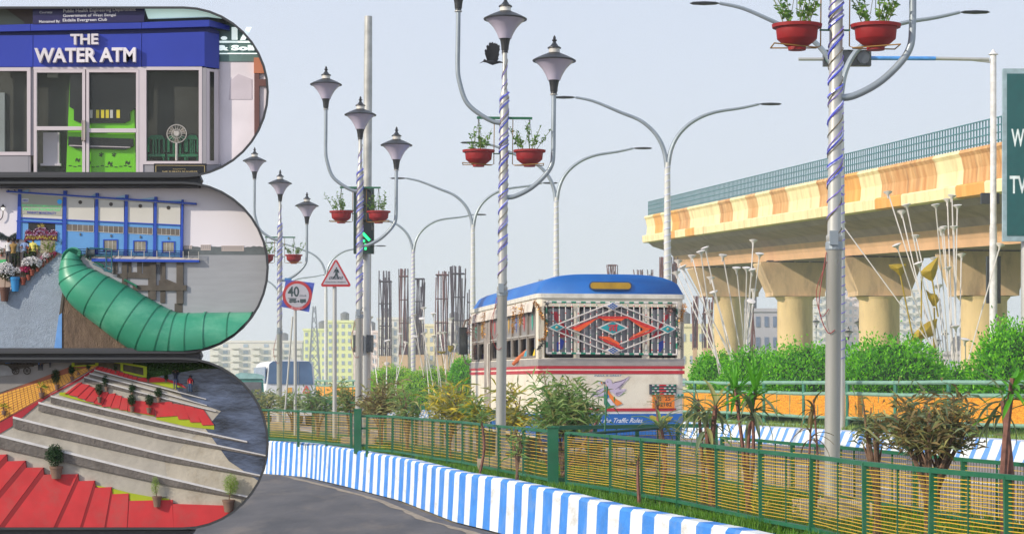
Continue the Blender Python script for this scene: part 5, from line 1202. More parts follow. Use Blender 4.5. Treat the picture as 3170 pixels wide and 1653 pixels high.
def pr(b, u0, v0, u1, v1, d=.1, t=.012, k=0): return pp(b, [(u0, v0), (u1, v0), (u1, v1), (u0, v1)], d, t, k)
def px(u, v, d): return I(*CUR['z'](u, v), d)
def txt(b, s, u0, v1, u1, v0, d, thick=0, bold=0, skew=0, k=0):
    """lettering whose box runs from (u0, v1) bottom left to (u1, v0) top right; skew lifts the right end"""
    o = px(u0, v1, d); text_on(b, s, o, px(u1, v1 - skew, d) - o, px(u0, v0, d) - o, k, thick=thick, bold=bold, nrm=(0, -1, 0))
def clip_mesh(b):
    """cut a solid by the pill outline"""
    bm = bmesh.new(); vs = [bm.verts.new(p) for p in b.v]
    for f, k_ in zip(b.f, b.mi):
        try: fc = bm.faces.new([vs[i] for i in f]); fc.material_index = k_
        except ValueError: pass
    cp = pill(CUR['i'], -2, n=14); o = Vector((0, 0, CH))
    for i in range(len(cp) - 1):
        a, c_ = I(*cp[i], 0), I(*cp[i + 1], 0); nn = (a - o).cross(c_ - o).normalized(); mid = I(400, sum(PILLS[CUR['i']]) / 2, 0)
        if nn.dot(mid - o) > 0: nn = -nn
        bmesh.ops.bisect_plane(bm, geom=bm.verts[:] + bm.edges[:] + bm.faces[:], plane_co=o, plane_no=nn, clear_outer=True)
    bm.verts.index_update(); r_ = MB(); r_.v = [tuple(v.co) for v in bm.verts]; r_.f = [tuple(v.index for v in f.verts) for f in bm.faces]; r_.mi = [f.material_index for f in bm.faces]; bm.free(); return r_
def T(name, u, v, d, label, cat, group=None):
    e = thing(name, px(u, v, d), label, cat, group); return e
def put(b, name, mats, e, **kw):
    """link as a part of e, coordinates made local"""
    if not b.v: return None
    o = Vector(e.location); b.v = [tuple(Vector(p) - o) for p in b.v]; return b.build(name, mats, e, **kw)
bz = thing('exhibit_board', (I(390, 0, 0).x, BD + .1, 0), 'tall dark exhibit board with three round-ended display windows at the left roadside', 'display board')
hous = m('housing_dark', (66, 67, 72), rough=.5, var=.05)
for i in range(3):
    b = MB(); o1 = pill(i, 6); o2 = pill(i, -1); n = len(o1)
    # rim: ring prism in front, flaring with the cabinet behind it
    A0 = [I(x, y, -.012) for x, y in o1]; A1 = [P(x, y, BD + .09) for x, y in o1]; B0 = [I(x, y, -.012) for x, y in o2]; B1 = [P(x, y, BD + .085) for x, y in o2]
    vs = A0 + A1 + B0 + B1; fs = []
    for j in range(n):
        jn = (j + 1) % n; fs += [(j, n + j, n + jn, jn), (2 * n + j, 2 * n + jn, 3 * n + jn, 3 * n + j), (j, jn, 2 * n + jn, 2 * n + j)]
    b.add(vs, fs); b.add([p for p in A1], [tuple(range(n))]); put(b, 'rim', m('rim_dark', (58, 60, 64), rough=.45, var=.05), bz)
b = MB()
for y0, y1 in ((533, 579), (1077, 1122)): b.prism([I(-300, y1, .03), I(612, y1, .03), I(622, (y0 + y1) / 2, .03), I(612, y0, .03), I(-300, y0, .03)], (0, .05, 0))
b.prism([I(-300, 1700, .03), I(560, 1700, .03), I(600, 1641, .03), I(-300, 1638, .03)], (0, .05, 0)); put(b, 'gap_shadow_plate', hous, bz)  # dark plates stand in for the soft shadow between and below the windows
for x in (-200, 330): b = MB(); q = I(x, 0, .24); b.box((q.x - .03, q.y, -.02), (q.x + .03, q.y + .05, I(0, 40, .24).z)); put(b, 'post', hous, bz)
# ================================================================= 1: the water kiosk
CUR.update(z=Z1, i=0)
for i, (mt) in enumerate((m('backing_grey', (150, 150, 152), rough=.8, var=.2, scale=5), m('painted_sky', (230, 226, 234), rough=.9, var=.04, scale=3), m('backing_earth', (140, 134, 120), rough=.9, var=.2, scale=12))):
    CUR['i'] = i; b = MB(); pp(b, [(x, y) for x, y in pill(i, -1.6)], .14, .008, raw=True); put(b, 'back_panel', mt, bz)
CUR['i'] = 0
kb_ = m('kiosk_blue', (44, 62, 168), rough=.35, var=.08, scale=4); kb2_ = m('kiosk_blue_dark', (26, 34, 96), rough=.5); alu = m('kiosk_frame', (204, 194, 200), rough=.4, var=.05); kg = m('kiosk_grey', (148, 146, 154), rough=.5, var=.06)
e = T('street_wall', 1800, 900, .12, 'bright white wall behind the water kiosk', 'wall'); b = MB(); pr(b, 1600, 405, 2000, 1320, .12); put(b, 'wall', m('wall_pinkwhite', (232, 224, 232), var=.08, scale=9), e)
b = MB(); pp(b, [(1710, 600), (1770, 550), (1870, 590), (1870, 740), (1700, 740)], .117, .003); put(b, 'faded_patch', m('patch', (206, 196, 206)), e)
b = MB(); pr(b, 1885, 430, 2000, 545, .10); put(b, 'awning_box', m('awning_orange', (196, 124, 94)), e); b = MB(); pr(b, 1888, 545, 1925, 1040, .104); pr(b, 1925, 590, 1990, 640, .104); put(b, 'door_post', m('post_brown', (110, 76, 74)), e)
e = T('shop_sign', 1780, 300, .11, 'glowing white shop sign on a teal panel behind the water kiosk', 'sign'); b = MB(); pr(b, 1600, 180, 2000, 460, .115); put(b, 'sign_panel', m('sign_teal', (96, 124, 122)), e)
sg = m('sign_glow', (232, 250, 250), emit=.6); b = MB(); txt(b, '.1/', 1640, 300, 1870, 205, .11, .003, bold=.05); txt(b, '& Soli', 1610, 378, 1890, 338, .11, .003, bold=.05); pr(b, 1630, 306, 1960, 320, .11, .003); pr(b, 1630, 396, 1960, 404, .11, .003); put(b, 'lettering', sg, e)
e = T('light_canopy', 1300, 100, .12, 'pale glowing canopy strip above the kiosk roof', 'canopy'); b = MB(); pp(b, [(1065, 40), (1700, 40), (1760, 150), (1540, 125), (1100, 140)], .03); put(b, 'sheet', m('canopy_glow', (206, 238, 232), emit=.35), e); b = MB(); pp(b, [(1110, 140), (1540, 124), (1700, 140), (1800, 190), (1560, 165), (1110, 165)], .112); put(b, 'edge', m('canopy_dark', (84, 92, 96)), e)
e = T('facade', 100, 120, .12, 'dim greyish house front behind the kiosk roof, top left', 'building'); b = MB(); pr(b, -60, 40, 180, 190, .13); pr(b, 180, 40, 246, 190, .118); put(b, 'wall', m('facade_grey', (112, 104, 100), var=.1), e); b = MB(); pp(b, [(-60, 66), (40, 66), (205, 185), (-60, 185)], .12, .006); put(b, 'awning', m('awning_green', (126, 136, 124)), e)
e = T('header_board', 650, 120, .012, 'dark indigo notice board with white text on the kiosk roof', 'notice board'); b = MB(); pp(b, [(243, 40), (1076, 40), (1068, 165), (243, 182)], .012); put(b, 'panel', m('board_indigo', (34, 30, 82), rough=.4), e)
b = MB(); W_ = m('header_white', (226, 226, 236)); txt(b, 'Courtesy:', 294, 108, 390, 86, .010, skew=2); txt(b, 'Public Health Engineering Department', 470, 104, 1008, 72, .010, skew=14, bold=.01); txt(b, 'Government of West Bengal', 468, 137, 860, 108, .010, skew=8, bold=.01); txt(b, 'Maintained By:', 290, 178, 446, 154, .010, skew=3, bold=.01); txt(b, 'Ekdalia Evergreen Club', 466, 170, 795, 142, .010, skew=6, bold=.01); put(b, 'lettering', W_, e)
ki = T('water_kiosk', 800, 1300, .04, 'blue and silver water vending kiosk with glass doors under THE WATER ATM letters', 'kiosk')
for pts in ([(-60, 190), (224, 181), (224, 231), (-60, 238)], [(227, 181), (1050, 168), (1050, 214), (227, 231)], [(1053, 168), (1555, 150), (1555, 199), (1053, 214)]): b = MB(); pp(b, pts, .015, .03); put(b, 'cornice_panel', kb_, ki)
b = MB(); pp(b, [(1556, 150, .015), (1700, 192, .075), (1700, 222, .075), (1556, 199, .015)], t=.02); put(b, 'cornice_panel', kb_, ki)
b = MB(); pp(b, [(-60, 238), (224, 232), (1555, 199), (1555, 242), (1053, 252), (245, 265), (-60, 265)], .045, .02); pp(b, [(1556, 199, .045), (1625, 235, .07), (1625, 250, .07), (1556, 242, .045)]); put(b, 'cornice_soffit', kb2_, ki)
for pts in ([(-60, 266), (243, 264), (243, 499), (-60, 499)], [(247, 264), (1050, 252), (1050, 498), (247, 499)], [(1054, 252), (1520, 238), (1520, 494), (1054, 497)]): b = MB(); pp(b, pts, .035, .02); put(b, 'fascia_panel', kb_, ki)
b = MB(); pp(b, [(1521, 238, .035), (1626, 245, .08), (1626, 510, .08), (1521, 498, .035)]); put(b, 'fascia_panel', kb_, ki)
lt = m('letter_pale', (224, 218, 224), rough=.4); b = MB(); txt(b, 'THE', 530, 340, 737, 262, .034, .016, bold=.03, skew=3); put(b, 'raised_lettering', lt, ki); b = MB(); txt(b, 'WATER ATM', 265, 474, 1015, 366, .034, .018, bold=.03, skew=5); put(b, 'raised_lettering', lt, ki)
def frame(u0, v0, u1, v1, w_, d, name='window_frame', pane=None):
    b = MB(); pr(b, u0, v0, u1, v0 + w_, d, .014); pr(b, u0, v1 - w_, u1, v1, d, .014); pr(b, u0, v0 + w_, u0 + w_, v1 - w_, d, .014); pr(b, u1 - w_, v0 + w_, u1, v1 - w_, d, .014); put(b, name, alu, ki)
    b = MB(); pr(b, u0 + w_, v0 + w_, u1 - w_, v1 - w_, d + .006, .002); put(b, 'pane', pane or KP, ki)
KP = m('kiosk_pane', (120, 126, 122), rough=.06, alpha=.07, spec=.5)
frame(-60, 503, 226, 1155, 26, .035); b = MB(); pr(b, 226, 500, 248, 1155, .045); put(b, 'side_post', kg, ki)
b = MB(); pr(b, -60, 1157, 212, 1320, .04); put(b, 'lower_panel', kg, ki); b = MB(); pr(b, 212, 1157, 226, 1320, .042); put(b, 'lower_panel', kg, ki)
b = MB(); pr(b, 248, 500, 1060, 518, .035, .02); put(b, 'door_head', alu, ki)
frame(250, 519, 632, 1330, 22, .032, 'door_leaf'); frame(640, 519, 1030, 1330, 20, .032, 'door_leaf')
b = MB(); pr(b, 270, 940, 614, 968, .031); pr(b, 660, 955, 1012, 985, .031); put(b, 'door_rail', alu, ki)
for u in (612, 630): b = MB(); b.tube([px(u, 900, .026), px(u, 897, .016), px(u, 1042, .016), px(u, 1045, .026)], .003, 6); put(b, 'door_handle', m('handle_steel', (150, 140, 134), metal=.6, rough=.3), ki)
b = MB(); pr(b, 1030, 500, 1062, 1320, .034); put(b, 'side_post', alu, ki)
frame(1062, 498, 1500, 1222, 24, .034); b = MB(); pr(b, 1501, 505, 1532, 1222, .036); put(b, 'side_post', kg, ki)
b = MB(); pp(b, [(1533, 508, .036), (1556, 512, .045), (1556, 1224, .045), (1533, 1222, .036)]); pp(b, [(1590, 516, .06), (1622, 520, .075), (1622, 1220, .075), (1590, 1222, .06)]); pp(b, [(1556, 512, .045), (1590, 516, .06), (1590, 535, .06), (1556, 532, .045)]); pp(b, [(1556, 1195, .045), (1590, 1195, .06), (1590, 1222, .06), (1556, 1224, .045)]); put(b, 'window_frame', alu, ki)
b = MB(); pp(b, [(1556, 532, .055), (1590, 535, .068), (1590, 1195, .068), (1556, 1195, .055)], t=.002); put(b, 'pane', KP, ki)
b = MB(); pr(b, 1062, 1223, 1533, 1320, .04); pp(b, [(1533, 1226, .04), (1640, 1222, .085), (1640, 1320, .085), (1533, 1320, .04)]); put(b, 'lower_panel', kg, ki)
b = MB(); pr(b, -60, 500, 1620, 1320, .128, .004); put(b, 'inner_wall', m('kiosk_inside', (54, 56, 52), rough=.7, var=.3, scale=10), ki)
b = MB(); pr(b, -60, 690, 34, 1130, .11); put(b, 'inner_board', m('inside_pale', (140, 150, 152)), ki); b = MB(); pr(b, 320, 985, 440, 1215, .10); pr(b, 300, 1215, 450, 1232, .09); put(b, 'inner_cabinet', m('cabinet_white', (206, 200, 208)), ki)
b = MB(); pr(b, 350, 525, 430, 578, .11, .004); put(b, 'tube_light', m('tube_dim', (150, 156, 150)), ki)
e = T('water_dispenser', 750, 1290, .09, 'lime green water dispenser with black hood and tray inside the kiosk', 'dispenser')
lg = m('machine_green', (120, 214, 30), rough=.35, var=.12, scale=6); bk = m('machine_black', (26, 28, 26), rough=.3)
b = MB(); pp(b, [(520, 560), (990, 560), (1010, 1300), (490, 1300)], .085, .03); put(b, 'body', lg, e)
b = MB(); pp(b, [(520, 522), (1015, 522), (1010, 800), (965, 830), (965, 895), (925, 915), (600, 915), (548, 895), (548, 815), (515, 795)], .07, .02); put(b, 'hood', bk, e)
b = MB(); pp(b, [(508, 1015), (985, 1032), (990, 1085), (930, 1110), (560, 1100), (505, 1080)], .06, .03); put(b, 'tray', bk, e); b = MB(); pp(b, [(515, 1078), (965, 1092), (965, 1098), (515, 1086)], .058, .004); put(b, 'tray_edge', alu, e)
yl = m('note_yellow', (222, 206, 50)); wl = m('note_white', (200, 200, 196))
for u0, u1, mt in ((665, 686, wl), (713, 736, yl), (750, 773, yl), (785, 808, yl), (817, 838, wl), (865, 890, yl)): b = MB(); pr(b, u0, 818, u1, 878, .066, .003); put(b, 'note', mt, e)
b = MB()
for s_, u, v in (('*', 735, 1150), ('*', 830, 1150), ('~', 560, 1190), ('~', 640, 1210), ('~', 800, 1215), ('~', 930, 1210)): txt(b, s_, u, v + 18, u + 34, v - 18, .083, bold=.02)
for i in range(14): u = 510 + i * 34; pr(b, u, 1228 + (i * 7) % 12, u + 22, 1234 + (i * 7) % 12, .082, .002)
put(b, 'flower_print', m('print_dark', (40, 70, 24)), e)
fn = T('pedestal_fan', 1310, 1180, .08, 'white pedestal fan behind the kiosk window', 'fan'); b = MB(); c_ = px(1312, 995, .075); r_ = 74 * .41687 * PX
wf = m('fan_white', (206, 200, 196), rough=.4)
for rr_ in (1, .97, .5): b.tube([c_ + Vector((r_ * rr_ * math.cos(6.283 * j / 24), 0, r_ * .93 * rr_ * math.sin(6.283 * j / 24))) for j in range(25)], .0011, 5)
for j in range(18): a = 6.283 * j / 18; b.tube([c_ + Vector((.2 * r_ * math.cos(a), -.004, .2 * r_ * math.sin(a))), c_ + Vector((r_ * math.cos(a), 0, r_ * .93 * math.sin(a)))], .0005, 3)
put(b, 'guard', wf, fn)
for j in range(3): a = 6.283 * j / 3 + .4; b = MB(); b.prism([c_ + Vector((.15 * r_ * math.cos(a), .004, .15 * r_ * math.sin(a))), c_ + Vector((.9 * r_ * math.cos(a - .35), .004, .9 * r_ * math.sin(a - .35))), c_ + Vector((.9 * r_ * math.cos(a + .5), .006, .9 * r_ * math.sin(a + .5)))], (0, .002, 0)); put(b, 'blade', m('fan_blade', (150, 142, 132)), fn)
b = MB(); pp(b, [(1295, 975), (1325, 972), (1332, 992), (1322, 1010), (1298, 1010), (1290, 992)], .068, .012); put(b, 'hub', wf, fn); b = MB(); b.tube([px(1312, 1065, .08), px(1310, 1195, .08)], .004, 8); put(b, 'stand', wf, fn)
cg = m('chair_green', (18, 104, 66), rough=.4)
for i, (u0, u1, lab) in enumerate(((1095, 1225, 'green plastic chair at the left of the kiosk fan'), (1242, 1385, 'green plastic chair behind the kiosk fan'), (1385, 1470, 'green plastic chair leaning right of the kiosk fan'))):
    e = T('plastic_chair', (u0 + u1) / 2, 1180, .1, lab, 'chair', 'plastic chairs in the kiosk'); W = u1 - u0
    b = MB(); pp(b, [(u0, 1130), (u0, 1030), (u0 + W * .2, 1005), (u1 - W * .2, 1005), (u1, 1030), (u1, 1130), (u1 - W * .12, 1130), (u1 - W * .12, 1035), (u0 + W * .12, 1035), (u0 + W * .12, 1130)], .10, .008)
    for q in (.28, .44, .62): pr(b, u0 + W * q, 1030, u0 + W * (q + .1), 1145, .102, .005)
    put(b, 'backrest', cg, e); b = MB(); pr(b, u0, 1145, u1, 1165, .085, .03); put(b, 'seat', cg, e)
    for q in (.02, .88): b = MB(); pr(b, u0 + W * q, 1165, u0 + W * (q + .08), 1192, .09, .008); put(b, 'leg', cg, e)
e = T('plaque', 1330, 1260, .03, 'black inauguration plaque with gold lettering below the kiosk window', 'plaque'); b = MB(); pr(b, 1143, 1216, 1532, 1330, .034, .005); put(b, 'slab', m('plaque_black', (26, 26, 28), rough=.2), e)
b = MB(); gd = m('plaque_gold', (190, 170, 120), rough=.4); txt(b, 'Inaugurated by', 1285, 1262, 1380, 1252, .032); txt(b, 'SHRI SUBRATA MUKHERJEE', 1205, 1288, 1465, 1270, .032, bold=.01); txt(b, "Hon'ble Minister In Charge", 1242, 1302, 1430, 1294, .032)
for q in ([(1155, 1228), (1520, 1230), (1520, 1233), (1155, 1231)], [(1155, 1228), (1159, 1228), (1159, 1320), (1155, 1320)], [(1517, 1230), (1521, 1230), (1521, 1320), (1517, 1320)]): pp(b, q, .032, .001)
put(b, 'lettering', gd, e)
# ================================================================= 2: the pumping station on the river
CUR.update(z=Z2, i=1)
e = T('river_water', 1500, 800, .13, 'calm grey river behind the pumping station', 'water'); b = MB(); pp(b, [(470, 572, .134), (2000, 572, .134), (2000, 1040, .128), (470, 1330, .128)], t=.004); o = put(b, 'water_sheet', m('river_grey', (158, 160, 166), rough=.3, var=.06, scale=9, stretch=(1, 1, 7), bump=.03), e); e['kind'] = 'structure'; del e['category']; del e['label']
e = T('far_bank', 1650, 540, .133, 'hazy far river bank with trees', 'bank'); b = MB(); top = [(1355, 574)] + [(1355 + i * 22, 512 + 22 * noise.noise(Vector((i * .6, 3, 0)))) for i in range(30)] + [(2000, 574)]; pp(b, top, .133, .003)
put(b, 'tree_line', m('bank_grey', (100, 108, 112), var=.12, scale=60), e); e['kind'] = 'stuff'; del e['category']; del e['label']
for (u0, v0, u1, v1, lab) in ((1365, 503, 1425, 530, 'low pale house at the left end of the far bank'), (1490, 498, 1566, 540, 'pinkish house on the far bank'), (1645, 505, 1812, 546, 'long pale apartment row on the far bank')):
    e = T('bank_house', (u0 + u1) / 2, v1, .13, lab, 'house', 'houses on the far bank'); b = MB(); pr(b, u0, v0, u1, v1, .130, .003); put(b, 'wall', m('bank_house', (184, 172, 168), var=.06), e)
    n = int((u1 - u0) / 14)
    for i in range(n):
        for j in range(2): b = MB(); pr(b, u0 + 5 + i * 14, v0 + 7 + j * 14, u0 + 11 + i * 14, v0 + 14 + j * 14, .129, .0008); put(b, 'window', m('bank_window', (130, 130, 136)), e)
st = T('pumping_station', 700, 600, .1, 'blue and white pumping station on concrete stilts over the river', 'building')
B1 = m('station_blue', (34, 74, 178), rough=.5, var=.06); B2_ = m('station_light_blue', (96, 154, 212), rough=.7, var=.06, scale=14); WH = m('station_white', (206, 204, 198), rough=.8, var=.05, scale=10)
tl = lambda u: 126 + (u - 150) * .062      # wall top
ml = lambda u: 300 + (u - 150) * .0463     # middle blue band
bl = lambda u: 566 + (u - 480) * .025      # foot of the wall
colx = [(122, 158, 88, 456), (458, 494, 97, 566), (697, 730, 114, 572), (917, 950, 127, 580), (1134, 1165, 142, 586), (1336, 1361, 164, 592)]
for i in range(5):
    u0 = colx[i][1] - 3; u1 = colx[i + 1][0] + 3
    b = MB(); pp(b, [(u0, tl(u0)), (u1, tl(u1)), (u1, ml(u1)), (u0, ml(u0))], .098, .01); put(b, 'upper_wall', WH, st)
    b = MB(); foot = (lambda u: 480) if i == 0 else bl
    pp(b, [(u0, ml(u0)), (u1, ml(u1)), (u1, bl(u1) if i else 566), (u0, bl(u0) if i else 456)], .098, .01); put(b, 'lower_wall', B2_, st)
for u0, u1, vt, vb in colx: b = MB(); pp(b, [(u0 + 12, vt), (u1, vt), (u1 - 6, vb), (u0 - 0, vb)], .082, .02); put(b, 'blue_column', B1, st)
for (u0, v0, u1, v1) in ((158, 88, 210, 104), (678, 117, 712, 134), (860, 130, 930, 146), (1036, 146, 1146, 160), (1210, 166, 1346, 174)): b = MB(); pp(b, [(u0, v1), (u1, v0), (u1, v1 + 4), (u0, v1 + 4)], .10, .01); put(b, 'roof_fin', m('fin_pale', (160, 200, 226)), st)
b = MB(); pp(b, [(47, 97), (1457, 188), (1455, 201), (46, 109)], .068, .025); put(b, 'canopy_edge', B1, st); b = MB(); pp(b, [(46, 109, .07), (1455, 201, .07), (1340, 196, .1), (135, 128, .1)], t=.004); put(b, 'canopy_soffit', WH, st)
b = MB(); pp(b, [(150, 294), (1340, 349), (1340, 358), (150, 303)], .086, .014); put(b, 'blue_band', B1, st); b = MB(); pp(b, [(121, 318), (494, 334), (494, 345), (121, 328)], .078, .022); put(b, 'porch_band', B1, st)
for i in range(1, 5):
    u0 = colx[i][1] + 2; u1 = colx[i + 1][0] - 2; v0 = 346 + (u0 - 490) * .042
    b = MB(); pp(b, [(u0, v0), (u1, v0 + 8), (u1, v0 + 56), (u0, v0 + 46)], .095, .002); put(b, 'clerestory_pane', m('clere_brown', (112, 104, 96), rough=.2, var=.3, scale=20), st)
    for q in range(6): t = q / 5; u = u0 + (u1 - u0) * t; b = MB(); pr(b, u - 1.2, v0 + 8 * t, u + 1.2, v0 + 47 + 8 * t, .093, .003); put(b, 'mullion', WH, st)
    b = MB(); pp(b, [(u0, v0 + 46), (u1, v0 + 56), (u1, v0 + 59), (u0, v0 + 49)], .091, .006); put(b, 'window_sill', WH, st)
    uc = (u0 + u1) / 2; vf = tl(uc) + 30; b = MB(); pp(b, [(uc + 14 * math.cos(6.283 * j / 14), vf + 14 * math.sin(6.283 * j / 14)) for j in range(14)], .094, .006); put(b, 'exhaust_fan', m('fan_dark', (70, 64, 60)), st)
    vl = v0 + 66; b = MB(); pr(b, uc - 5, vl, uc + 5, vl + 18, .085, .014); put(b, 'wall_lamp', m('wall_lamp', (96, 100, 100)), st)
for u0, v0, u1, v1 in ((765, 458, 874, 551), (988, 466, 1090, 556), (1200, 472, 1299, 560)):
    b = MB(); 
    for q in ((u0, v0, u1, v0 + 8), (u0, v1 - 9, u1, v1), (u0, v0 + 8, u0 + 8, v1 - 9), (u1 - 8, v0 + 8, u1, v1 - 9)): pr(b, *q, .088, .012)
    put(b, 'window_frame', B1, st); b = MB(); pr(b, u0 + 8, v0 + 8, u1 - 8, v1 - 9, .096, .002); put(b, 'window_pane', m('station_pane', (136, 132, 120), rough=.3, var=.25, scale=40), st)
    for q in range(1, 3): u = u0 + 8 + (u1 - u0 - 16) * q / 3; b = MB(); pr(b, u - 1.5, v0 + 8, u + 1.5, v1 - 9, .093, .003); put(b, 'mullion', WH, st)
    b = MB()
    for q in range(8): v = v0 + 14 + q * 9; pr(b, u0 + 9, v, u1 - 9, v + 2, .0945, .001)
    put(b, 'shutter_slats', m('shutter', (170, 164, 150)), st, kind='stuff')
b = MB(); pp(b, [(155, 124), (465, 146), (462, 284), (152, 270)], .092, .004); put(b, 'sign_panel', m('station_sign', (168, 170, 160), rough=.6, var=.04), st)
CUR['z'] = ZD; b = MB(); txt(b, 'RAW WATER INTAKE PUMPING STATION FOR', 322, 380, 912, 345, .089, bold=.012, skew=-24); txt(b, '50 MLD WATER TREATMENT PLANT', 340, 434, 898, 398, .089, bold=.012, skew=-18); put(b, 'green_lettering', m('neon_green', (110, 216, 140), emit=.25), st)
b = MB(); txt(b, 'PANIHATI MUNICIPALITY', 402, 488, 832, 452, .089, bold=.012, skew=-14); txt(b, 'KMDA', 335, 304, 414, 278, .086, bold=.02); put(b, 'blue_lettering', m('letter_navy', (60, 64, 176)), st)
b = MB(); pp(b, [(326, 262), (424, 262), (422, 318), (324, 316)], .0885, .003); put(b, 'logo_plate', m('logo_white', (206, 210, 216)), st); b = MB(); pp(b, [(884 + 36 * math.cos(6.283 * j / 20), 310 + 36 * math.sin(6.283 * j / 20)) for j in range(20)], .088, .003); put(b, 'logo_disc', m('logo_blue', (50, 154, 222), emit=.2), st)
CUR['z'] = Z2
b = MB(); pr(b, 210, 336, 410, 462, .0965, .001); put(b, 'doorway', m('door_dark', (30, 32, 40)), st)
b = MB(); pp(b, [(300, 462), (410, 462), (410, 560), (300, 560)], .0966, .001); put(b, 'porch_wall', m('porch_beige', (166, 156, 140)), st)
b = MB(); pp(b, [(680, 575, .088), (1478, 598, .088), (1478, 612, .06), (680, 603, .06)], t=.004); put(b, 'deck_floor', m('deck_grey', (176, 168, 164)), st); b = MB(); pp(b, [(680, 600), (1478, 611), (1478, 628), (680, 622)], .056, .05); put(b, 'deck_edge', B1, st)
cc = m('stilt_concrete', (92, 86, 80), rough=.95, var=.2, scale=20, dirt=(66, 60, 54), dscale=9)
for u0, u1, v1, d in ((840, 872, 716, .118), (950, 976, 716, .122), (1018, 1052, 742, .12), (1062, 1100, 730, .124), (905, 943, 800, .108), (1190, 1228, 930, .116), (1112, 1158, 905, .10), (1310, 1360, 935, .10), (1100, 1150, 905, .118)): b = MB(); pr(b, u0, 626, u1, v1, d, .01); put(b, 'stilt', cc, st)
for pts, d in (([(985, 798), (1383, 798), (1383, 838), (985, 838)], .095), ([(870, 715), (1000, 700), (1160, 730), (1160, 752), (870, 740)], .112), ([(1180, 760), (1310, 800), (1180, 800)], .11), ([(1185, 757), (1240, 755), (1330, 792), (1300, 800)], .105)): b = MB(); pp(b, pts, d, .012); put(b, 'tie_beam', cc, st)
b = MB(); pr(b, 1296, 935, 1356, 1000, .125, .002); put(b, 'foot_patch', m('foot_patch_dark', (80, 74, 68)), st)  # flat darker patch just below the front right stilt
bk2 = m('rail_black', (40, 46, 60))
for v0, v1 in ((530, 548), (545, 562), (562, 576)): b = MB(); b.tube([px(580, v0, .06), px(1478, v1, .06)], .0011, 5); put(b, 'railing_bar', bk2, st)
for u in (700, 790, 880, 975, 1070, 1165, 1260, 1360, 1400, 1474): b = MB(); b.tube([px(u, 533 + (u - 580) * .018, .06), px(u, 600, .06)], .0011, 5); put(b, 'railing_post', WH, st)
b = MB()
for i in range(9): b.tube([px(1160, 650 + i * 8, .104), px(1186, 646 + i * 8, .104)], .0007, 4)
b.tube([px(1158, 720, .104), px(1172, 645, .104)], .0008, 4); b.tube([px(1186, 720, .104), px(1190, 645, .104)], .0008, 4); put(b, 'cat_ladder', bk2, st)
# garland arch at the door
e = T('garland_arch', 305, 420, .075, 'purple and yellow flower garland arch over the station door', 'garland'); CUR['z'] = ZD
b = MB(); pp(b, [(365, 905), (370, 770), (395, 728), (430, 735), (470, 765), (520, 715), (600, 690), (680, 705), (740, 765), (790, 745), (835, 745), (850, 790), (845, 905), (830, 880), (600, 870), (400, 880), (385, 905)], .08, .006); put(b, 'cloth', m('garland_maroon', (104, 34, 64), rough=.9, var=.3, scale=60), e)
b = MB(); rr = random.Random(3)
for i in range(420):
    if i % 3 == 0: u = rr.uniform(370, 845); v = 800 + rr.uniform(-6, 6)
    elif i % 3 == 1:
        t = rr.random(); u = 370 + 475 * t; v = 775 - 85 * math.sin(math.pi * min(1, max(0, (t - .22) / .56))) if .22 < t < .78 else 765 - 35 * math.sin(math.pi * ((t / .22) if t < .22 else (1 - t) / .22)); v += rr.uniform(-6, 6)
    else: t = math.pi * rr.random(); u = 598 - 62 * math.cos(t); v = 785 - 48 * math.sin(t)
    p = px(u, v, .077); b.leaf(p, rdir(), .004, .004, i % 2)
for i in range(150): u = rr.uniform(375, 845); v = rr.uniform(800, 845); b.leaf(px(u, v, .077), (0, -.1, -1), .005, .002, 2)
for i in range(14): a = math.pi * (i + .5) / 14; b.leaf(px(610, 690, .078), (math.cos(a), 0, math.sin(a)), .016, .0016, 2, 0)
put(b, 'flowers', [m('fl_lilac', (190, 140, 190)), m('fl_pale', (206, 196, 206)), m('fl_yellow', (196, 176, 80))], e); CUR['z'] = Z2
# walkway, kerb, bank
e = T('walkway', 250, 900, .12, '', ''); del e['category']; del e['label']; e['kind'] = 'structure'
b = MB(); pp(b, [(440, 572, .126), (480, 572, .126), (472, 860, .118), (437, 1020, .116), (395, 1330, .112), (-60, 1330, .112), (-60, 870, .118), (75, 850, .118), (300, 680, .124)], t=.004); put(b, 'deck_plate', m('walk_steel', (150, 164, 182), rough=.5, var=.1, scale=60, bump=.5, dirt=(126, 136, 150), dscale=14), e)
b = MB(); pp(b, [(437, 1020, .112), (459, 1005, .112), (458, 1330, .104), (394, 1330, .104)], t=.012); put(b, 'blue_kerb', m('kerb_soft_blue', (104, 156, 220), var=.1, scale=30), e); b = MB(); pp(b, [(462, 850), (478, 850), (459, 1005), (438, 1020)], .114, .01); put(b, 'kerb_stone', cc, e)
e = T('river_bank', 700, 1200, .12, '', ''); del e['category']; del e['label']; e['kind'] = 'structure'; b = MB(); pp(b, [(476, 860), (640, 900), (1010, 1330), (457, 1330), (459, 1005)], .124, .004); put(b, 'bank_slope', m('bank_mud', (116, 98, 84), rough=.95, var=.3, scale=26, dirt=(80, 68, 60), dscale=12, bump=.5, stretch=(3, 1, 1)), e)
e = T('forecourt', 60, 600, .125, '', ''); del e['category']; del e['label']; e['kind'] = 'structure'; b = MB(); pp(b, [(-60, 560), (440, 545), (445, 590), (300, 690), (-60, 880)], .129, .004); put(b, 'paving', m('forecourt_tan', (170, 150, 138)), e); b = MB(); pp(b, [(-60, 615), (60, 605), (50, 640), (-60, 660)], .127, .001); put(b, 'green_carpet', m('carpet_green', (70, 176, 110)), e)
e = T('tree_clump', 60, 450, .12, 'hazy dark trees left of the pumping station', 'trees'); e['kind'] = 'stuff'; b = MB()
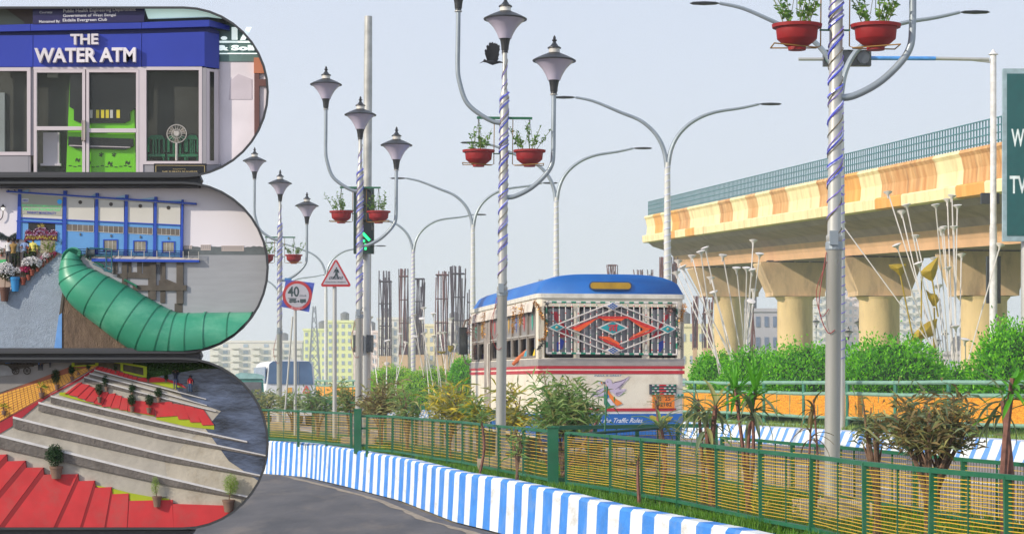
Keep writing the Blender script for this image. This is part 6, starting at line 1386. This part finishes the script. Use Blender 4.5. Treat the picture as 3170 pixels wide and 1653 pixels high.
for i in range(700): a = rr.random(); u = -20 + a * 150; v = 455 - rr.random() * (30 + 18 * math.sin(a * 7 + 1)); b.leaf(px(u, v, .12 + rr.uniform(-.005, .005)), rdir(), .006, .004, 0)
b = clip_mesh(b); put(b, 'foliage', leafmat('hazy_leaf', (84, 96, 98), (116, 124, 122), .1), e)
# the great pipe
pipe = T('water_pipe', 900, 1000, .11, 'huge green riveted water pipe curving from the station to the front', 'pipe')
PG = m('pipe_green', (58, 148, 118), rough=.38, var=.1, scale=7, dirt=(120, 186, 156), dscale=4, stretch=(1, 1, 2)); PS = m('pipe_seam', (26, 112, 84), rough=.5)
path = [(546, 566, 58), (532, 604, 72), (536, 670, 98), (568, 752, 138), (640, 828, 162), (740, 895, 176), (850, 962, 188), (960, 1035, 197), (1080, 1110, 202), (1190, 1165, 202), (1290, 1192, 196), (1400, 1198, 196), (1530, 1198, 198), (1680, 1196, 198), (1840, 1194, 198), (2040, 1190, 198)]
sp = spline([px(u, v, .135 - .035 * min(1, i / 5)) for i, (u, v, r_) in enumerate(path)], 5); rs_ = spline([(r_, 0, 0) for _, _, r_ in path], 5); rs_ = [v.x * .41687 * PX for v in rs_]
b = MB(); b.tube(sp, rs_, 40); b = clip_mesh(b); put(b, 'pipe_shell', PG, pipe, smooth=True)
for j in (6, 10, 14, 18, 24, 30, 36, 41, 46, 50, 55, 60, 66, 71):
    if j + 1 >= len(sp): continue
    d = (sp[j + 1] - sp[j - 1]).normalized(); b = MB(); w_ = .0016 if j not in (60,) else .003
    b.tube([sp[j] - d * w_, sp[j] + d * w_], [rs_[j] + .0013 + (.002 if j == 60 else 0)] * 2, 40); b = clip_mesh(b); put(b, 'weld_seam', PS if j != 60 else PG, pipe, smooth=True)
for (rx_, ry_, vc, mt_) in ((66, 50, 562, PS), (56, 40, 556, PG)):
    b = MB(); pp(b, [(545 + rx_ * math.cos(6.283 * j / 28), vc + ry_ * math.sin(6.283 * j / 28)) for j in range(28)], .11 if mt_ is PS else .09, .006); put(b, 'flange', mt_, pipe)
for (u, v, r_, d) in ((530, 596, 74, .112),):
    q = px(u, v, d); b = MB(); b.tube([q, q + Vector((.004, -.008, -.002))], r_ * .41687 * PX, 28); put(b, 'flange', PS, pipe, smooth=True)
for u, v, w_, s in ((615, 578, 6, .6), (640, 595, 6, .6), (660, 610, 7, .7), (695, 628, 9, .8), (722, 640, 10, .9), (752, 655, 16, 1.2), (970, 790, 44, 1.6)): b = MB(); a = px(u - w_, v - w_ * .45, .08); c_ = px(u + w_, v + w_ * .62, .08); up_ = Vector((0, -.002, .0035 * s)); b.tube([a, a + up_, c_ + up_, c_], .0022 * s, 6); put(b, 'lifting_handle', PS, pipe)
e = T('steel_stair', 750, 640, .07, 'small teal steel stair landing beside the pipe flange', 'stair'); tm = m('stair_teal', (50, 104, 116), rough=.5)
for a, c_ in (((665, 522), (830, 533)), ((665, 522), (668, 600)), ((830, 533), (828, 700)), ((785, 530), (790, 690)), ((668, 575), (830, 585)), ((690, 640), (828, 700)), ((770, 690), (828, 702)), ((785, 655), (828, 665))): b = MB(); b.tube([px(*a, .055), px(*c_, .055)], .0022, 5); put(b, 'bar', tm, e)
e = T('pump_motor', 668, 555, .06, 'dark grey pump motor with a toothed flange beside the pipe', 'motor'); q = px(650, 560, .065); b = MB(); b.tube([q, q + Vector((.022, .004, 0))], .012, 16); put(b, 'motor_body', m('motor_grey', (84, 92, 94)), e, smooth=True); b = MB(); b.tube([q - Vector((.002, 0, 0)), q + Vector((.002, 0, 0))], .018, 12); put(b, 'flange', m('motor_dark', (60, 70, 70)), e)
# potted flowers in the walkway row
potm = m('terracotta', (140, 74, 60), rough=.8, var=.15, scale=30)
def potted(u, v, w_, h_, d, fu, fv, fr, fh, cols, label, n=160, pm=None, group='flower pots along the walkway', leafc=LM['g'], name='potted_flowers', lw=.5, cat='potted plant'):
    """pot foot at (u, v), w_ wide h_ high; foliage ellipse centred (fu, fv)"""
    k = .41687 * PX; e = T(name, u, v, d, label, cat, group); q = px(u, v, d)
    b = MB(); b.lathe([(w_ * .34 * k, 0), (w_ * .47 * k, h_ * .8 * k), (w_ * .52 * k, h_ * .8 * k), (w_ * .54 * k, h_ * k), (w_ * .45 * k, h_ * k), (w_ * .42 * k, h_ * .9 * k)], q, 16); b = clip_mesh(b); put(b, 'pot', pm or potm, e, smooth=True)
    b = MB(); c_ = px(fu, fv, d); L_ = max(.0045, min(.012, fr * k * .25)); s_ = max(.9, 1)
    for i in range(n * 2):
        p = rdir() * rr.random() ** .4; p = c_ + Vector((p.x * fr * k, p.y * fr * k * .6, p.z * fh * k)); b.leaf(p, rdir(-.3), L_ * rr.uniform(.7, 1.3), L_ * lw, 0, .1)
    b = clip_mesh(b); put(b, 'foliage', leafc, e)
    if cols:
        b = MB()
        for i in range(n):
            p = rdir(-.2); p = c_ + Vector((p.x * fr * k, -abs(p.y) * fr * k * .6, p.z * fh * k)) * rr.uniform(.8, 1.05) if False else c_ + Vector((p.x * fr * k, -abs(p.y) * fr * k * .62, p.z * fh * k)); z_ = L_ * rr.uniform(.6, 1)
            for a in range(3): b.leaf(p, rdir(-.2), z_, z_ * .8, rr.randrange(len(cols)), 0)
        b = clip_mesh(b); put(b, 'blossom', cols, e)
    b = MB(); b.tube([q + Vector((0, 0, h_ * .7 * k)), c_], .0015, 5); put(b, 'stem', bark, e)
    return e
fw = m('flower_white', (232, 230, 232), rough=.8); fp = m('flower_pink', (206, 60, 120), rough=.8); fy = m('flower_red', (190, 60, 60), rough=.8); LG2 = leafmat('leaf_deep', (30, 56, 26), (64, 92, 44), .2)
for a in [
    (400, 596, 16, 18, .112, 402, 566, 16, 20, [fp], 'small pink-flowered pot at the far end of the walkway row', 40), (375, 612, 18, 18, .108, 374, 578, 20, 24, [fy, fw], 'small red and white flower pot near the far end of the row', 50), (352, 632, 24, 24, .104, 345, 590, 30, 32, [fw], 'white-flowered pot in the middle of the walkway row', 80),
    (318, 660, 26, 26, .10, 322, 610, 26, 28, [fp, fw], 'pink and white flower pot in the middle of the walkway row', 70), (280, 698, 32, 30, .095, 285, 640, 26, 34, [fw], 'cream-flowered pot behind the big white bush', 60), (238, 728, 44, 46, .09, 238, 640, 72, 48, [fw], 'wide white-flowered bush in a pot along the walkway', 170),
    (212, 762, 36, 40, .085, 200, 690, 30, 30, [fp], 'magenta-flowered pot beside the red pot', 60), (172, 796, 44, 56, .08, 180, 695, 40, 34, [fp], 'magenta flowers in a dark red pot in front of the bush', 80)]:
    potted(*a[:11], n=a[11], leafc=LG2)
potted(112, 845, 74, 108, .07, 120, 700, 42, 30, [fw], 'bright blue drum planted with white flowers', n=110, pm=m('drum_blue', (50, 134, 196), rough=.4), leafc=LG2); potted(34, 918, 74, 104, .055, 42, 700, 62, 66, [fw], 'largest white flower bush in a brown pot at the left edge', n=300, pm=m('pot_brown', (92, 62, 52)), leafc=LG2)
for a in [(120, 690, 30, 20, .105, 110, 590, 42, 75, None, 'dark feathery shrub before the person in the tan shirt', 220), (222, 660, 20, 16, .108, 222, 565, 56, 45, None, 'dark spreading shrub before the person in yellow', 220), (10, 585, 16, 14, .118, 12, 545, 22, 30, None, 'small potted shrub at the left edge of the forecourt', 50), (440, 560, 10, 10, .11, 455, 480, 34, 24, None, 'leaning shrub at the station corner', 50)]:
    potted(*a[:11], n=a[11], leafc=LG2, group='shrubs before the pumping station')
e = T('areca_palm', 350, 570, .1, 'feathery yellow-green palm in front of the station door', 'palm'); b = MB(); q = px(350, 575, .1)
for i in range(26):
    a = rr.uniform(0, 3.14); L_ = rr.uniform(.02, .05); tip = Vector((math.cos(a) * L_, rr.uniform(-.01, .01), math.sin(a) * L_ + .01))
    for j in range(10): t = .3 + .7 * j / 10; b.leaf(q + tip * t, tip + rdir() * .04, .010, .003, 0, .3)
put(b, 'frond', leafmat('palm_leaf', (96, 128, 34), (150, 172, 50)), e)
b = MB(); b.tube([q - Vector((0, 0, .012)), q + Vector((0, 0, .01))], .004, 6); put(b, 'stem', bark, e)
# people: skeletons grown to one continuous skin
def person(u, v, hpx, d, label, shirt, trousers, pose='stand', back=True, skin=(116, 78, 58), upto=1.0):
    H = hpx * .41687 * PX; e = T('person', u, v, d, label, 'person'); s = H / 1.72
    J = {'pel': (0, 0, .95), 'wst': (0, 0, 1.1), 'chs': (0, 0, 1.3), 'nck': (0, 0, 1.47), 'hd0': (0, 0, 1.56), 'hd1': (0, 0, 1.70)}
    for sg, S_ in ((-1, 'l'), (1, 'r')):
        J['hip' + S_] = (.09 * sg, 0, .90); J['kne' + S_] = (.10 * sg, -.03, .5); J['ank' + S_] = (.11 * sg, .02, .08); J['toe' + S_] = (.12 * sg, -.14, .03)
        J['sho' + S_] = (.18 * sg, 0, 1.42)
        if pose == 'camera': J['elb' + S_] = (.30 * sg, -.08 if not back else .12, 1.32); J['wri' + S_] = (.14 * sg, -.22 if not back else .22, 1.55); J['han' + S_] = (.10 * sg, -.24 if not back else .24, 1.62)
        elif pose == 'bend': J['elb' + S_] = (.26 * sg, -.12, 1.2); J['wri' + S_] = (.12 * sg, -.26, 1.18); J['han' + S_] = (.06 * sg, -.28, 1.18)
        elif pose == 'head': J['elb' + S_] = (.34 * sg, .0, 1.55); J['wri' + S_] = (.14 * sg, 0, 1.70); J['han' + S_] = (.08 * sg, 0, 1.74)
        else: J['elb' + S_] = (.24 * sg, .02, 1.14); J['wri' + S_] = (.25 * sg, -.05, .90); J['han' + S_] = (.25 * sg, -.07, .80)
    rad = dict(pel=.14, wst=.13, chs=.16, nck=.06, hd0=.085, hd1=.085, hip=.095, kne=.065, ank=.045, toe=.035, sho=.075, elb=.05, wri=.035, han=.04)
    names = list(J); idx = {k_: i for i, k_ in enumerate(names)}
    E = [('pel', 'wst'), ('wst', 'chs'), ('chs', 'nck'), ('nck', 'hd0'), ('hd0', 'hd1')]
    for S_ in 'lr': E += [('pel', 'hip' + S_), ('hip' + S_, 'kne' + S_), ('kne' + S_, 'ank' + S_), ('ank' + S_, 'toe' + S_), ('chs', 'sho' + S_), ('sho' + S_, 'elb' + S_), ('elb' + S_, 'wri' + S_), ('wri' + S_, 'han' + S_)]
    me = bpy.data.meshes.new('body'); me.from_pydata([J[k_] for k_ in names], [(idx[a], idx[c_]) for a, c_ in E], [])
    ob = bpy.data.objects.new('body', me); COL.objects.link(ob); sk = ob.modifiers.new('skin', 'SKIN'); sb = ob.modifiers.new('sub', 'SUBSURF'); sb.levels = sb.render_levels = 1
    for k_, sv in zip(names, me.skin_vertices[0].data): r_ = rad[k_ if k_ in rad else k_[:3]]; sv.radius = (r_, r_ * (.75 if k_ in ('pel', 'wst', 'chs') else 1)); sv.use_root = k_ == 'pel'
    bpy.context.view_layer.update(); m2 = bpy.data.meshes.new_from_object(ob.evaluated_get(bpy.context.evaluated_depsgraph_get())); bpy.data.objects.remove(ob); m2.name = 'body'
    m2.materials.clear()
    for mt in (m('skin_%d' % skin[0], skin), m('cloth_%d_%d_%d' % shirt, shirt, rough=.85), m('cloth_%d_%d_%d' % trousers, trousers, rough=.85), m('shoe_dark', (40, 34, 32))): m2.materials.append(mt)
    for p in m2.polygons:
        c_ = p.center; k_ = 0 if c_.z > 1.49 and abs(c_.x) < .13 else 1 if c_.z > .93 and math.hypot(c_.x, 0) < .33 else 2 if c_.z > .09 and abs(c_.x) < .2 else 3
        if pose in ('stand',) and abs(c_.x) > .2 and c_.z < 1.12: k_ = 0
        if pose in ('camera', 'bend', 'head') and abs(c_.y) > .15 and c_.z > 1.1: k_ = 0
        if pose == 'head' and c_.z > 1.6: k_ = 0
        p.material_index = k_
    m2.shade_smooth(); bo = link_mesh('body', m2, e, scale=(s, s, s), rot=(0, 0, 0))
    b = MB(); b.lathe([(.06, 1.58), (.093, 1.63), (.096, 1.72), (.075, 1.78), (.02, 1.80)], (0, -.012 if back else .02, 0), 12); b.v = [tuple(Vector(p) * s) for p in b.v]; b.build('hair', m('hair_black', (24, 20, 20)), e, smooth=True)
    if not back:
        for sx in (-.03, .03): b = MB(); b.lathe([(.001, -.008), (.009, 0), (.001, .008)], (sx, -.083, 1.64), 6); b.v = [tuple(Vector(p) * s) for p in b.v]; b.build('eye', m('eye_dark', (20, 18, 18)), e)
    return e
person(100, 690, 235, .10, 'man in a tan shirt raising a camera, seen from behind before the station', (150, 120, 70), (44, 44, 48), 'camera'); person(62, 655, 200, .108, 'man in a white shirt at the far left of the forecourt', (206, 206, 210), (60, 60, 66))
person(185, 660, 208, .112, 'man in a light blue shirt near the flower arch', (128, 152, 196), (70, 70, 80), 'bend', back=False); person(206, 650, 172, .116, 'person in red standing behind the man in blue', (186, 70, 50), (60, 50, 50)); person(246, 672, 222, .108, 'man in a pale yellow shirt facing the flower arch', (222, 210, 110), (52, 50, 52)); person(130, 660, 200, .112, 'person in grey raising both hands with a camera by the arch', (110, 120, 130), (60, 60, 62), 'camera')
e = T('park_lamp', 22, 300, .1, 'small lantern glowing at the left edge of the forecourt', 'lamp'); b = MB(); b.tube(spline([px(-6, 318, .1), px(14, 300, .1), px(22, 270, .1), px(22, 245, .1)], 5), .0016, 6); put(b, 'arm', m('iron_black', (50, 50, 54)), e)
b = MB(); b.lathe([(.002, 0), (.006, .009), (.0, .011)], px(22, 245, .1), 12); put(b, 'lamp_glass', m('lantern_lit', (250, 244, 230), emit=1.0), e); b = MB(); b.lathe([(.009, 0), (.003, .005), (.001, .010)], px(22, 219, .1), 12); put(b, 'lamp_roof', m('iron_black', (50, 50, 54)), e)
for u, lab in ((62, 'tiny bird at the very end of the station roof'), (108, 'tiny bird second on the station roof edge')):
    e = T('roof_bird', u, 98, .075, lab, 'bird'); b = MB(); b.tube([px(u - 6, 90, .075), px(u, 94, .075), px(u + 7, 100, .075)], [.0006, .002, .0008], 6); put(b, 'body', bm_, e, smooth=True)
# ================================================================= 3: the bathing steps by the pond
CUR.update(z=Z3, i=2)
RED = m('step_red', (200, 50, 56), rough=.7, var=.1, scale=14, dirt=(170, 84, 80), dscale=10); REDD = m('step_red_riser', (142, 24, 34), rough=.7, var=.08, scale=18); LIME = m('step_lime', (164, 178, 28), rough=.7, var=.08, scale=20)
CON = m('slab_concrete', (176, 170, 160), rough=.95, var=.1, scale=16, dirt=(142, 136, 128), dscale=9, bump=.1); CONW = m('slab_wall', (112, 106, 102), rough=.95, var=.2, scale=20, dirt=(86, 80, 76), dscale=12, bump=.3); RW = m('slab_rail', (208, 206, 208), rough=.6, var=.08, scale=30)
def setting(name, label=None):
    e = T(name, 900, 700, .12, '', ''); del e['category']; del e['label']; e['kind'] = 'structure'; return e
e = setting('pond_water'); b = MB(); pp(b, [(1080, 100, .134), (2000, 60, .134), (2000, 1000, .126), (1700, 800, .128), (1300, 250, .132)], t=.004); put(b, 'water_sheet', m('pond_painted_reflections', (96, 110, 140), rough=.1, scale=8, stretch=(1, 1, 2.2), bump=.15, spec=.8, rgb2=(22, 28, 40)), e)  # pale and dark noise tones paint reflections into the water colour
e = setting('pond_bank'); b = MB(); pp(b, [(980, 30), (2000, 30), (2000, 190), (1760, 110), (1480, 118), (1330, 145), (1090, 185), (1000, 140)], .130, .003); put(b, 'bank', m('bank_green', (50, 78, 36), rough=1, var=.35, scale=30, bump=.5), e)
b = MB()
for i in range(2600): u = rr.uniform(990, 1720); v = rr.uniform(46, 125 if u < 1450 else 100); b.leaf(px(u, v, .127), rdir(-.3), .008, .004, 0)
b = clip_mesh(b); put(b, 'bank_growth', leafmat('bank_leaf', (30, 52, 22), (78, 118, 50), .2), e, kind='stuff')
e = setting('street_asphalt'); b = MB(); pp(b, [(-60, 170), (240, 95), (540, 40), (560, 100), (300, 190), (-60, 310)], .131, .004); put(b, 'asphalt', m('lane_grey', (138, 134, 132), var=.12, scale=16), e); b = MB(); pp(b, [(-60, 30), (560, 30), (540, 60), (240, 110), (-60, 210)], .132, .003); put(b, 'dark_ground', m('lane_dark', (76, 72, 66), var=.3, scale=20), e)  # second slab: darker strip of ground behind the carts
e = setting('sand_slope'); b = MB(); pp(b, [(1180, 560), (1600, 425), (1840, 640), (1990, 760), (1990, 1100), (1700, 1190), (1240, 1100)], .131, .003); put(b, 'sand', m('sand_tan', (182, 174, 160), rough=1, var=.1, scale=18, dirt=(150, 136, 116), dscale=14, bump=.15), e)
e = setting('ramp_slab'); b = MB(); pp(b, [(-60, 620), (290, 350), (720, 100), (1110, 235), (1640, 430), (1560, 520), (1225, 800), (1255, 1060), (950, 1100), (-60, 760)], .130, .003); put(b, 'concrete', CON, e)
# yellow tiles
e = setting('tiled_walk'); b = MB(); pp(b, [(-60, 325), (540, 92), (728, 90), (290, 352), (-60, 540)], .128, .004); put(b, 'grout_bed', m('grout_red', (150, 84, 60)), e)
b = MB(); NU, NV = 30, 9
def tq(a, c_):    # a along the walk, c_ across
    A_ = Vector((-60, 325)).lerp(Vector((690, 92)), a); B_ = Vector((-60, 540)).lerp(Vector((726, 92)), a ** .96); return A_.lerp(B_, c_)
for i in range(NU):
    for j in range(NV):
        a0, a1 = (i / NU) ** .8, ((i + .86) / NU) ** .8; c0, c1 = j / NV, (j + .8) / NV; q = [tq(a0, c0), tq(a1, c0), tq(a1, c1), tq(a0, c1)]; pp(b, [tuple(p) for p in q], .126, .003)
put(b, 'tile', m('tile_yellow', (232, 172, 70), rough=.5, var=.1, scale=40), e, kind='stuff')
e = setting('red_wall'); b = MB(); pp(b, [(-60, 548), (290, 352), (590, 184), (732, 94), (708, 128), (600, 196), (380, 312), (288, 372), (84, 545), (-60, 630)], .12, .012); put(b, 'wall_face', m('wall_maroon', (164, 34, 50), rough=.7, var=.1, scale=20), e)
e = setting('ramp_rails')
def rail(pts, w0, w1, h0, h1, d0=.122):
    b = MB(); n = len(pts) - 1
    for i in range(n):
        (ua, va), (ub, vb) = pts[i], pts[i + 1]; ta, tb = i / n, (i + 1) / n; wa, wb = w0 + (w1 - w0) * ta, w0 + (w1 - w0) * tb
        pp(b, [(ua, va), (ub, vb), (ub, vb + wb), (ua, va + wa)], d0 - .012, .016)
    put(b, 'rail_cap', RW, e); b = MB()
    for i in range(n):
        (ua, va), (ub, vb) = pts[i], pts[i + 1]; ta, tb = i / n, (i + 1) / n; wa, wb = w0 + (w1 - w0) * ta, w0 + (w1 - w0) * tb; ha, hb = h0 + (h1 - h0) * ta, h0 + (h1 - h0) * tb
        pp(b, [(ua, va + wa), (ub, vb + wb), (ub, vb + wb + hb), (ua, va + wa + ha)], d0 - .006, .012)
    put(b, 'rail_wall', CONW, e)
rail([(700, 120), (980, 195), (1530, 338)], 8, 6, 12, 2); rail([(665, 145), (1000, 232), (1535, 384)], 9, 6, 22, 3); rail([(625, 172), (1000, 275), (1605, 428)], 10, 7, 30, 3)
rail([(376, 312), (1165, 505), (1835, 652)], 12, 10, 46, 6, .12); rail([(285, 360), (1190, 590), (1975, 755)], 15, 9, 52, 8, .116); rail([(95, 468), (1210, 745), (1960, 908)], 16, 10, 68, 8, .112); rail([(-60, 588), (1235, 915), (1860, 1064)], 18, 12, 84, 8, .106)
def steps(label, edges, thick, flats, sides, d0, d1, name='red_steps'):
    """edges: (back-right corner, front-left end) of every tread; each tread and riser a piece of its own"""
    e = T(name, edges[-1][0][0], edges[-1][0][1], d0, label, 'steps'); N = len(edges)
    for i in range(N):
        (a, c_) = edges[i]; d = d0 + (d1 - d0) * i / N
        if i: pa, pc = edges[i - 1]; pa = (pa[0] + 6 * thick / 50, pa[1] + thick); pc = (pc[0] + 6 * thick / 50, pc[1] + thick)
        else: pa, pc = (a[0] - 110 * thick / 50, a[1] + 5), (c_[0] - 130 * thick / 50, c_[1] + 5)
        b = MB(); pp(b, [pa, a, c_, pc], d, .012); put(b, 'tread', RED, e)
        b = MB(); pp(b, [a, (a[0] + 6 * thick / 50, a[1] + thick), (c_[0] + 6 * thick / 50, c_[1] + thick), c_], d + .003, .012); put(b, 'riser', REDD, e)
    for pl in flats: b = MB(); pp(b, pl, d1, .012); put(b, 'landing', RED, e)
    for pl in sides: b = MB(); pp(b, pl, d1 + .008, .012); put(b, 'lime_side', LIME, e)
    return e
steps('broad red front steps descending across the bottom of the pond scene', [((48, 750), (-190, 1010)), ((187, 797), (-60, 1090)), ((320, 848), (-10, 1290)), ((578, 897), (380, 1330)), ((702, 945), (582, 1330)), ((828, 993), (768, 1330)), ((955, 1040), (940, 1330))], 52,
      [[(961, 1094), (1280, 1088), (1288, 1330), (946, 1330)], [(1284, 1118), (1660, 1130), (1760, 1180), (1700, 1330), (1288, 1330)]], [[(700, 978), (840, 1005), (960, 1036), (1125, 1066), (1255, 1080), (1255, 1094), (958, 1098), (830, 1050)]], .085, .10)
steps('red middle steps with lime sides running down to the pond', [((608, 215), (508, 298)), ((665, 235), (575, 320)), ((705, 255), (633, 342)), ((762, 275), (695, 362)), ((806, 290), (755, 384)), ((858, 297), (820, 396)), ((905, 317), (884, 408)), ((952, 335), (945, 424))], 12,
      [[(952, 348), (1060, 355), (1145, 365), (1150, 462), (950, 430)], [(1142, 368), (1275, 358), (1318, 464), (1158, 474)], [(1282, 372), (1362, 384), (1410, 490), (1326, 490)], [(1366, 386), (1440, 400), (1496, 512), (1414, 512)], [(1444, 404), (1512, 420), (1588, 532), (1502, 534)]],
      [[(440, 290), (500, 290), (508, 310), (575, 332), (633, 355), (695, 374), (755, 397), (820, 402), (1150, 462), (1150, 470), (800, 404), (440, 312)], [(1160, 476), (1318, 466), (1330, 492), (1412, 490), (1418, 514), (1502, 512), (1508, 538), (1590, 534), (1590, 566), (1400, 546), (1160, 492)]], .112, .118)
steps('small red rear steps by the lime green fence', [((735, 95), (708, 120)), ((770, 102), (745, 130)), ((800, 110), (780, 138)), ((830, 118), (812, 146)), ((890, 132), (872, 162)), ((925, 145), (912, 172)), ((955, 155), (945, 182)), ((985, 165), (978, 190)), ((1020, 176), (1014, 196))], 7,
      [[(1022, 184), (1170, 178), (1250, 190), (1250, 212), (1110, 216), (1020, 204)], [(1250, 196), (1300, 208), (1320, 234), (1252, 214)], [(1300, 212), (1350, 230), (1385, 262), (1320, 236)]], [[(1108, 217), (1250, 214), (1320, 238), (1386, 266), (1386, 276), (1270, 258)]], .122, .124)
e = T('lime_fence', 900, 100, .11, 'lime green wall fence with dark grilles behind the rear steps', 'fence')
for pts in ([(530, 30), (552, 30), (552, 100), (532, 102)], [(706, 40), (730, 40), (730, 92), (708, 92)], [(893, 62), (914, 64), (914, 134), (895, 130)], [(1064, 96), (1090, 100), (1090, 180), (1066, 178)]): b = MB(); pp(b, pts, .108, .012); put(b, 'post', LIME, e)
for pts in ([(730, 40), (1090, 98), (1090, 112), (730, 52)], [(914, 130), (1068, 165), (1068, 180), (914, 144)], [(552, 92), (706, 84), (706, 92), (552, 100)]): b = MB(); pp(b, pts, .112, .008); put(b, 'rail', LIME, e)
for pts in ([(552, 40), (706, 40), (706, 84), (552, 92)], [(730, 52), (893, 76), (893, 128), (730, 92)], [(914, 78), (1066, 108), (1066, 166), (914, 131)]): b = MB(); pp(b, pts, .118, .003); put(b, 'grille', m('grille_dark', (70, 62, 40), var=.4, scale=60), e)
def conifer(cu, cv, rx, ry, pu, pv, pw, ph, d, label, mat=None, wisp=False):
    return potted(pu, pv, pw, ph, d, cu, cv, rx, ry, None, label, n=int(120 + rx * 12), group='potted conifers on the steps', leafc=mat or leafmat('conifer', (22, 50, 28), (54, 90, 46), .1), name='potted_conifer', lw=.34 if not wisp else .2, pm=m('grey_pot', (126, 100, 86), rough=.85, var=.15, scale=30))
for a in [(413, 175, 34, 58, 421, 270, 34, 38, .11, 'potted conifer on the yellow tiles, larger of the pair'), (530, 125, 21, 38, 535, 202, 30, 30, .115, 'potted conifer on the yellow tiles near the lime post'), (735, 268, 28, 46, 738, 365, 34, 42, .10, 'potted conifer on the middle red steps, farthest up'), (782, 205, 23, 40, 791, 282, 28, 32, .113, 'potted conifer just behind the middle red steps'),
          (982, 262, 25, 38, 982, 310, 20, 20, .113, 'conifer behind the middle landing, left'), (977, 348, 31, 46, 981, 434, 38, 40, .10, 'potted conifer at the left of the red landing'), (1108, 350, 31, 45, 1106, 444, 40, 40, .098, 'potted conifer at the right of the red landing'), (1175, 292, 27, 38, 1180, 362, 34, 34, .105, 'potted conifer at the back edge of the red landing'),
          (405, 758, 68, 84, 418, 930, 96, 92, .06, 'largest dark conifer in a clay pot on the broad front steps'), (1100, 172, 14, 22, 1100, 214, 18, 18, .12, 'tiny potted conifer on the rear landing, left'), (1232, 178, 12, 22, 1232, 216, 16, 16, .12, 'tiny potted conifer on the rear landing, right'), (857, 108, 11, 22, 858, 150, 14, 14, .12, 'tiny potted conifer on the small rear steps'), (656, 100, 14, 18, 657, 128, 16, 14, .12, 'tiny potted conifer at the end of the yellow tiles')]:
    conifer(*a)
wg = leafmat('kochia', (110, 150, 50), (170, 196, 96), .4); conifer(1152, 985, 33, 74, 1166, 1140, 70, 80, .07, 'slender light green bush in a pot on the red front landing', wg, True); conifer(1715, 975, 58, 82, 1698, 1178, 92, 92, .06, 'bright feathery green bush in a clay pot at the lower right', wg, True)
for u, v, s, lab in ((300, 250, 1, 'small palm in a pot on the yellow tiles'), (578, 125, .5, 'tiny palm in a pot near the end of the tiles'), (22, 395, .8, 'palm tuft at the left edge of the yellow tiles')):
    e = T('potted_palm', u, v, .11, lab, 'palm'); k = .41687 * PX; q = px(u + 8 * s, v + 78 * s, .11); b = MB(); b.lathe([(17 * s * k, 0), (23 * s * k, 38 * s * k), (18 * s * k, 38 * s * k)], q, 12); b = clip_mesh(b); put(b, 'pot', m('grey_pot', (126, 100, 86)), e)
    b = MB(); b.tube([q + Vector((0, 0, 36 * s * k)), px(u, v + 5, .11)], .003 * s, 6); b = clip_mesh(b); put(b, 'trunk', bark, e); b = MB(); q = px(u, v, .11)
    for i in range(16): a = rr.uniform(-.3, 3.4); b.leaf(q, (math.cos(a), rr.uniform(-.4, .4), math.sin(a) * .7), 66 * s * k, 7 * s * k, 0, .25)
    b = clip_mesh(b); put(b, 'frond', leafmat('palm_leaf', (96, 128, 34), (150, 172, 50)), e)
person(1302, 268, 142, .10, 'person in dark clothes raising both arms beside the pond', (44, 46, 60), (60, 70, 104), 'head', upto=1); person(1412, 292, 125, .10, 'person in a red shirt and jeans standing at the pond edge', (190, 50, 60), (60, 84, 120), 'stand', back=False)
# things in the lane at the top left
e = T('handcart', 170, 120, .12, 'dark wooden handcarts parked in the lane at the top left', 'cart'); wd = m('cart_wood', (66, 58, 50), var=.3, scale=40)
b = MB(); pp(b, [(70, 85), (245, 78), (250, 98), (75, 108)], .118, .01); put(b, 'bed', wd, e)
for u in (115, 200):
    b = MB(); c_ = px(u, 130, .114); r_ = 26 * .41687 * PX; b.tube([c_ + Vector((r_ * math.cos(6.283 * j / 18), 0, r_ * math.sin(6.283 * j / 18))) for j in range(19)], .0014, 5)
    for j in range(6): a = 6.283 * j / 6; b.tube([c_, c_ + Vector((r_ * math.cos(a), 0, r_ * math.sin(a)))], .0008, 4)
    put(b, 'wheel', wd, e)
for q in range(7): b = MB(); b.tube([px(80 + q * 24, 84, .116), px(86 + q * 24, 52, .118)], .0012, 4); put(b, 'slat', wd, e)
e = T('sack_pile', 45, 130, .12, 'pale sacking heaped at the far left of the lane', 'sacks'); b = MB(); pp(b, [(-60, 100), (20, 85), (60, 95), (95, 130), (98, 160), (30, 168), (-60, 175)], .12, .008); put(b, 'sacking', m('sacking', (150, 150, 152), var=.2, scale=40), e)
e = T('blue_tarp', 250, 60, .125, 'blue tarpaulin strip over the lane stalls', 'tarpaulin'); b = MB(); pp(b, [(30, 48), (330, 44), (360, 58), (180, 66), (40, 76)], .125, .003); put(b, 'sheet', m('tarp_blue', (50, 110, 180)), e)
for u, col, lab in ((290, (96, 120, 170), 'person in blue standing in the lane'), (310, (80, 76, 76), 'person in grey beside the one in blue'), (372, (50, 50, 56), 'dark dressed person farther along the lane')): person(u, 128 if u < 350 else 106, 84 if u < 350 else 62, .122, lab, col, (50, 56, 70))
# ---------------------------------------------------------------- haze
b = MB(); b.box((-700, -60, -1.2), (700, 640, 48))
hz = bpy.data.materials.new('haze_air'); hz.use_nodes = True; n = hz.node_tree; n.nodes.clear()
pv = n.nodes.new('ShaderNodeVolumePrincipled'); pv.inputs['Color'].default_value = (.93, .95, 1, 1); pv.inputs['Density'].default_value = .0012; pv.inputs['Anisotropy'].default_value = .2
mo = n.nodes.new('ShaderNodeOutputMaterial'); n.links.new(pv.outputs[0], mo.inputs['Volume'])
b.build('haze', hz, kind='stuff')
